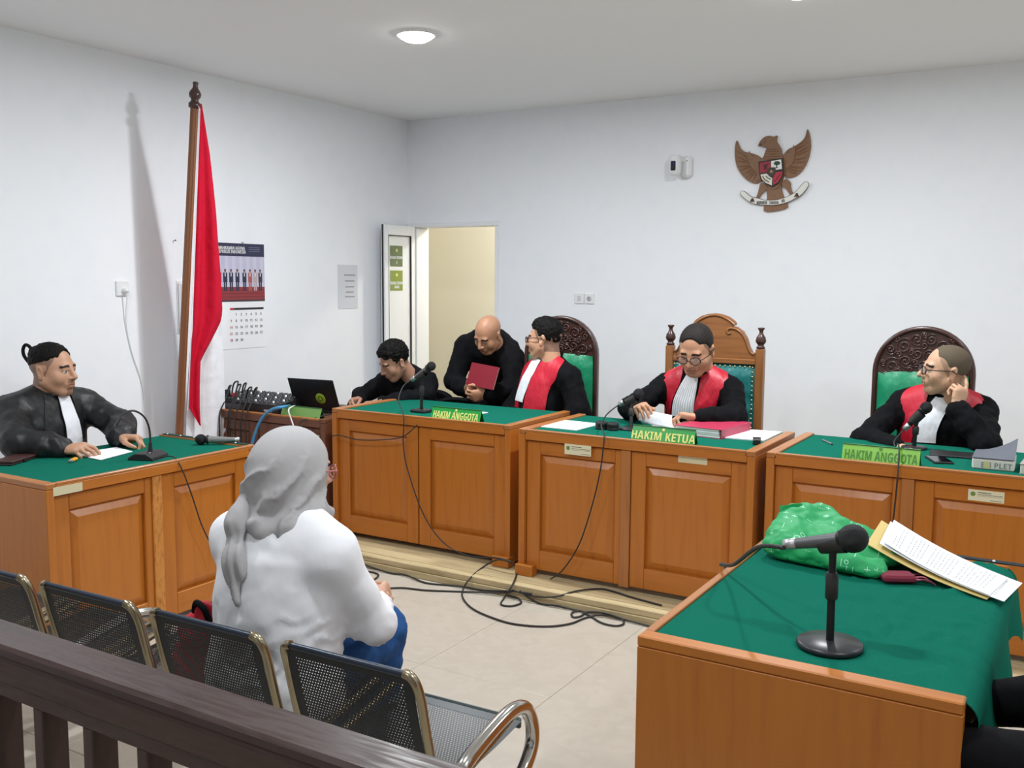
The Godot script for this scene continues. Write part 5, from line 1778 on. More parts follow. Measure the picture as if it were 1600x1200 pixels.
# ------------------------------------------------------------------ perforated metal bench
func perforated(w: float, l: float, bend: float, roll: float) -> ArrayMesh:
	# a plate in x and along y, holes 5 mm wide 8.2 mm apart, bulging towards +z by bend; plain border
	var st := SurfaceTool.new()
	st.begin(Mesh.PRIMITIVE_TRIANGLES)
	st.set_smooth_group(-1)
	var pitch := 0.0082
	var border := 0.022
	var nx := int((w - 2 * border) / pitch)
	var ny := int((l - 2 * border) / pitch)
	var x0 := -nx * pitch / 2
	var y0 := (l - ny * pitch) / 2
	var put := func(p: Vector2) -> Vector3:
		var v := p.y / l
		return Vector3(p.x, p.y, bend * sin(v * PI) + roll * v * v)
	var eight := []
	for k in 8:
		var a := TAU * k / 8.0 + PI / 8
		eight.append(Vector2(cos(a), sin(a)) * 0.0017)
	var square := [Vector2(1, 0), Vector2(1, 1), Vector2(0, 1), Vector2(-1, 1), Vector2(-1, 0), Vector2(-1, -1), Vector2(0, -1), Vector2(1, -1)]
	for j in ny:
		var shift := 0.5 * pitch if j % 2 else 0.0
		for i in nx - (j % 2):
			var c := Vector2(x0 + (i + 0.5) * pitch + shift, y0 + (j + 0.5) * pitch)
			for k in 8:
				var n := (k + 1) % 8
				var a: Vector3 = put.call(c + eight[k])
				var b: Vector3 = put.call(c + eight[n])
				var d: Vector3 = put.call(c + square[n] * pitch * 0.5)
				var e: Vector3 = put.call(c + square[(k + 2) % 8] * pitch * 0.5)
				st.add_vertex(a); st.add_vertex(b); st.add_vertex(e)
				st.add_vertex(a); st.add_vertex(e); st.add_vertex(d)
		if j % 2:
			for s in [-1.0, 1.0]:
				var xa: float = s * (nx * pitch / 2 - pitch / 2)
				var xb: float = s * nx * pitch / 2
				var ya := y0 + j * pitch
				var q := [put.call(Vector2(xa, ya)), put.call(Vector2(xb, ya)), put.call(Vector2(xb, ya + pitch)), put.call(Vector2(xa, ya + pitch))]
				for k in [0, 1, 2, 0, 2, 3]:
					st.add_vertex(q[k])
	# borders
	var ys := []
	for k in 13:
		ys.append(l * k / 12.0)
	for s in [-1.0, 1.0]:
		for k in 12:
			var q := [put.call(Vector2(s * w / 2, ys[k])), put.call(Vector2(s * nx * pitch / 2, ys[k])), put.call(Vector2(s * nx * pitch / 2, ys[k + 1])), put.call(Vector2(s * w / 2, ys[k + 1]))]
			for i in [0, 1, 2, 0, 2, 3]:
				st.add_vertex(q[i])
	for e in [[0.0, y0], [y0 + ny * pitch, l]]:
		var q := [put.call(Vector2(-nx * pitch / 2, e[0])), put.call(Vector2(nx * pitch / 2, e[0])), put.call(Vector2(nx * pitch / 2, e[1])), put.call(Vector2(-nx * pitch / 2, e[1]))]
		for i in [0, 1, 2, 0, 2, 3]:
			st.add_vertex(q[i])
	st.generate_normals()
	return st.commit()

func make_bench() -> void:
	M.perforated = plain(rgb(44, 47, 49), 0.38, 0.55)
	M.perforated.cull_mode = BaseMaterial3D.CULL_DISABLED
	M.seat_bar = plain(rgb(52, 60, 74), 0.3, 0.4)
	var t := thing("metal_bench", "row of dark perforated metal seats with chrome frames where the woman sits", "bench", Vector3(-1.41, 0, -1.6), 0.03)
	var back := perforated(0.362, 0.30, 0.012, 0.03)
	var seat := perforated(0.385, 0.38, -0.01, 0.0)
	for k in 5:
		var x := 0.012 - 0.447 * k
		# the back leans towards the viewer at its top
		var b := mesh_node("backrest", back, M.perforated, t)
		b.transform = Transform3D(Basis(Vector3.RIGHT, deg_to_rad(10.0)), Vector3(x, 0.42, -0.085))
		var bar := Build.new()
		var tilt := Transform3D(Basis(Vector3.RIGHT, deg_to_rad(10.0)), Vector3(x, 0.42, -0.085))
		bar.tube([tilt * Vector3(-0.18, 0.302, 0.028), tilt * Vector3(0.18, 0.302, 0.028)], 0.0085, 8)
		mesh_node("top_bar", bar.done(), M.seat_bar, t)
		for s in [-1.0, 1.0]:
			var f := Build.new()
			var path := []
			for q in [Vector3(0.162, 0.305, 0.03), Vector3(0.178, 0.30, 0.03), Vector3(0.188, 0.28, 0.026), Vector3(0.191, 0.24, 0.02), Vector3(0.191, 0.15, 0.014), Vector3(0.191, 0.05, 0.004), Vector3(0.191, 0.0, -0.01), Vector3(0.191, -0.03, -0.05), Vector3(0.191, -0.035, -0.2), Vector3(0.191, -0.03, -0.36)]:
				path.append(tilt * Vector3(s * q.x, q.y, q.z))
			f.tube(curve(path, 3), 0.0115, 8)
			mesh_node("side_frame", f.done(), M.dull_metal, t)
		var p := mesh_node("seat", seat, M.perforated, t)
		p.transform = Transform3D(Basis(Vector3.RIGHT, deg_to_rad(-88.0)), Vector3(x, 0.405, -0.1))
		box_node("front_lip", Vector3(x, 0.408, -0.486), Vector3(0.375, 0.03, 0.012), plain(rgb(86, 96, 98), 0.35, 0.4), t, 0.004)
	box_node("beam", Vector3(-0.88, 0.345, -0.26), Vector3(2.2, 0.05, 0.06), M.black_metal, t, 0.006)
	for x in [-0.1, -1.66]:
		tube_node("leg", [Vector3(x, 0.0, 0.0), Vector3(x, 0.05, -0.03), Vector3(x, 0.33, -0.24), Vector3(x, 0.33, -0.28), Vector3(x, 0.05, -0.5), Vector3(x, 0.0, -0.53)], 0.02, M.chrome, t, 10)
	# armrests: a chrome loop from the back frame out to the front
	for x in [0.25, -1.105]:
		var a := Build.new()
		a.tube(curve([Vector3(x, 0.448, -0.11), Vector3(x, 0.470, -0.13), Vector3(x, 0.490, -0.2), Vector3(x, 0.508, -0.3), Vector3(x, 0.508, -0.365), Vector3(x, 0.486, -0.42), Vector3(x, 0.433, -0.452), Vector3(x, 0.373, -0.45), Vector3(x, 0.323, -0.40), Vector3(x, 0.313, -0.33)], 5), 0.0185, 14)
		mesh_node("armrest", a.done(), M.chrome, t)
		var kn := Build.new()
		kn.tube([Vector3(x, 0.430, -0.098), Vector3(x, 0.450, -0.112), Vector3(x, 0.462, -0.122)], [0.021, 0.0225, 0.021], 14)
		mesh_node("armrest_cap", kn.done(), M.chrome, t)
		tube_node("bracket", [Vector3(x, 0.34, -0.33), Vector3(x - 0.06, 0.345, -0.28)], 0.014, M.chrome, t)

# ------------------------------------------------------------------ rail
func make_rail() -> void:
	var t := thing("wooden_rail", "dark varnished wooden rail with square balusters across the foreground", "railing", Vector3(-1.7, 0, -0.98))
	var m := Build.new()
	# moulded top rail, its profile drawn along x
	var prof := [Vector2(-0.045, 0.905), Vector2(-0.042, 0.918), Vector2(-0.036, 0.922), Vector2(0.036, 0.922), Vector2(0.044, 0.917), Vector2(0.047, 0.908), Vector2(0.0445, 0.903), Vector2(0.048, 0.898), Vector2(0.048, 0.86), Vector2(0.044, 0.856), Vector2(-0.044, 0.856), Vector2(-0.045, 0.86)]
	for i in prof.size():
		var a: Vector2 = prof[i]
		var b: Vector2 = prof[(i + 1) % prof.size()]
		m.quad(Vector3(-3.2, a.y, a.x), Vector3(2.6, a.y, a.x), Vector3(2.6, b.y, b.x), Vector3(-3.2, b.y, b.x), Vector3(-0.3, 0.89, 0))
	for x in [-3.2, 2.6]:
		for i in range(1, prof.size() - 1):
			m.tri(Vector3(x, prof[0].y, prof[0].x), Vector3(x, prof[i].y, prof[i].x), Vector3(x, prof[i + 1].y, prof[i + 1].x), Vector3(-0.3, 0.89, 0))
	mesh_node("handrail", m.done(), M.rail_wood_h, t)
	box_node("sub_rail", Vector3(-0.3, 0.8355, -0.004), Vector3(5.8, 0.04, 0.06), M.rail_wood_h, t, 0.003)
	box_node("bottom_rail", Vector3(-0.3, 0.1, -0.004), Vector3(5.8, 0.06, 0.06), M.rail_wood_h, t, 0.003)
	for k in 41:
		var x := -3.08 + k * 0.1385
		box_node("baluster", Vector3(x + 1.7 - 1.51 + 0.0, 0.4725, -0.004), Vector3(0.026, 0.684, 0.05), M.rail_wood_v, t, 0.002)
	for x in [-3.15, 2.55]:
		box_node("post", Vector3(x, 0.4275, -0.004), Vector3(0.09, 0.855, 0.07), M.rail_wood_v, t, 0.004)

func make_furniture() -> void:
	M.green_leather = cloth(rgb(18, 138, 96), 0.42)
	M.teal_leather = cloth(rgb(16, 108, 106), 0.4)
	carved_chair("dark carved arched chair with green padding behind the judge resting his head", Vector3(-0.738, PLAT, -5.3), 0.0)
	carved_chair("dark carved arched chair with green padding behind the turned judge", Vector3(-2.855, PLAT, -5.33), 0.12)
	tall_chair()
	office_chair("black chair of the man who writes", Vector3(-3.98, 0.0, -5.42), 0.0, 0.62, 0.80)
	office_chair("black chair between the writing man and the bending man", Vector3(-3.42, PLAT, -5.05), 0.0, 0.40, 0.74)
	stool("plain wooden stool under the man with a topknot", Vector3(-4.47, 0, -2.88))
	stool("plain wooden stool under the person at the edge of view", Vector3(0.22, 0, -2.15))
	make_bench()
	make_rail()

# ------------------------------------------------------------------ on the walls
const EAGLE := {
	"wing_left": [[-0.2402, 0.2372], [-0.2154, 0.1879], [-0.1869, 0.1623], [-0.1426, 0.1491], [-0.1040, 0.1362], [-0.0706, 0.1132], [-0.0482, 0.0884], [-0.0456, 0.0147], [-0.0653, -0.0396], [-0.0975, -0.0540], [-0.1305, -0.0473], [-0.1698, -0.0216], [-0.2100, 0.0229], [-0.2366, 0.0723], [-0.2496, 0.1316], [-0.2515, 0.1902]],
	"wing_right": [[0.2282, 0.2775], [0.2434, 0.2433], [0.2531, 0.1942], [0.2538, 0.1482], [0.2418, 0.0875], [0.2181, 0.0324], [0.1833, -0.0071], [0.1422, -0.0258], [0.1000, -0.0238], [0.0826, 0.0187], [0.0587, 0.0928], [0.0788, 0.1228], [0.1091, 0.1572], [0.1503, 0.1752], [0.1909, 0.2008], [0.2157, 0.2299]],
	"body": [[-0.0493, 0.1199], [-0.0396, 0.1507], [-0.0297, 0.1762], [-0.0514, 0.1802], [-0.0733, 0.1894], [-0.0846, 0.2033], [-0.0666, 0.2309], [-0.0430, 0.2476], [-0.0109, 0.2516], [0.0160, 0.2435], [0.0344, 0.2500], [0.0302, 0.2192], [0.0500, 0.1868], [0.0642, 0.1600], [0.0706, 0.1285], [0.0852, 0.0913], [0.0932, 0.0182], [0.0648, -0.0743], [0.0230, -0.0987], [-0.0210, -0.0706], [-0.0673, 0.0158], [-0.0644, 0.0893]],
	"tail": [[-0.0210, -0.0706], [0.0644, -0.0639], [0.0766, -0.1062], [0.0944, -0.1591], [0.1204, -0.2176], [0.0388, -0.2412], [-0.0395, -0.2362], [-0.0180, -0.1550]],
	"leg_left": [[-0.0649, -0.0528], [-0.0210, -0.0706], [-0.0307, -0.1018], [-0.0621, -0.1322], [-0.0826, -0.1685], [-0.1097, -0.1755], [-0.1264, -0.1696], [-0.0943, -0.1469], [-0.0794, -0.1051]],
	"leg_right": [[0.0746, -0.0539], [0.1057, -0.0345], [0.1330, -0.0617], [0.1338, -0.0825], [0.1514, -0.1300], [0.1937, -0.1421], [0.1681, -0.1567], [0.1360, -0.1398], [0.1082, -0.1023], [0.0809, -0.0802]],
	"shield": [[-0.0778, 0.0848], [0.0000, 0.0935], [0.0823, 0.0992], [0.0905, 0.0183], [0.0841, -0.0230], [0.0591, -0.0636], [0.0171, -0.0854], [-0.0266, -0.0651], [-0.0604, -0.0267], [-0.0716, 0.0160]],
	"ribbon": [[-0.1997, -0.1216], [-0.1782, -0.1011], [-0.1274, -0.1403], [-0.0832, -0.1526], [-0.0284, -0.1678], [0.0362, -0.1701], [0.0944, -0.1591], [0.1412, -0.1400], [0.1770, -0.1155], [0.2269, -0.0607], [0.2560, -0.0775], [0.2168, -0.1352], [0.1787, -0.1597], [0.1219, -0.1863], [0.0481, -0.2021], [-0.0381, -0.1992], [-0.1038, -0.1890], [-0.1428, -0.1717]],
	"q1": [[-0.0683, 0.0763], [0.0004, 0.0841], [0.0047, 0.0384], [-0.0240, 0.0136], [-0.0659, 0.0078]],
	"q2": [[0.0068, 0.0842], [0.0736, 0.0909], [0.0811, 0.0292], [0.0345, 0.0253], [0.0083, 0.0434]],
	"q3": [[-0.0613, -0.0003], [-0.0183, 0.0055], [0.0041, -0.0192], [0.0177, -0.0251], [0.0178, -0.0749], [-0.0215, -0.0574], [-0.0493, -0.0325]],
	"q4": [[0.0245, -0.0228], [0.0404, 0.0104], [0.0854, 0.0133], [0.0798, -0.0202], [0.0561, -0.0556], [0.0263, -0.0726]],
	"star": [[-0.0191, 0.0291], [0.0072, 0.0435], [0.0366, 0.0419], [0.0431, 0.0103], [0.0280, -0.0151], [0.0041, -0.0192], [-0.0182, 0.0028]],
}

func outline(key: String, smooth_ := 4) -> PackedVector2Array:
	var p := []
	for q in EAGLE[key]:
		p.append(Vector2(q[0], q[1]))
	if smooth_ <= 1:
		return PackedVector2Array(p)
	return spline2(p, smooth_, true)

func make_eagle() -> void:
	var wood := plain(Color.WHITE, 0.5)
	wood.albedo_texture = noise_tex(0.03, [rgb(112, 80, 56), rgb(136, 98, 68), rgb(124, 88, 62)], 256, FastNoiseLite.TYPE_SIMPLEX_SMOOTH, 4, 77)
	triplanar(wood, Vector3(5, 5, 5))
	var dark := plain(rgb(84, 58, 42), 0.6)
	var white := plain(rgb(232, 230, 224), 0.6)
	var ink := plain(rgb(40, 34, 32), 0.6)
	var t := thing("eagle_emblem", "carved wooden eagle emblem with coloured shield and white motto ribbon", "emblem", Vector3(-1.905, 2.27, WALL_Z))
	for s in [["wing_left", -1.0], ["wing_right", 1.0]]:
		var m := Build.new()
		m.plate(outline(s[0]), 0.0, 0.016)
		var w := mesh_node("wing", m.done(), wood, t)
		# long feathers fanned over the wing
		var out: Array = EAGLE[s[0]]
		var root := Vector2(s[1] * 0.06, 0.09)
		var rim := outline(s[0], 4)
		for k in 9:
			var a := rim[int(((0.62 if s[1] < 0 else 0.085) + k * 0.038) * rim.size()) % rim.size()]
			var b := root.lerp(a, 0.38) + Vector2(0, -0.012 * k + 0.03) * 0.4
			var tip := root.lerp(a, 0.985)
			var n := (tip - b).orthogonal().normalized()
			var f := Build.new()
			f.tube([Vector3(b.x, b.y, 0.014), Vector3((b.x + tip.x) / 2 + n.x * 0.004, (b.y + tip.y) / 2 + n.y * 0.004, 0.0165), Vector3(tip.x, tip.y, 0.014)], [0.004, 0.0065, 0.002], 6)
			mesh_node("feather", f.done(), wood, w)
		# shorter coverts near the body
		var cov := PackedVector2Array()
		for q in out:
			var v := Vector2(q[0], q[1])
			cov.append(root.lerp(v, 0.5 if absf(v.x) > 0.12 else 0.9))
		m = Build.new()
		m.plate(cov, 0.0155, 0.022, Transform3D.IDENTITY)
		mesh_node("covert", m.done(), wood, w)
	for key in ["tail", "leg_left", "leg_right"]:
		var m := Build.new()
		m.plate(outline(key, 3), 0.0, 0.02)
		mesh_node("tail" if key == "tail" else "leg", m.done(), wood, t)
	var m := Build.new()
	m.plate(outline("body", 3), 0.0, 0.03)
	mesh_node("body", m.done(), wood, t)
	m = Build.new()
	m.lathe([Vector2(0.0035, 0), Vector2(0.0025, 0.002), Vector2(0, 0.003)], Transform3D(Basis(Vector3.RIGHT, PI / 2), Vector3(-0.045, 0.213, 0.03)), 8)
	mesh_node("eye", m.done(), ink, t)
	m = Build.new()
	m.plate(PackedVector2Array([Vector2(-0.092, 0.193), Vector2(-0.066, 0.207), Vector2(-0.062, 0.195), Vector2(-0.08, 0.188)]), 0.01, 0.034)
	mesh_node("beak", m.done(), dark, t)
	# breast feathers
	for k in 5:
		m = Build.new()
		var y := 0.17 - k * 0.016
		m.tube([Vector3(-0.03 - k * 0.004, y, 0.03), Vector3(0.01, y - 0.008, 0.033), Vector3(0.052 + k * 0.004, y - 0.006, 0.03)], 0.003, 6)
		mesh_node("neck_feather", m.done(), wood, t)
	m = Build.new()
	m.plate(outline("shield", 1), 0.0, 0.042, Transform3D.IDENTITY, 0.002)
	var sh := mesh_node("shield", m.done(), ink, t)
	for q in [["q1", rgb(150, 30, 44)], ["q2", rgb(232, 230, 224)], ["q3", rgb(226, 220, 206)], ["q4", rgb(176, 36, 56)], ["star", rgb(52, 44, 42)]]:
		m = Build.new()
		m.plate(outline(q[0], 1), 0.0415, 0.0445 + (0.002 if q[0] == "star" else 0.0))
		mesh_node("shield_field", m.done(), plain(q[1], 0.5), sh)
	m = Build.new()
	var star := PackedVector2Array()
	for k in 10:
		var a := PI / 2 + TAU * k / 10.0
		star.append(Vector2(0.012, 0.016) + Vector2(cos(a), sin(a)) * (0.014 if k % 2 == 0 else 0.006))
	m.plate(star, 0.0465, 0.0485)
	mesh_node("star", m.done(), plain(rgb(176, 140, 70), 0.5), sh)
	# banyan tree
	m = Build.new()
	var tree := PackedVector2Array()
	for k in 16:
		var a := TAU * k / 16.0
		tree.append(Vector2(0.047, 0.068) + Vector2(cos(a) * 0.021, sin(a) * 0.013) * (1.0 + 0.12 * sin(a * 7.0)))
	m.plate(tree, 0.0445, 0.0475)
	m.box(Vector3(0.046, 0.05, 0.046), Vector3(0.006, 0.026, 0.003), 0.0)
	m.box(Vector3(0.046, 0.039, 0.046), Vector3(0.018, 0.003, 0.003), 0.0)
	mesh_node("tree", m.done(), plain(rgb(30, 70, 48), 0.6), sh)
	# bull's head
	m = Build.new()
	m.plate(PackedVector2Array([Vector2(-0.05, 0.066), Vector2(-0.04, 0.056), Vector2(-0.038, 0.036), Vector2(-0.03, 0.028), Vector2(-0.022, 0.036), Vector2(-0.018, 0.058), Vector2(-0.008, 0.07), Vector2(-0.022, 0.064), Vector2(-0.036, 0.062)]), 0.0445, 0.0475)
	mesh_node("bull_head", m.done(), plain(rgb(70, 22, 30), 0.6), sh)
	# rice and cotton sprigs, chain
	m = Build.new()
	m.tube([Vector3(-0.046, -0.012, 0.045), Vector3(-0.03, -0.036, 0.046), Vector3(-0.002, -0.052, 0.045)], 0.004, 6)
	mesh_node("rice_sprig", m.done(), plain(rgb(130, 120, 96), 0.6), sh)
	m = Build.new()
	m.tube([Vector3(-0.024, -0.012, 0.045), Vector3(-0.01, -0.026, 0.046), Vector3(0.01, -0.034, 0.045)], 0.0035, 6)
	mesh_node("cotton_sprig", m.done(), plain(rgb(96, 120, 90), 0.6), sh)
	m = Build.new()
	m.tube([Vector3(0.034, -0.05, 0.045), Vector3(0.052, -0.03, 0.046), Vector3(0.07, 0.0, 0.045)], 0.0035, 6)
	mesh_node("chain", m.done(), plain(rgb(140, 30, 46), 0.5), sh)
	# ribbon
	m = Build.new()
	m.plate(outline("ribbon", 3), 0.018, 0.028)
	var rb := mesh_node("ribbon", m.done(), white, t)
	var edge := outline("ribbon", 3)
	m = Build.new()
	var ring := []
	for p in edge:
		ring.append(Vector3(p.x, p.y, 0.0265))
	ring.append(ring[0])
	m.tube(ring, 0.0022, 5, false)
	mesh_node("ribbon_edge", m.done(), dark, rb)
	var words := [["BHINNEKA", -0.05, -0.184, -0.03], ["TUNGGAL", 0.032, -0.187, 0.03], ["IKA", 0.092, -0.177, 0.22]]
	for w in words:
		var o := mesh_node("lettering", text_mesh(w[0], 0.0155, 0.002), ink, rb)
		o.transform = Transform3D(Basis(Vector3(0, 0, 1), w[3]), Vector3(w[1], w[2], 0.0292))
		o.scale = Vector3(0.66, 1.3, 1)
	for s in [-1.0, 1.0]:
		for k in 3:
			m = Build.new()
			var c := Vector2(-0.115, -0.17) if s < 0 else Vector2(0.18, -0.148)
			m.tube([Vector3(c.x, c.y + 0.016, 0.03), Vector3(c.x + (k - 1) * 0.014, c.y - 0.008, 0.034)], [0.006, 0.003], 6)
			mesh_node("claw", m.done(), dark, t)

func make_wall_things() -> void:
	make_eagle()
	# security camera
	var t := thing("security_camera", "small white security camera with black lens beside the eagle emblem", "camera", Vector3(-2.53, 2.355, WALL_Z))
	box_node("wall_mount", Vector3(0.035, -0.005, 0.02), Vector3(0.075, 0.15, 0.04), M.white_plastic, t, 0.018)
	var m := Build.new()
	m.tube([Vector3(0.02, 0.04, 0.03), Vector3(-0.01, 0.05, 0.08)], 0.018, 10)
	mesh_node("arm", m.done(), M.white_plastic, t)
	m = Build.new()
	m.lathe([Vector2(0.0, -0.07), Vector2(0.03, -0.066), Vector2(0.04, -0.05), Vector2(0.042, 0.0), Vector2(0.042, 0.055), Vector2(0.034, 0.068), Vector2(0.0, 0.072)], Transform3D(Basis.IDENTITY, Vector3(-0.02, 0.0, 0.095)), 18)
	mesh_node("housing", m.done(), M.white_plastic, t)
	box_node("lens_window", Vector3(-0.02, -0.005, 0.135), Vector3(0.036, 0.066, 0.014), plain(rgb(14, 16, 30), 0.12), t, 0.006)
	m = Build.new()
	m.lathe([Vector2(0.011, 0.0), Vector2(0.009, 0.004), Vector2(0.0, 0.006)], Transform3D(Basis(Vector3.RIGHT, PI / 2), Vector3(-0.02, 0.01, 0.142)), 12)
	mesh_node("lens", m.done(), plain(rgb(40, 44, 90), 0.08), t)
	m = Build.new()
	m.lathe([Vector2(0.004, 0.0), Vector2(0.0, 0.003)], Transform3D(Basis(Vector3.RIGHT, PI / 2), Vector3(0.045, 0.035, 0.04)), 8)
	mesh_node("screw", m.done(), M.rubber, t)
	# two switch plates on the back wall
	for k in 2:
		var s := thing("wall_socket", ["white switch plate on the back wall, the one nearer the doorway", "white socket plate on the back wall, the one nearer the tall chair"][k], "socket", Vector3(-3.326 + k * 0.085, 1.426, WALL_Z), 0.0, "plates on the back wall")
		box_node("plate", Vector3(0, 0, 0.005), Vector3(0.08, 0.08, 0.01), M.white_plastic, s, 0.004)
		if k == 0:
			box_node("rocker", Vector3(0, 0, 0.0115), Vector3(0.028, 0.04, 0.004), plain(rgb(206, 208, 208), 0.4), s, 0.001)
		else:
			m = Build.new()
			m.lathe([Vector2(0.02, 0.0), Vector2(0.018, 0.003), Vector2(0.0, 0.0035)], Transform3D(Basis(Vector3.RIGHT, PI / 2), Vector3(0, 0, 0.01)), 14)
			mesh_node("outlet", m.done(), plain(rgb(190, 192, 192), 0.5), s)
			box_node("indicator", Vector3(0.0, 0.006, 0.0142), Vector3(0.012, 0.008, 0.002), plain(rgb(120, 124, 124), 0.5), s, 0.0)
	# socket with a plug on the left wall
	var sk := thing("wall_socket", "white socket with a plug and thin cord on the wall behind the flag", "socket", Vector3(WALL_X, 1.498, -3.715))
	box_node("plate", Vector3(0.006, 0, 0), Vector3(0.012, 0.09, 0.085), M.white_plastic, sk, 0.004)
	m = Build.new()
	m.lathe([Vector2(0.019, 0.0), Vector2(0.017, 0.02), Vector2(0.01, 0.032), Vector2(0, 0.034)], Transform3D(Basis(Vector3(0, 0, 1), -PI / 2), Vector3(0.012, -0.012, -0.01)), 14)
	mesh_node("plug", m.done(), M.white_plastic, sk)
	tube_node("cord", curve([Vector3(0.035, -0.02, -0.01), Vector3(0.03, -0.06, -0.012), Vector3(0.01, -0.2, -0.015), Vector3(0.006, -0.38, -0.05), Vector3(0.006, -0.6, -0.12), Vector3(0.006, -0.9, -0.14), Vector3(0.01, -1.4, -0.14)], 4), 0.004, M.white_plastic, sk, 6)
	# slim white box on the wall behind the pole
	var h := thing("cable_box", "slim white plastic box on the wall half hidden by the flagpole", "box", Vector3(WALL_X, 1.38, -4.145))
	box_node("cover", Vector3(0.016, 0, 0), Vector3(0.032, 0.32, 0.06), M.white_plastic, h, 0.014)
	box_node("back_plate", Vector3(0.004, 0, 0), Vector3(0.008, 0.33, 0.07), M.white_plastic, h, 0.002)
	var nail := thing("nail", "small dark nail in the wall between the socket and the flagpole", "nail", Vector3(WALL_X, 1.79, -4.10))
	tube_node("shank", [Vector3(0, 0, 0), Vector3(0.02, 0.003, 0)], 0.002, M.rubber, nail, 6)
	tube_node("nail_head", [Vector3(0.02, 0.003, 0), Vector3(0.022, 0.003, 0)], 0.005, M.rubber, nail, 8)
	# notice sheet
	var n := thing("wall_notice", "single white notice sheet in a clear sleeve on the wall by the door", "notice", Vector3(WALL_X, 1.5, -5.732))
	box_node("sheet", Vector3(0.002, 0, 0), Vector3(0.004, 0.335, 0.225), plain(rgb(214, 217, 224), 0.4), n, 0.001)
	var lines := [[0.09, 0.13], [0.045, 0.11], [0.0, 0.1], [-0.04, 0.09], [-0.075, 0.11]]
	for l in lines:
		box_node("print_line", Vector3(0.0045, l[0], -0.02), Vector3(0.001, 0.009, l[1]), plain(rgb(150, 152, 160), 0.6), n, 0.0)
	make_calendar()
	make_flag()

func make_calendar() -> void:
	var t := thing("wall_calendar", "large wall calendar with group photograph above a month sheet, behind the flag", "calendar", Vector3(WALL_X, 1.44, -4.645))
	# printed photograph: a row of people in dark suits on red steps
	var im := Image.create(220, 190, false, Image.FORMAT_RGBA8)
	im.fill(rgb(196, 192, 214))
	for k in 7:
		im.fill_rect(Rect2i(8 + k * 32, 0, 14, 130), rgb(206, 203, 224))
	im.fill_rect(Rect2i(0, 128, 220, 62), rgb(146, 52, 56))
	for k in 4:
		im.fill_rect(Rect2i(0, 140 + k * 14, 220, 4), rgb(120, 40, 46))
	im.fill_rect(Rect2i(0, 182, 220, 8), rgb(70, 56, 66))
	var xs := [14, 40, 66, 94, 126, 152, 176, 200]
	for k in xs.size():
		var x: int = xs[k]
		var suit: Color = rgb(34, 40, 66) if k < 5 else [rgb(176, 92, 84), rgb(190, 170, 176), rgb(46, 44, 58)][k - 5]
		im.fill_rect(Rect2i(x - 4, 58, 8, 10), rgb(150, 108, 92))
		im.fill_rect(Rect2i(x - 4, 55, 8, 5), rgb(28, 24, 26))
		im.fill_rect(Rect2i(x - 9, 69, 18, 40), suit)
		im.fill_rect(Rect2i(x - 2, 69, 4, 16), rgb(226, 226, 232))
		im.fill_rect(Rect2i(x - 7, 109, 6, 36), suit)
		im.fill_rect(Rect2i(x + 1, 109, 6, 36), suit)
	var photo := plain(Color.WHITE, 0.45)
	photo.albedo_texture = ImageTexture.create_from_image(im)
	# local: +x into the room, z along the wall; right edge at -z as seen from the room
	var z0 := 0.215
	var z1 := -0.215
	box_node("backing", Vector3(0.002, 0, 0), Vector3(0.003, 0.7, 0.43), M.paper, t, 0.0)
	box_node("header", Vector3(0.0045, 0.31, 0), Vector3(0.002, 0.085, 0.43), plain(rgb(44, 46, 76), 0.45), t, 0.0)
	var m := Build.new()
	m.card(Vector3(0.0045, 0.268, z0), Vector3(0.0045, 0.268, z1), Vector3(0.0045, -0.035, z1), Vector3(0.0045, -0.035, z0))
	mesh_node("photograph", m.done(), photo, t)
	var b := Basis(Vector3(0, 0, -1), Vector3.UP, Vector3(1, 0, 0))
	for r in [["MAHKAMAH AGUNG", 0.32, 0.075, 0.022], ["REPUBLIK INDONESIA", 0.296, 0.078, 0.022]]:
		var o := mesh_node("lettering", text_mesh(r[0], r[3], 0.001), M.white_plastic, t)
		o.transform = Transform3D(b, Vector3(0.006, r[1], r[2]))
		o.scale.x = 0.8
	for k in 3:
		box_node("print_line", Vector3(0.0058, 0.328 - k * 0.013, -0.125), Vector3(0.0006, 0.004, 0.1), plain(rgb(120, 122, 150), 0.6), t, 0.0)
	# the month sheet
	box_node("weekday_bar", Vector3(0.0042, -0.083, -0.065), Vector3(0.001, 0.014, 0.27), plain(rgb(40, 38, 42), 0.6), t, 0.0)
	box_node("weekday_bar", Vector3(0.0044, -0.083, 0.085), Vector3(0.001, 0.014, 0.035), plain(rgb(190, 40, 50), 0.6), t, 0.0)
	var rows := [["", "1", "2", "3", "4", "5", "6"], ["7", "8", "9", "10", "11", "12", "13"], ["14", "15", "16", "17", "18", "19", "20"], ["21", "22", "23", "24", "25", "26", "27"], ["28", "29", "30", "", "", "", ""]]
	var grey := plain(rgb(96, 100, 110), 0.6)
	var red := plain(rgb(176, 60, 66), 0.6)
	for r in rows.size():
		for c in 7:
			if rows[r][c] == "":
				continue
			var o := mesh_node("date_number", text_mesh(rows[r][c], 0.017, 0.0008), red if c == 0 else grey, t)
			o.transform = Transform3D(b, Vector3(0.0042, -0.12 - r * 0.043, 0.095 - c * 0.045))
	tube_node("hanging_pin", [Vector3(0.0, 0.357, -0.02), Vector3(0.012, 0.357, -0.02)], 0.007, M.silver, t)

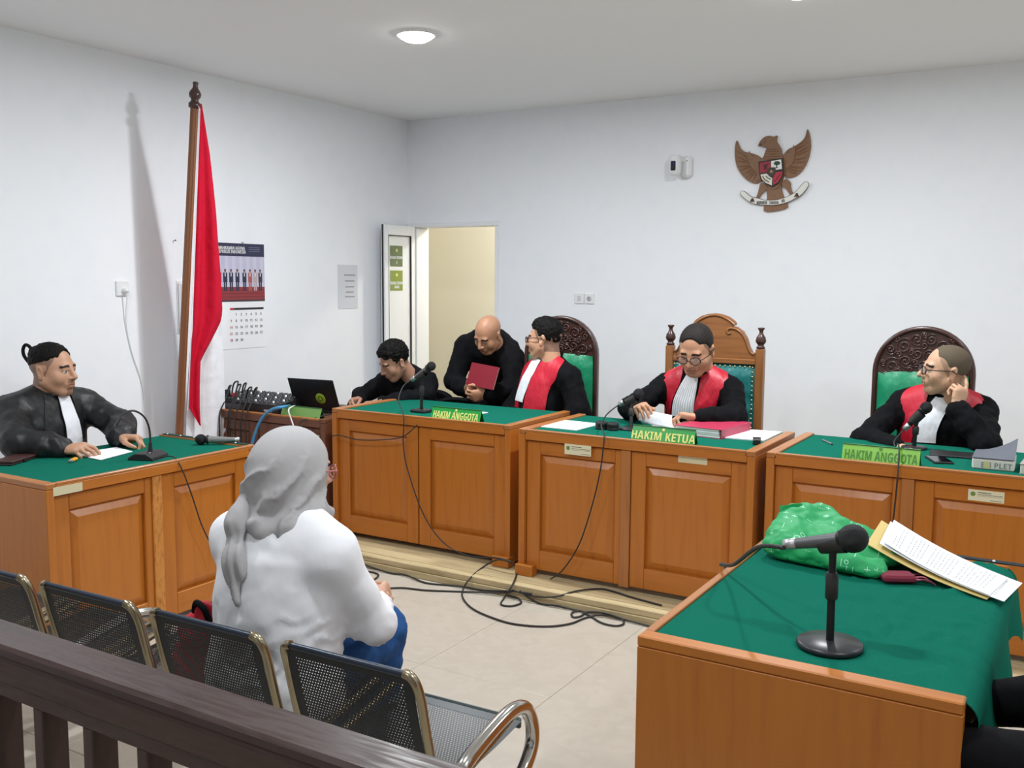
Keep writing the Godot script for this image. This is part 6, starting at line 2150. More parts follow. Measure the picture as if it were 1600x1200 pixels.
func make_flag() -> void:
	var t := thing("flagpole", "leaning brown wooden flagpole with a turned dark finial in the corner", "flagpole", Vector3(-4.764, 0, -3.905))
	var foot := Vector3.ZERO
	var head := Vector3(-4.511, 2.53, -3.93) - Vector3(-4.764, 0, -3.905)
	tube_node("pole", [foot + Vector3(0.002, 0.03, 0), head], [0.024, 0.0225], M.pole, t, 16)
	var axis := (head - foot).normalized()
	var m := Build.new()
	m.lathe([Vector2(0.0235, 0.0), Vector2(0.034, 0.008), Vector2(0.034, 0.03), Vector2(0.024, 0.038), Vector2(0.02, 0.05), Vector2(0.032, 0.066), Vector2(0.035, 0.082), Vector2(0.028, 0.098), Vector2(0.016, 0.115), Vector2(0.013, 0.132), Vector2(0.017, 0.143), Vector2(0.012, 0.15), Vector2(0.0, 0.151)], Transform3D(aim(axis, Vector3(0, 0, 1)), head), 18)
	mesh_node("finial", m.done(), M.carved_v, t)
	m = Build.new()
	m.lathe([Vector2(0.0, 0.0), Vector2(0.15, 0.0), Vector2(0.15, 0.025), Vector2(0.1, 0.045), Vector2(0.045, 0.06), Vector2(0.04, 0.14), Vector2(0.026, 0.14)], Transform3D.IDENTITY, 20)
	mesh_node("stand", m.done(), M.carved_v, t)
	m = Build.new()
	var top := head + Vector3(0.03, -0.01, 0.0)
	m.tube([top + Vector3(0, 0.03, 0), top + Vector3(0.015, 0, 0.0), top + Vector3(-0.06, -0.9, 0.01), top + Vector3(-0.14, -1.75, 0.02)], 0.0025, 5)
	mesh_node("halyard", m.done(), M.white_cloth, t)
	# the flag hangs in upright folds beside the pole
	var f := thing("flag", "red and white cloth flag hanging in folds from the wooden pole", "flag", Vector3(-4.58, 0, -3.92))
	# it flies from the pole towards the back wall; u runs along the cloth from the pole
	var e := Vector3(0.30, 0, -0.954)
	var n := Vector3(0.954, 0, 0.30)
	var along := func(u: float, y: float) -> Vector3:
		return Vector3(-0.184 + 0.1 * y, y, 0.015 - 0.00988 * y) + e * ((u - 0.061 + (2.678 - y) * 0.076) * 1.2)
	var red_r := [[2.56, 0.083], [2.28, 0.116], [1.95, 0.141], [1.58, 0.157], [1.353, 0.16], [1.289, 0.146], [1.175, 0.09], [1.064, 0.03], [0.9, 0.02], [0.78, 0.016], [0.664, 0.014]]
	var red_l := [[2.56, 0.077], [2.28, 0.058], [1.95, 0.034], [1.58, 0.008], [1.353, -0.008], [1.289, -0.012], [1.175, -0.02], [1.064, -0.028], [0.9, -0.038], [0.78, -0.046], [0.664, 0.008]]
	var g := []
	for k in 49:
		var y := lerpf(2.56, 0.664, k / 48.0)
		var l := table(red_l, y)
		var r := table(red_r, y)
		var line := []
		for c in 21:
			var u := c / 20.0
			var deep := 0.022 * sin(u * PI * 3.2 + 0.6 + 0.3 * sin(y * 2.0)) * clampf((2.6 - y) * 1.2, 0.1, 1.0) * clampf((r - l) / 0.12, 0.25, 1.0)
			line.append(along.call(lerpf(l, r, u), y) + n * (0.012 + deep))
		g.append(line)
	var b := Build.new()
	b.sheet(g, 0.002)
	mesh_node("red_field", b.done(), M.flag_red, f)
	var white_r := [[1.37, 0.156], [1.09, 0.17], [0.78, 0.168], [0.55, 0.168], [0.42, 0.16]]
	var white_l := [[1.37, 0.02], [1.09, -0.02], [0.78, -0.046], [0.55, -0.058], [0.42, -0.05]]
	g = []
	for k in 25:
		var y := lerpf(1.37, 0.42, k / 24.0)
		var l := table(white_l, y)
		var r := table(white_r, y)
		var line := []
		for c in 21:
			var u := c / 20.0
			line.append(along.call(lerpf(l, r, u), y) + n * (-0.03 + 0.012 * sin(u * PI * 3.4 + 1.0)))
		g.append(line)
	b = Build.new()
	b.sheet(g, 0.002)
	mesh_node("white_field", b.done(), M.white_cloth, f)

# look a value up in rows of [key, value] with falling keys
func table(rows: Array, y: float) -> float:
	for k in rows.size() - 1:
		if y >= rows[k + 1][0]:
			return lerpf(rows[k + 1][1], rows[k][1], clampf((y - rows[k + 1][0]) / (rows[k][0] - rows[k + 1][0]), 0.0, 1.0))
	return rows[-1][1]

# ------------------------------------------------------------------ microphones, papers and other small things
func pts(a: Array) -> Array:
	var out := []
	for p in a:
		out.append(Vector3(p[0], p[1], p[2]))
	return out

# a hand microphone from its cable end to its head
func microphone(label: String, tail: Vector3, tip: Vector3, body: Material, big := 1.0) -> void:
	var t := thing("microphone", label, "microphone", tail)
	var l := (tip - tail).length()
	var at := Transform3D(aim(tip - tail, Vector3(0, 0, 1)), Vector3.ZERO)
	var m := Build.new()
	m.lathe([Vector2(0.0, 0.0), Vector2(0.011, 0.0), Vector2(0.0115, 0.02), Vector2(0.0125, l * 0.2), Vector2(0.017, l * 0.66), Vector2(0.019, l * 0.7)], at, 16)
	mesh_node("handle", m.done(), body, t)
	m = Build.new()
	m.lathe([Vector2(0.0115, 0.0), Vector2(0.0128, 0.001), Vector2(0.0132, 0.03), Vector2(0.012, 0.031)], at, 16)
	mesh_node("connector", m.done(), M.silver, t)
	m = Build.new()
	m.lathe([Vector2(0.0192, l * 0.69), Vector2(0.0225, l * 0.71), Vector2(0.0225, l * 0.735), Vector2(0.02, l * 0.745)], at, 18)
	mesh_node("collar_ring", m.done(), M.black_metal, t)
	m = Build.new()
	var prof := []
	var c := l - 0.027
	for k in 13:
		var a := -PI * 0.36 + PI * 0.86 * k / 12.0
		prof.append(Vector2(maxf(0.0, cos(a) * 0.0265 * big), c + sin(a) * 0.028 * big))
	m.lathe(prof, at, 18)
	mesh_node("grille", m.done(), M.grille, t)

func mic_stand(label: String, foot: Vector3, top: Vector3, round_base: float, grip: Vector3) -> void:
	var t := thing("microphone_stand", label, "stand", foot)
	var m := Build.new()
	if round_base > 0.0:
		m.lathe([Vector2(0.0, 0.0), Vector2(round_base, 0.0), Vector2(round_base, 0.008), Vector2(round_base - 0.004, 0.012), Vector2(0.012, 0.015), Vector2(0.0, 0.015)], Transform3D.IDENTITY, 36)
	else:
		m.box(Vector3(0, 0.009, 0), Vector3(0.105, 0.018, 0.085), 0.006)
	mesh_node("base", m.done(), M.stand_black, t)
	var d := top - foot
	tube_node("pole", [Vector3(0, 0.012, 0), d * 0.5], 0.009, M.black_metal, t, 12)
	tube_node("clutch", [d * 0.46, d * 0.48, d * 0.68, d * 0.72], [0.012, 0.0145, 0.0145, 0.011], M.rubber, t, 12)
	tube_node("upper_pole", [d * 0.7, d * 0.93], 0.0085, M.black_metal, t, 12)
	m = Build.new()
	var dir := grip.normalized()
	m.tube([d * 0.9, d], [0.009, 0.012], 10)
	m.tube([d - dir * 0.03, d + dir * 0.03], [0.0215, 0.024], 14, false)
	mesh_node("clip", m.done(), M.rubber, t)

func sheet_of_paper(called: String, label: String, corners: Array, mat: Material, thick := 0.0015, sag := 0.0, group := "") -> MeshInstance3D:
	# corners: back left, back right, front right, front left
	var g := []
	for r in 9:
		var line := []
		for c in 9:
			var u := c / 8.0
			var v := r / 8.0
			var a: Vector3 = corners[0].lerp(corners[1], u)
			var b: Vector3 = corners[3].lerp(corners[2], u)
			var p := a.lerp(b, v)
			p.y -= sag * sin(u * PI)
			line.append(p)
		g.append(line)
	var m := Build.new()
	m.sheet(g, thick, true)
	var o := mesh_node(called, m.done(), mat)
	tag(o, label, "paper", group)
	return o

func cable(label: String, path: Array, r: float, mat: Material, called := "cable", group := "") -> void:
	var o := tube_node(called, curve(pts(path), 6), r, mat, null, 6)
	tag(o, label, "cable", group)

func nameplate(label: String, at: Vector3, wide: float, high: float, face: Material, words: String, ink: Material, turn := 0.0) -> void:
	var t := thing("nameplate", label, "nameplate", at, turn)
	var m := Build.new()
	var d := 0.052
	# two boards leaning together, with thickness
	var apex := Vector3(0, high, -d / 2)
	var front := aim(apex - Vector3(0, 0, 0), Vector3(0, 0.3, 1))
	var slant := apex.length()
	m.box(front * Vector3(0, slant / 2, -0.002), Vector3(wide, slant, 0.004), 0.001, front)
	mesh_node("front_board", m.done(), face, t)
	m = Build.new()
	var back := aim(apex - Vector3(0, 0, -d), Vector3(0, 0.3, -1))
	m.box(Vector3(0, 0, -d) + back * Vector3(0, slant / 2, -0.002), Vector3(wide, slant * 0.995, 0.004), 0.001, back)
	mesh_node("back_board", m.done(), M.nameplate_back, t)
	if words != "":
		var o := mesh_node("lettering", text_mesh(words, 0.034, 0.0014), ink, t)
		o.transform = Transform3D(front, front * Vector3(0, slant * 0.36, 0.0008))
		o.scale = Vector3(1.05 if words.length() < 12 else 0.76, 1.18, 1)
		m = Build.new()
		var st := PackedVector2Array()
		for k in 10:
			var a := PI / 2 + TAU * k / 10.0
			st.append(Vector2(cos(a), sin(a)) * (0.0095 if k % 2 == 0 else 0.0055))
		m.plate(st, 0.0, 0.001, Transform3D(front, front * Vector3(0, slant * 0.8, 0.0002)))
		mesh_node("emblem", m.done(), ink, t)

func make_small_things() -> void:
	M.grille = plain(rgb(34, 34, 36), 0.55, 0.3)
	M.grille.normal_enabled = true
	M.grille.normal_texture = bump_tex(0.3, 10.0, 128, 1, 91)
	triplanar(M.grille, Vector3(40, 40, 40))
	M.stand_black = plain(rgb(38, 38, 42), 0.34)
	M.nameplate_back = plain(rgb(14, 92, 40), 0.4)
	var steel := plain(rgb(120, 118, 114), 0.35, 0.7)
	var grey_mic := plain(rgb(96, 98, 100), 0.42, 0.4)
	# --- first judge desk
	mic_stand("black desk microphone stand with square base on the desk beside the doorway", V(-3.25, 0.8105, -4.40), V(-3.25, 1.02, -4.41), 0.0, V(0.162, 0.1, 0.0))
	microphone("silver-handled microphone on the stand between the clerk and the bald man", V(-3.325, 0.99, -4.41), V(-3.165, 1.09, -4.41), steel)
	nameplate("green HAKIM ANGGOTA nameplate with pale lettering before the turned judge", V(-2.91, 0.8105, -4.235), 0.318, 0.066, M.nameplate, "HAKIM ANGGOTA", M.gold_print)
	tag(box_node("note_paper", V(-3.02, 0.812, -4.52), V(0.2, 0.003, 0.14), M.paper, null, 0.0), "small cream paper lying behind the first nameplate", "paper")
	cable("thin cable hanging from the first judge microphone down the desk front", MIC_CABLE_A, 0.0035, M.rubber, "microphone_cable")
	cable("dark cable sagging across the front of the first judge desk", SAGGING, 0.0035, M.rubber, "sagging_cable")
	# --- presiding judge's desk
	nameplate("green HAKIM KETUA nameplate with pale lettering on the middle desk", V(-1.70, 0.8105, -4.185), 0.315, 0.072, M.nameplate, "HAKIM KETUA", M.gold_print)
	sheet_of_paper("paper_sheet", "blank white paper at the doorway end of the middle desk", [V(-2.425, 0.8135, -4.56), V(-2.19, 0.8135, -4.54), V(-2.20, 0.8135, -4.28), V(-2.425, 0.8135, -4.285)], M.paper, 0.004)
	sheet_of_paper("paper_sheet", "white papers at the far end of the middle desk beside the clip", [V(-1.49, 0.8145, -4.77), V(-1.305, 0.8145, -4.79), V(-1.305, 0.8145, -4.475), V(-1.495, 0.8145, -4.46)], M.paper, 0.006)
	var clip := thing("black_box", "small black box on the corner of the middle desk by white papers", "box", V(-1.315, 0.8105, -4.40), 0.3)
	box_node("body", V(0, 0.012, 0), V(0.035, 0.022, 0.09), M.black_plastic, clip, 0.004)
	box_node("lid", V(0, 0.0245, 0), V(0.037, 0.003, 0.092), M.stand_black, clip, 0.001)
	var cup := thing("desk_clamp", "black ribbed cable clamp on the middle desk beside the blank paper", "clamp", V(-2.085, 0.8105, -4.40))
	for k in 2:
		var m := Build.new()
		m.lathe([Vector2(0.0, 0.0), Vector2(0.03, 0.0), Vector2(0.031, 0.012), Vector2(0.028, 0.016), Vector2(0.031, 0.02), Vector2(0.031, 0.034), Vector2(0.027, 0.04), Vector2(0.02, 0.036), Vector2(0.0, 0.035)], Transform3D(Basis.IDENTITY, V(-0.032 + k * 0.064, 0, 0)), 18)
		mesh_node("coil", m.done(), M.black_plastic, cup)
	mic_stand("black microphone stand with round base on the middle desk", V(-1.985, 0.8105, -4.47), V(-2.005, 0.955, -4.52), 0.06, V(0.14, 0.085, 0.0))
	microphone("black and silver microphone leaning towards the presiding judge", V(-2.075, 0.928, -4.52), V(-1.945, 1.005, -4.52), M.grille)
	cable("thin cable hanging from the presiding judge's microphone down the desk front", MIC_CABLE_K, 0.0035, M.rubber, "microphone_cable")
	# pages the presiding judge turns
	var g := []
	for r in 11:
		var line := []
		for c in 9:
			var u := c / 8.0
			var v := r / 10.0
			var p := V(-1.985, 0.905, -4.57).lerp(V(-1.80, 0.888, -4.56), u)
			p += V(0.02 * v, -0.075 * v - 0.012 * sin(v * PI), 0.03 * sin(v * PI) - 0.03 * v)
			line.append(p)
		g.append(line)
	var pg := Build.new()
	pg.sheet(g, 0.004, true)
	var pages := plain(Color.WHITE, 0.85)
	pages.albedo_texture = ImageTexture.create_from_image(printed_page(7, 0.75))
	tag(mesh_node("case_pages", pg.done(), pages), "curling typed pages in the presiding judge's hands", "paper")
	sheet_of_paper("loose_page", "white page lying beneath the presiding judge's hands", [V(-1.93, 0.8155, -4.62), V(-1.75, 0.8155, -4.66), V(-1.72, 0.8155, -4.42), V(-1.92, 0.8155, -4.40)], M.paper, 0.006)
	# thick red case folder
	var fo := thing("case_folder", "thick pink-red case folder on the middle desk beside the nameplate", "folder", V(-1.60, 0.8105, -4.60), -0.12)
	var red := plain(rgb(186, 52, 84), 0.42)
	box_node("lower_cover", V(0, 0.002, 0), V(0.25, 0.003, 0.33), red, fo, 0.001)
	for k in 4:
		box_node("page_block", V(-0.003, 0.009 + k * 0.01, 0.002), V(0.242 - k * 0.004, 0.0085, 0.322), M.paper_edge if k % 2 else M.paper, fo, 0.001)
	box_node("upper_cover", V(0, 0.0465, 0), V(0.25, 0.003, 0.33), red, fo, 0.001)
	box_node("spine", V(0.1262, 0.024, 0), V(0.003, 0.046, 0.33), red, fo, 0.001)
	# --- third judge desk
	nameplate("yellow-green nameplate with darker green lettering on the desk of the resting judge", V(-0.737, 0.8105, -4.215), 0.31, 0.068, plain(rgb(124, 186, 52), 0.35), "HAKIM ANGGOTA", plain(rgb(66, 128, 36), 0.5))
	mic_stand("slim grey microphone stand on the desk of the resting judge", V(-0.669, 0.8105, -4.66), V(-0.664, 0.955, -4.66), 0.055, V(0.1, 0.124, 0.0))
	microphone("black and silver microphone in front of the resting judge", V(-0.714, 0.897, -4.66), V(-0.61, 1.024, -4.66), M.grille)
	cable("thin cable hanging from the third judge microphone over the yellow-green nameplate", MIC_CABLE_T, 0.0035, M.rubber, "microphone_cable")
	var pen := thing("pen", "clear plastic pen lying on the green top of the third judge desk", "pen", V(-1.04, 0.8155, -4.6))
	tube_node("barrel", [V(-0.035, 0, -0.05), V(0.03, 0, 0.04)], 0.005, M.silver, pen)
	tube_node("tip", [V(0.03, 0, 0.04), V(0.038, -0.001, 0.051)], [0.004, 0.001], M.rubber, pen)
	var tray := thing("phone", "black phone lying by the nameplate of the resting judge", "phone", V(-0.53, 0.8105, -4.40), 0.4)
	box_node("body", V(0, 0.005, 0), V(0.08, 0.009, 0.15), M.black_plastic, tray, 0.003)
	box_node("screen", V(0, 0.0099, 0), V(0.072, 0.0008, 0.138), plain(rgb(16, 18, 22), 0.1), tray, 0.0)
	var flat := thing("flat_folder", "thin black folder under the resting judge's arm", "folder", V(-0.46, 0.8105, -4.58), 0.1)
	box_node("cover", V(0, 0.005, 0), V(0.26, 0.008, 0.14), M.black_plastic, flat, 0.002)
	var bk := thing("law_book", "thick white law book with lifted grey cover on the third judge desk", "book", V(-0.32, 0.8105, -4.40), 0.03)
	box_node("page_block", V(0, 0.022, 0), V(0.155, 0.043, 0.21), plain(rgb(226, 222, 214), 0.8), bk, 0.006)
	g = []
	for r in 9:
		var line := []
		for c in 7:
			var u := c / 6.0
			var v := r / 8.0
			line.append(V(lerpf(-0.078, 0.078, u), 0.047 + 0.05 * u * u * v * 1.2, lerpf(-0.105, 0.105, 1.0 - v) ))
		g.append(line)
	pg = Build.new()
	pg.sheet(g, 0.003)
	mesh_node("cover", pg.done(), plain(rgb(98, 102, 112), 0.5), bk)
	var sp := mesh_node("lettering", text_mesh("EN PLET", 0.022, 0.001), plain(rgb(140, 138, 136), 0.6), bk)
	sp.position = V(0.012, 0.02, 0.1054)
	sp = mesh_node("sticker", Build.new().done() if false else box_mesh(V(-0.022, 0.02, 0.1055), V(0.022, 0.03, 0.001)), plain(rgb(214, 208, 150), 0.6), bk)
	bk = thing("law_book", "grey-bound law book at the far edge of the third judge desk", "book", V(-0.135, 0.8105, -4.38), -0.05)
	box_node("page_block", V(0, 0.02, 0), V(0.155, 0.036, 0.22), M.paper_edge, bk, 0.003)
	box_node("cover", V(0, 0.0405, 0), V(0.16, 0.004, 0.225), plain(rgb(166, 158, 148), 0.6), bk, 0.001)
	box_node("cover", V(0, 0.001, 0), V(0.16, 0.002, 0.225), plain(rgb(166, 158, 148), 0.6), bk, 0.0)
	clerk_things()
	counsel_things()
	near_desk_things()
	# --- cables along the floor
	var said := ["long black cable along the foot of the platform", "short black cable curling on the floor near the woman's hands", "straight black cable on the tiles beside the platform", "black cable lying in a wide loop on the tiles", "small cable loop hanging off the platform edge", "black cable lying on the platform before the middle desk", "short black cable joining the coils by the platform"]
	for k in FLOOR_CABLES.size():
		cable(said[k], FLOOR_CABLES[k], 0.0046, M.rubber, "floor_cable")
	var bag := thing("red_bag", "red cloth bag on the metal bench beside the woman", "bag", V(-2.1, 0.41, -1.83))
	var fl := Flesh.new()
	bones_field([[V(-0.02, 0.07, -0.02), V(0.0, 0.17, 0.02), 0.075, 0.06, 0.03], [V(-0.06, 0.06, 0.0), V(0.05, 0.06, 0.02), 0.07, 0.06, 0.03], [V(0.0, 0.17, 0.02), V(0.02, 0.235, 0.03), 0.05, 0.03, 0.02]], 0.01).skin(fl, Transform3D.IDENTITY, null, folds(13, 0.02, V(18, 18, 18)))
	mesh_node("pouch", fl.mesh(), cloth(rgb(190, 22, 40), 0.7), bag)
	tube_node("strap", curve([V(0.0, 0.23, 0.05), V(0.02, 0.262, 0.06), V(0.05, 0.25, 0.06), V(0.06, 0.21, 0.05)], 4), 0.009, M.black_cloth, bag)

func box_mesh(c: Vector3, size: Vector3) -> ArrayMesh:
	var m := Build.new()
	m.box(c, size, 0.0)
	return m.done()

func printed_page(number: int, grey: float) -> Image:
	var im := Image.create(128, 180, false, Image.FORMAT_RGBA8)
	im.fill(rgb(248, 249, 252))
	var rng := RandomNumberGenerator.new()
	rng.seed = number
	for k in 26:
		if k in [3, 9, 17]:
			continue
		var y := 14 + k * 6
		var x := 14
		while x < 112:
			var w := rng.randi_range(4, 14)
			im.fill_rect(Rect2i(x, y, mini(w, 114 - x), 2), Color(grey, grey, grey + 0.02))
			x += w + 3
		if rng.randf() < 0.15:
			im.fill_rect(Rect2i(60, y, 60, 3), rgb(248, 249, 252))
	return im

func clerk_things() -> void:
	# sound mixer
	var t := thing("sound_mixer", "black sound mixer with rows of knobs on the clerk's desk", "mixer", V(-4.48, 0.7375, -4.37))
	var m := Build.new()
	m.plate(PackedVector2Array([Vector2(-0.14, 0.0), Vector2(0.14, 0.0), Vector2(0.14, 0.095), Vector2(-0.14, 0.06)]), -0.28, 0.28, Transform3D(Basis(Vector3.UP, PI / 2), Vector3.ZERO), 0.0)
	mesh_node("housing", m.done(), M.black_plastic, t)
	box_node("front_strip", V(-0.12, 0.03, 0.141), V(0.2, 0.03, 0.003), plain(rgb(78, 80, 84), 0.4), t, 0.001)
	box_node("maker_label", V(0.2, 0.022, 0.1415), V(0.07, 0.014, 0.002), M.silver, t, 0.0)
	var knob := Build.new()
	knob.lathe([Vector2(0.0085, 0.0), Vector2(0.0075, 0.013), Vector2(0.0, 0.014)], Transform3D.IDENTITY, 8)
	var km := knob.done()
	for r in 5:
		for c in 14:
			var o := mesh_node("knob", km, M.silver if (r + c) % 4 == 0 else plain_once("knob_grey", rgb(66, 68, 72)), t)
			o.position = V(-0.25 + c * 0.038, 0.0655 + (4 - r) * 0.0065 + 0.0, 0.1 - (4 - r) * 0.048)
	box_node("power_supply", V(-0.2, 0.1, 0.09), V(0.03, 0.045, 0.025), M.black_plastic, t, 0.003)
	box_node("red_plug", V(-0.145, 0.092, 0.09), V(0.035, 0.025, 0.02), plain(rgb(206, 40, 60), 0.4), t, 0.004)
	var loops := [[-4.66, 0.04, 0.05], [-4.60, 0.06, 0.075], [-4.575, 0.05, 0.06], [-4.525, 0.045, 0.07], [-4.48, 0.05, 0.05], [-4.43, 0.04, 0.05]]
	var said := ["thin", "tall", "double", "middle", "low", "last"]
	for k in loops.size():
		var x: float = loops[k][0]
		var w: float = loops[k][1]
		var h: float = loops[k][2]
		var c := tube_node("patch_cable", curve([V(x - w, 0.812, -4.29), V(x - w * 0.7, 0.82 + h, -4.295), V(x, 0.83 + h * 1.15, -4.29), V(x + w * 0.5, 0.82 + h, -4.26), V(x + w * 0.6, 0.8, -4.215), V(x + w * 0.6, 0.7, -4.168), V(x + w * 0.65, 0.45, -4.165)], 4), 0.005, M.rubber, null, 6)
		tag(c, said[k] + " black patch cable arching out of the sound mixer", "cable", "patch cables of the mixer")
	cable("thick light blue cable curving from the mixer down behind the near green desk", CABLE_BLUE, 0.0095, plain(rgb(72, 150, 200), 0.45), "blue_cable")
	cable("thin white cable running over the blank green nameplate", CABLE_WHITE, 0.0042, M.white_plastic, "white_cable")
	nameplate("blank light green nameplate on the clerk's desk before the laptop", V(-4.02, 0.7375, -4.225), 0.31, 0.066, plain(rgb(112, 156, 78), 0.3), "", M.gold_print)
	# laptop seen from behind its lid
	t = thing("laptop", "open black laptop with a round green seal sticker on its lid", "laptop", V(-4.09, 0.7375, -4.47), 0.12)
	box_node("base", V(0, 0.009, -0.115), V(0.335, 0.018, 0.23), M.black_plastic, t, 0.004)
	var lid := Transform3D(Basis(Vector3.RIGHT, deg_to_rad(22.0)), V(0, 0.016, 0.006))
	m = Build.new()
	m.box(lid * V(0, 0.1075, 0), V(0.335, 0.215, 0.008), 0.003, lid.basis)
	mesh_node("lid", m.done(), plain(rgb(24, 26, 30), 0.35), t)
	m = Build.new()
	m.box(lid * V(0, 0.1085, -0.0045), V(0.31, 0.19, 0.001), 0.0, lid.basis)
	mesh_node("screen", m.done(), plain(rgb(40, 44, 54), 0.2), t)
	var face := lid * Transform3D(Basis.IDENTITY, V(0.045, 0.085, 0.0042))
	m = Build.new()
	m.lathe([Vector2(0.0, 0.0012), Vector2(0.0345, 0.0012), Vector2(0.0355, 0.0)].duplicate(), face * Transform3D(Basis(Vector3.RIGHT, PI / 2), Vector3.ZERO), 28)
	var se := mesh_node("seal_sticker", m.done(), plain(rgb(160, 196, 52), 0.4), t)
	m = Build.new()
	var ring := []
	for k in 33:
		var a := TAU * k / 32.0
		ring.append(face * V(cos(a) * 0.025, sin(a) * 0.025, 0.0012))
	m.tube(ring, 0.0012, 5, false)
	mesh_node("seal_ring", m.done(), plain(rgb(54, 74, 30), 0.5), se)
	var star := PackedVector2Array()
	for k in 16:
		var a := TAU * k / 16.0
		star.append(Vector2(cos(a), sin(a)) * (0.02 if k % 2 == 0 else 0.0135))
	m = Build.new()
	m.plate(star, 0.0011, 0.002, face)
	mesh_node("seal_star", m.done(), plain(rgb(54, 74, 30), 0.5), se)
	star = PackedVector2Array()
	for k in 12:
		var a := TAU * k / 12.0
		star.append(Vector2(cos(a), sin(a)) * 0.0095)
	m = Build.new()
	m.plate(star, 0.0019, 0.0027, face)
	mesh_node("seal_centre", m.done(), plain(rgb(168, 200, 60), 0.5), se)
	var mouse_cable := tube_node("laptop_cable", curve([V(-3.9, 0.745, -4.42), V(-3.86, 0.76, -4.3), V(-3.9, 0.745, -4.22), V(-3.96, 0.72, -4.165), V(-3.97, 0.6, -4.165), V(-3.97, 0.4, -4.165)], 5), 0.0035, M.rubber, null, 6)
	tag(mouse_cable, "thin black cable dropping from the laptop over the clerk's desk edge", "cable")
	sheet_of_paper("writing_paper", "white paper under the writing man's pen", [V(-4.06, 0.742, -4.79), V(-3.86, 0.742, -4.80), V(-3.86, 0.742, -4.56), V(-4.06, 0.742, -4.56)], M.paper, 0.006)
	# a barcode sticker on the desk end
	var st := plain(Color.WHITE, 0.5)
	var im := Image.create(96, 48, false, Image.FORMAT_RGBA8)
	im.fill(rgb(206, 196, 158))
	for k in 5:
		im.fill_rect(Rect2i(4, 6 + k * 8, 56, 2), rgb(120, 112, 90))
	im.fill_rect(Rect2i(64, 4, 2, 40), rgb(120, 112, 90))
	im.fill_rect(Rect2i(68, 6, 22, 34), rgb(190, 178, 138))
	st.albedo_texture = ImageTexture.create_from_image(im)
	m = Build.new()
	m.card(V(-3.94, 0.655, -4.1885), V(-3.83, 0.655, -4.1885), V(-3.83, 0.585, -4.1885), V(-3.94, 0.585, -4.1885))
	tag(mesh_node("asset_sticker", m.done(), st), "cream printed asset sticker on the front of the clerk's desk", "sticker")

func plain_once(key: String, c: Color) -> StandardMaterial3D:
	if not M.has(key):
		M[key] = plain(c, 0.5)
	return M[key]

func counsel_things() -> void:
	# gooseneck microphone
	var t := thing("gooseneck_microphone", "black gooseneck conference microphone arching on the near green desk", "microphone", V(-3.672, 0.7415, -2.875))
	var m := Build.new()
	m.plate(PackedVector2Array([Vector2(-0.065, 0.0), Vector2(0.065, 0.0), Vector2(0.06, 0.014), Vector2(0.03, 0.03), Vector2(-0.03, 0.03), Vector2(-0.06, 0.012)]), -0.065, 0.065, Transform3D(Basis(Vector3.UP, 0.35), Vector3.ZERO), 0.003)
	mesh_node("base", m.done(), M.black_plastic, t)
	tube_node("neck_socket", [V(0, 0.025, -0.012), V(0, 0.07, -0.014)], [0.011, 0.007], M.black_plastic, t, 10)
	tube_node("gooseneck", curve([V(0, 0.06, -0.014), V(0, 0.13, -0.012), V(0, 0.19, 0.012), V(0, 0.226, 0.065), V(0, 0.222, 0.12), V(0, 0.195, 0.15)], 5), 0.0045, M.rubber, t, 8)
	tube_node("capsule", [V(0, 0.198, 0.147), V(0, 0.17, 0.168)], [0.008, 0.0085], M.black_plastic, t, 10)
	box_node("talk_button", V(0.03, 0.03, 0.02), V(0.02, 0.006, 0.015), M.stand_black, t, 0.002)
	cable("thin cable from the gooseneck microphone down the near desk front", CABLE_L, 0.0032, M.rubber, "microphone_cable")
	microphone("black wireless microphone lying on the near green desk", V(-3.60, 0.766, -3.36), V(-3.78, 0.768, -3.24), grey_body())
	var o := sheet_of_paper("paper_sheet", "white paper under the hand of the man with a topknot", [V(-4.03, 0.745, -2.74), V(-4.02, 0.745, -2.965), V(-3.86, 0.745, -2.935), V(-3.80, 0.745, -2.72)], M.paper, 0.003)
	o.set_meta("group", "")
	o.remove_meta("group")
	t = thing("phone_wallet", "dark brown folding phone wallet on the edge of the near green desk", "wallet", V(-4.10, 0.7415, -2.50), 0.45)
	box_node("lower_flap", V(0, 0.005, 0), V(0.1, 0.009, 0.2), plain(rgb(58, 36, 34), 0.45), t, 0.003)
	box_node("upper_flap", V(0.004, 0.0155, 0), V(0.098, 0.009, 0.198), plain(rgb(70, 42, 40), 0.4), t, 0.003)
	box_node("clasp", V(0.054, 0.0105, 0), V(0.008, 0.016, 0.03), plain(rgb(46, 28, 26), 0.4), t, 0.002)
	t = thing("orange_lighter", "small orange plastic lighter by the hand of the man with a topknot", "lighter", V(-3.885, 0.7415, -2.645), 0.6)
	box_node("body", V(0, 0.008, 0), V(0.022, 0.014, 0.055), plain(rgb(232, 160, 30), 0.35), t, 0.005)
	box_node("cap", V(0, 0.008, 0.034), V(0.02, 0.013, 0.014), M.silver, t, 0.003)
	# dark green strip tacked along the far rim of that desk
	t = thing("tacked_strip", "dark green cloth strip with white tacks along the end of the near desk", "strip", V(-3.83, 0.7505, -3.338))
	box_node("strip", V(0, 0.002, 0), V(0.6, 0.003, 0.03), plain(rgb(14, 56, 46), 0.9), t, 0.0)
	for k in 6:
		tube_node("tack", [V(-0.27 + k * 0.1, 0.003, 0.004), V(-0.27 + k * 0.1, 0.007, 0.004)], [0.005, 0.003], M.white_plastic, t, 8)

func grey_body() -> StandardMaterial3D:
	return plain_once("grey_mic", rgb(120, 122, 120))

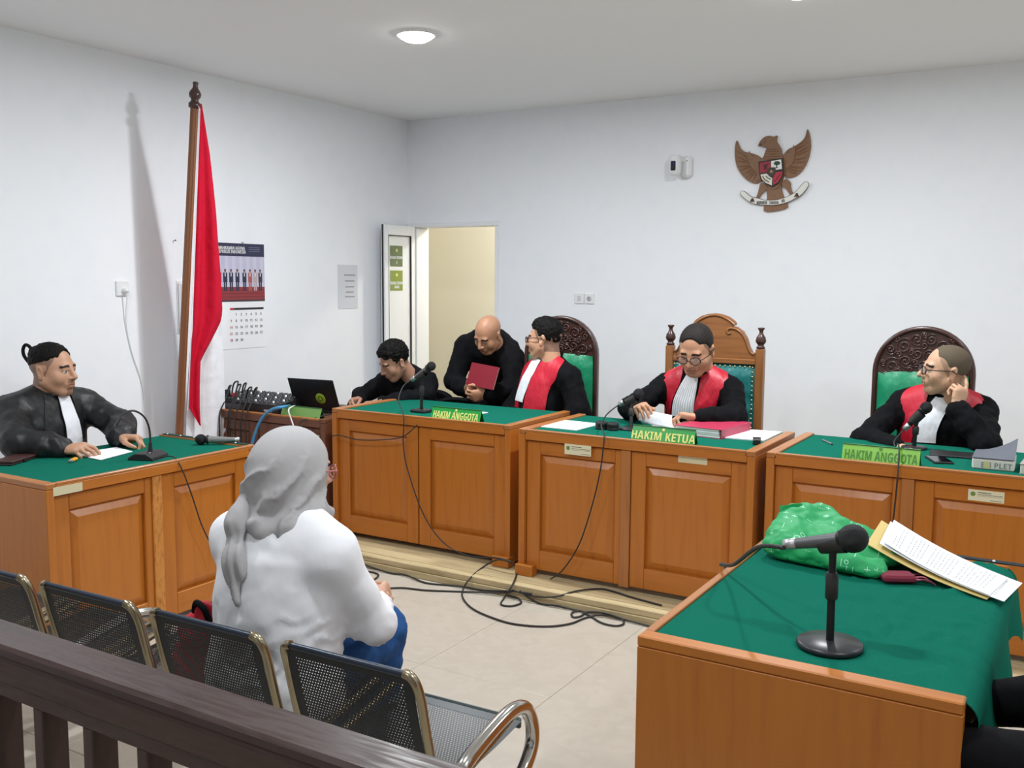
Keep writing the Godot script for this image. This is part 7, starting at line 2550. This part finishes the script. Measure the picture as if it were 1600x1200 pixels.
func near_desk_things() -> void:
	# rumpled green cloth over the nearest desk, hanging over its open side
	var n := FastNoiseLite.new()
	n.seed = 17
	n.frequency = 1.0
	n.fractal_octaves = 2
	var g := []
	for r in 57:
		var line := []
		var z := lerpf(-3.09, -2.033, r / 56.0)
		var ragged := 0.17 + 0.03 * n.get_noise_2d(z * 9.0, 3.0) + 0.05 * n.get_noise_2d(z * 2.5, 9.0)
		for c in 65:
			var s := c / 64.0 * (0.665 + ragged)
			var p: Vector3
			var w := n.get_noise_2d(s * 4.0 - z * 1.2, z * 5.5 + s * 2.0)
			var lump := pow(maxf(0.0, 1.0 - absf(w) * 4.5), 2.0) * 0.012 * smoothstep(0.15, 0.4, s) * smoothstep(-2.035, -2.12, z) * smoothstep(0.09, 0.13, Vector2(s - 0.37, z + 2.176).length())
			if s < 0.635:
				p = V(-0.838 + s, 0.7435 + lump, z)
			else:
				# round the edge and fall
				var a := minf((s - 0.635) / 0.05, PI / 2)
				p = V(-0.203 + 0.045 * sin(a), 0.7435 - 0.045 * (1.0 - cos(a)), z)
				var down := maxf(0.0, s - 0.635 - 0.05 * PI / 2)
				p += V(0.02 * sin(z * 16.0) * clampf(down * 8.0, 0.0, 1.0) + 0.03 * down, -down, 0)
				p.x += 0.012
			line.append(p)
		g.append(line)
	var m := Build.new()
	m.sheet(g, 0.002)
	var cl := mesh_node("tablecloth", m.done(), M.felt)
	tag(cl, "rumpled dark green cloth spread over the nearest desk and hanging off it", "tablecloth")
	var far := thing("tacked_strip", "dark strip with white tacks along the far end of the nearest desk", "strip", V(-0.45, 0.7505, -3.098))
	box_node("strip", V(0.02, 0.002, 0.0), V(0.6, 0.003, 0.026), plain(rgb(22, 36, 44), 0.9), far, 0.0)
	for k in 5:
		tube_node("tack", [V(-0.22 + k * 0.115, 0.003, 0.004), V(-0.22 + k * 0.115, 0.007, 0.004)], [0.005, 0.003], M.white_plastic, far, 8)
	mic_stand("black microphone stand with round base on the nearest desk", V(-0.468, 0.7475, -2.176), V(-0.470, 0.985, -2.176), 0.073, V(0.17, 0.05, 0.04))
	microphone("grey-handled microphone with black grille on the nearest desk", V(-0.582, 0.962, -2.19), V(-0.40, 1.012, -2.16), plain(rgb(98, 100, 102), 0.4, 0.4), 1.2)
	cable("thick black cable from the nearest microphone over the desk edge", CABLE_R, 0.0055, M.rubber, "microphone_cable")
	# green shopping bag with white print
	var im := Image.create(256, 256, false, Image.FORMAT_RGBA8)
	im.fill(rgb(22, 156, 88))
	var rng := RandomNumberGenerator.new()
	rng.seed = 5
	var ink := rgb(176, 224, 196)
	for k in 46:
		var c := Vector2i(rng.randi_range(8, 247), rng.randi_range(8, 247))
		match k % 4:
			0:
				var r := rng.randi_range(5, 9)
				for y in range(-r, r + 1):
					for x in range(-r, r + 1):
						var d := Vector2(x, y).length()
						if d <= r and d > r - 2.2:
							im.set_pixel((c.x + x + 256) % 256, (c.y + y + 256) % 256, ink)
			1:
				im.fill_rect(Rect2i(c.x - 8, c.y, 16, 2), ink)
				im.fill_rect(Rect2i(c.x - 1, c.y - 6, 2, 12), ink)
			2:
				for j in 4:
					im.fill_rect(Rect2i(c.x + j * 5, c.y, 2, 2), ink)
			3:
				im.fill_rect(Rect2i(c.x, c.y, 2, 18), ink)
	var print_ := plain(Color.WHITE, 0.6)
	print_.albedo_texture = ImageTexture.create_from_image(im)
	triplanar(print_, V(3.6, 3.6, 3.6))
	var t := thing("shopping_bag", "crumpled green cloth shopping bag with white printed shapes", "bag", V(-0.62, 0.7475, -2.9))
	var f := Field.new(V(-0.27, -0.02, -0.32), V(0.3, 0.2, 0.27), 0.0085)
	f.cone(V(-0.12, 0.035, 0.08), V(0.13, 0.022, 0.13), 0.055, 0.04, 0.03, V(0, 1, 0), 0.75)
	f.cone(V(-0.10, 0.04, -0.05), V(0.14, 0.03, 0.0), 0.075, 0.055, 0.04, V(0, 1, 0), 0.6)
	f.cone(V(-0.14, 0.045, 0.06), V(-0.16, 0.06, -0.12), 0.05, 0.055, 0.03, V(0, 1, 0), 0.8)
	f.cone(V(-0.15, 0.07, -0.14), V(-0.06, 0.085, -0.16), 0.045, 0.03, 0.025)
	f.cone(V(-0.06, 0.06, -0.13), V(0.12, 0.04, -0.12), 0.05, 0.04, 0.03, V(0, 1, 0), 0.7)
	f.cone(V(0.02, 0.09, 0.05), V(0.16, 0.06, 0.06), 0.012, 0.01, 0.02, Vector3.ZERO, 1.0, 1)
	f.cut(V(0, 0.002, 0), Vector3.DOWN)
	var fl := Flesh.new()
	var fo := folds(23, 0.022, V(8, 8, 8))
	f.skin(fl, Transform3D.IDENTITY, null, func(q: Vector3) -> float: return fo.call(q) if q.y > 0.015 else 0.0)
	mesh_node("body", fl.mesh(), print_, t)
	# the mouth of the bag stands up as a flap
	g = []
	for r in 9:
		var line := []
		for c in 13:
			var u := c / 12.0
			var v := r / 8.0
			line.append(V(-0.20 + 0.17 * u, 0.02 + (0.105 - 0.05 * absf(u - 0.3)) * v, -0.10 - 0.15 * u * 0.5 + 0.03 * sin(u * 7.0) * v - 0.02 * v))
		g.append(line)
	m = Build.new()
	m.sheet(g, 0.0025)
	mesh_node("mouth_flap", m.done(), print_, t)
	# fringed red cloth sticking out
	t = thing("fringed_cloth", "end of a folded red and pink fringed cloth beside the shopping bag", "cloth", V(-0.40, 0.7475, -2.765), 0.5)
	box_node("fold", V(-0.02, 0.012, -0.01), V(0.09, 0.02, 0.06), plain(rgb(120, 34, 54), 0.9), t, 0.006)
	for k in 9:
		tube_node("fringe", curve([V(0.02, 0.013, -0.038 + k * 0.008), V(0.045, 0.008 + 0.004 * (k % 3), -0.04 + k * 0.0085), V(0.068, 0.0035, -0.042 + k * 0.0092)], 3), 0.0022, plain_once("fringe_a", rgb(206, 110, 130)) if k % 2 else plain_once("fringe_b", rgb(130, 40, 62)), t, 5)
	# brown envelope and typed sheets over it
	var env := plain(rgb(214, 190, 122), 0.8)
	sheet_of_paper("envelope", "buff paper envelope beneath the typed sheets on the nearest desk", [V(-0.535, 0.822, -3.14), V(-0.165, 0.750, -2.90), V(-0.195, 0.750, -2.715), V(-0.525, 0.815, -2.86)], env, 0.002, 0.012)
	for k in 2:
		var pm := plain(Color.WHITE, 0.85)
		var pic := printed_page(31 + k, 0.72)
		pic.rotate_90(CLOCKWISE if false else COUNTERCLOCKWISE)
		pm.albedo_texture = ImageTexture.create_from_image(pic)
		var d := 0.005 + 0.006 * k
		sheet_of_paper("typed_sheet", ["lower typed white sheet reaching furthest over the nearest desk's cloth", "upper typed white sheet on the buff envelope"][k],
			[V(-0.505 + 0.01 * k, 0.822 + d, -3.12), V(-0.125 - 0.035 * k, 0.750 + d, -2.90 - 0.012 * k), V(-0.155 - 0.035 * k, 0.750 + d, -2.705 - 0.015 * k), V(-0.49 + 0.01 * k, 0.815 + d, -2.865)], pm, 0.0015, 0.012)

func _ready() -> void:
	make_materials()
	M.glow = plain(Color.WHITE, 0.5)
	M.glow.emission_enabled = true
	M.glow.emission = Color(1, 0.99, 0.97)
	M.glow.emission_energy_multiplier = 12.0
	make_camera()
	for l in LAMPS:
		ceiling_lamp(l[0], l[1], l[2], l[3])
	make_room()
	make_desks()
	make_furniture()
	make_wall_things()
	make_people()
	make_small_things()
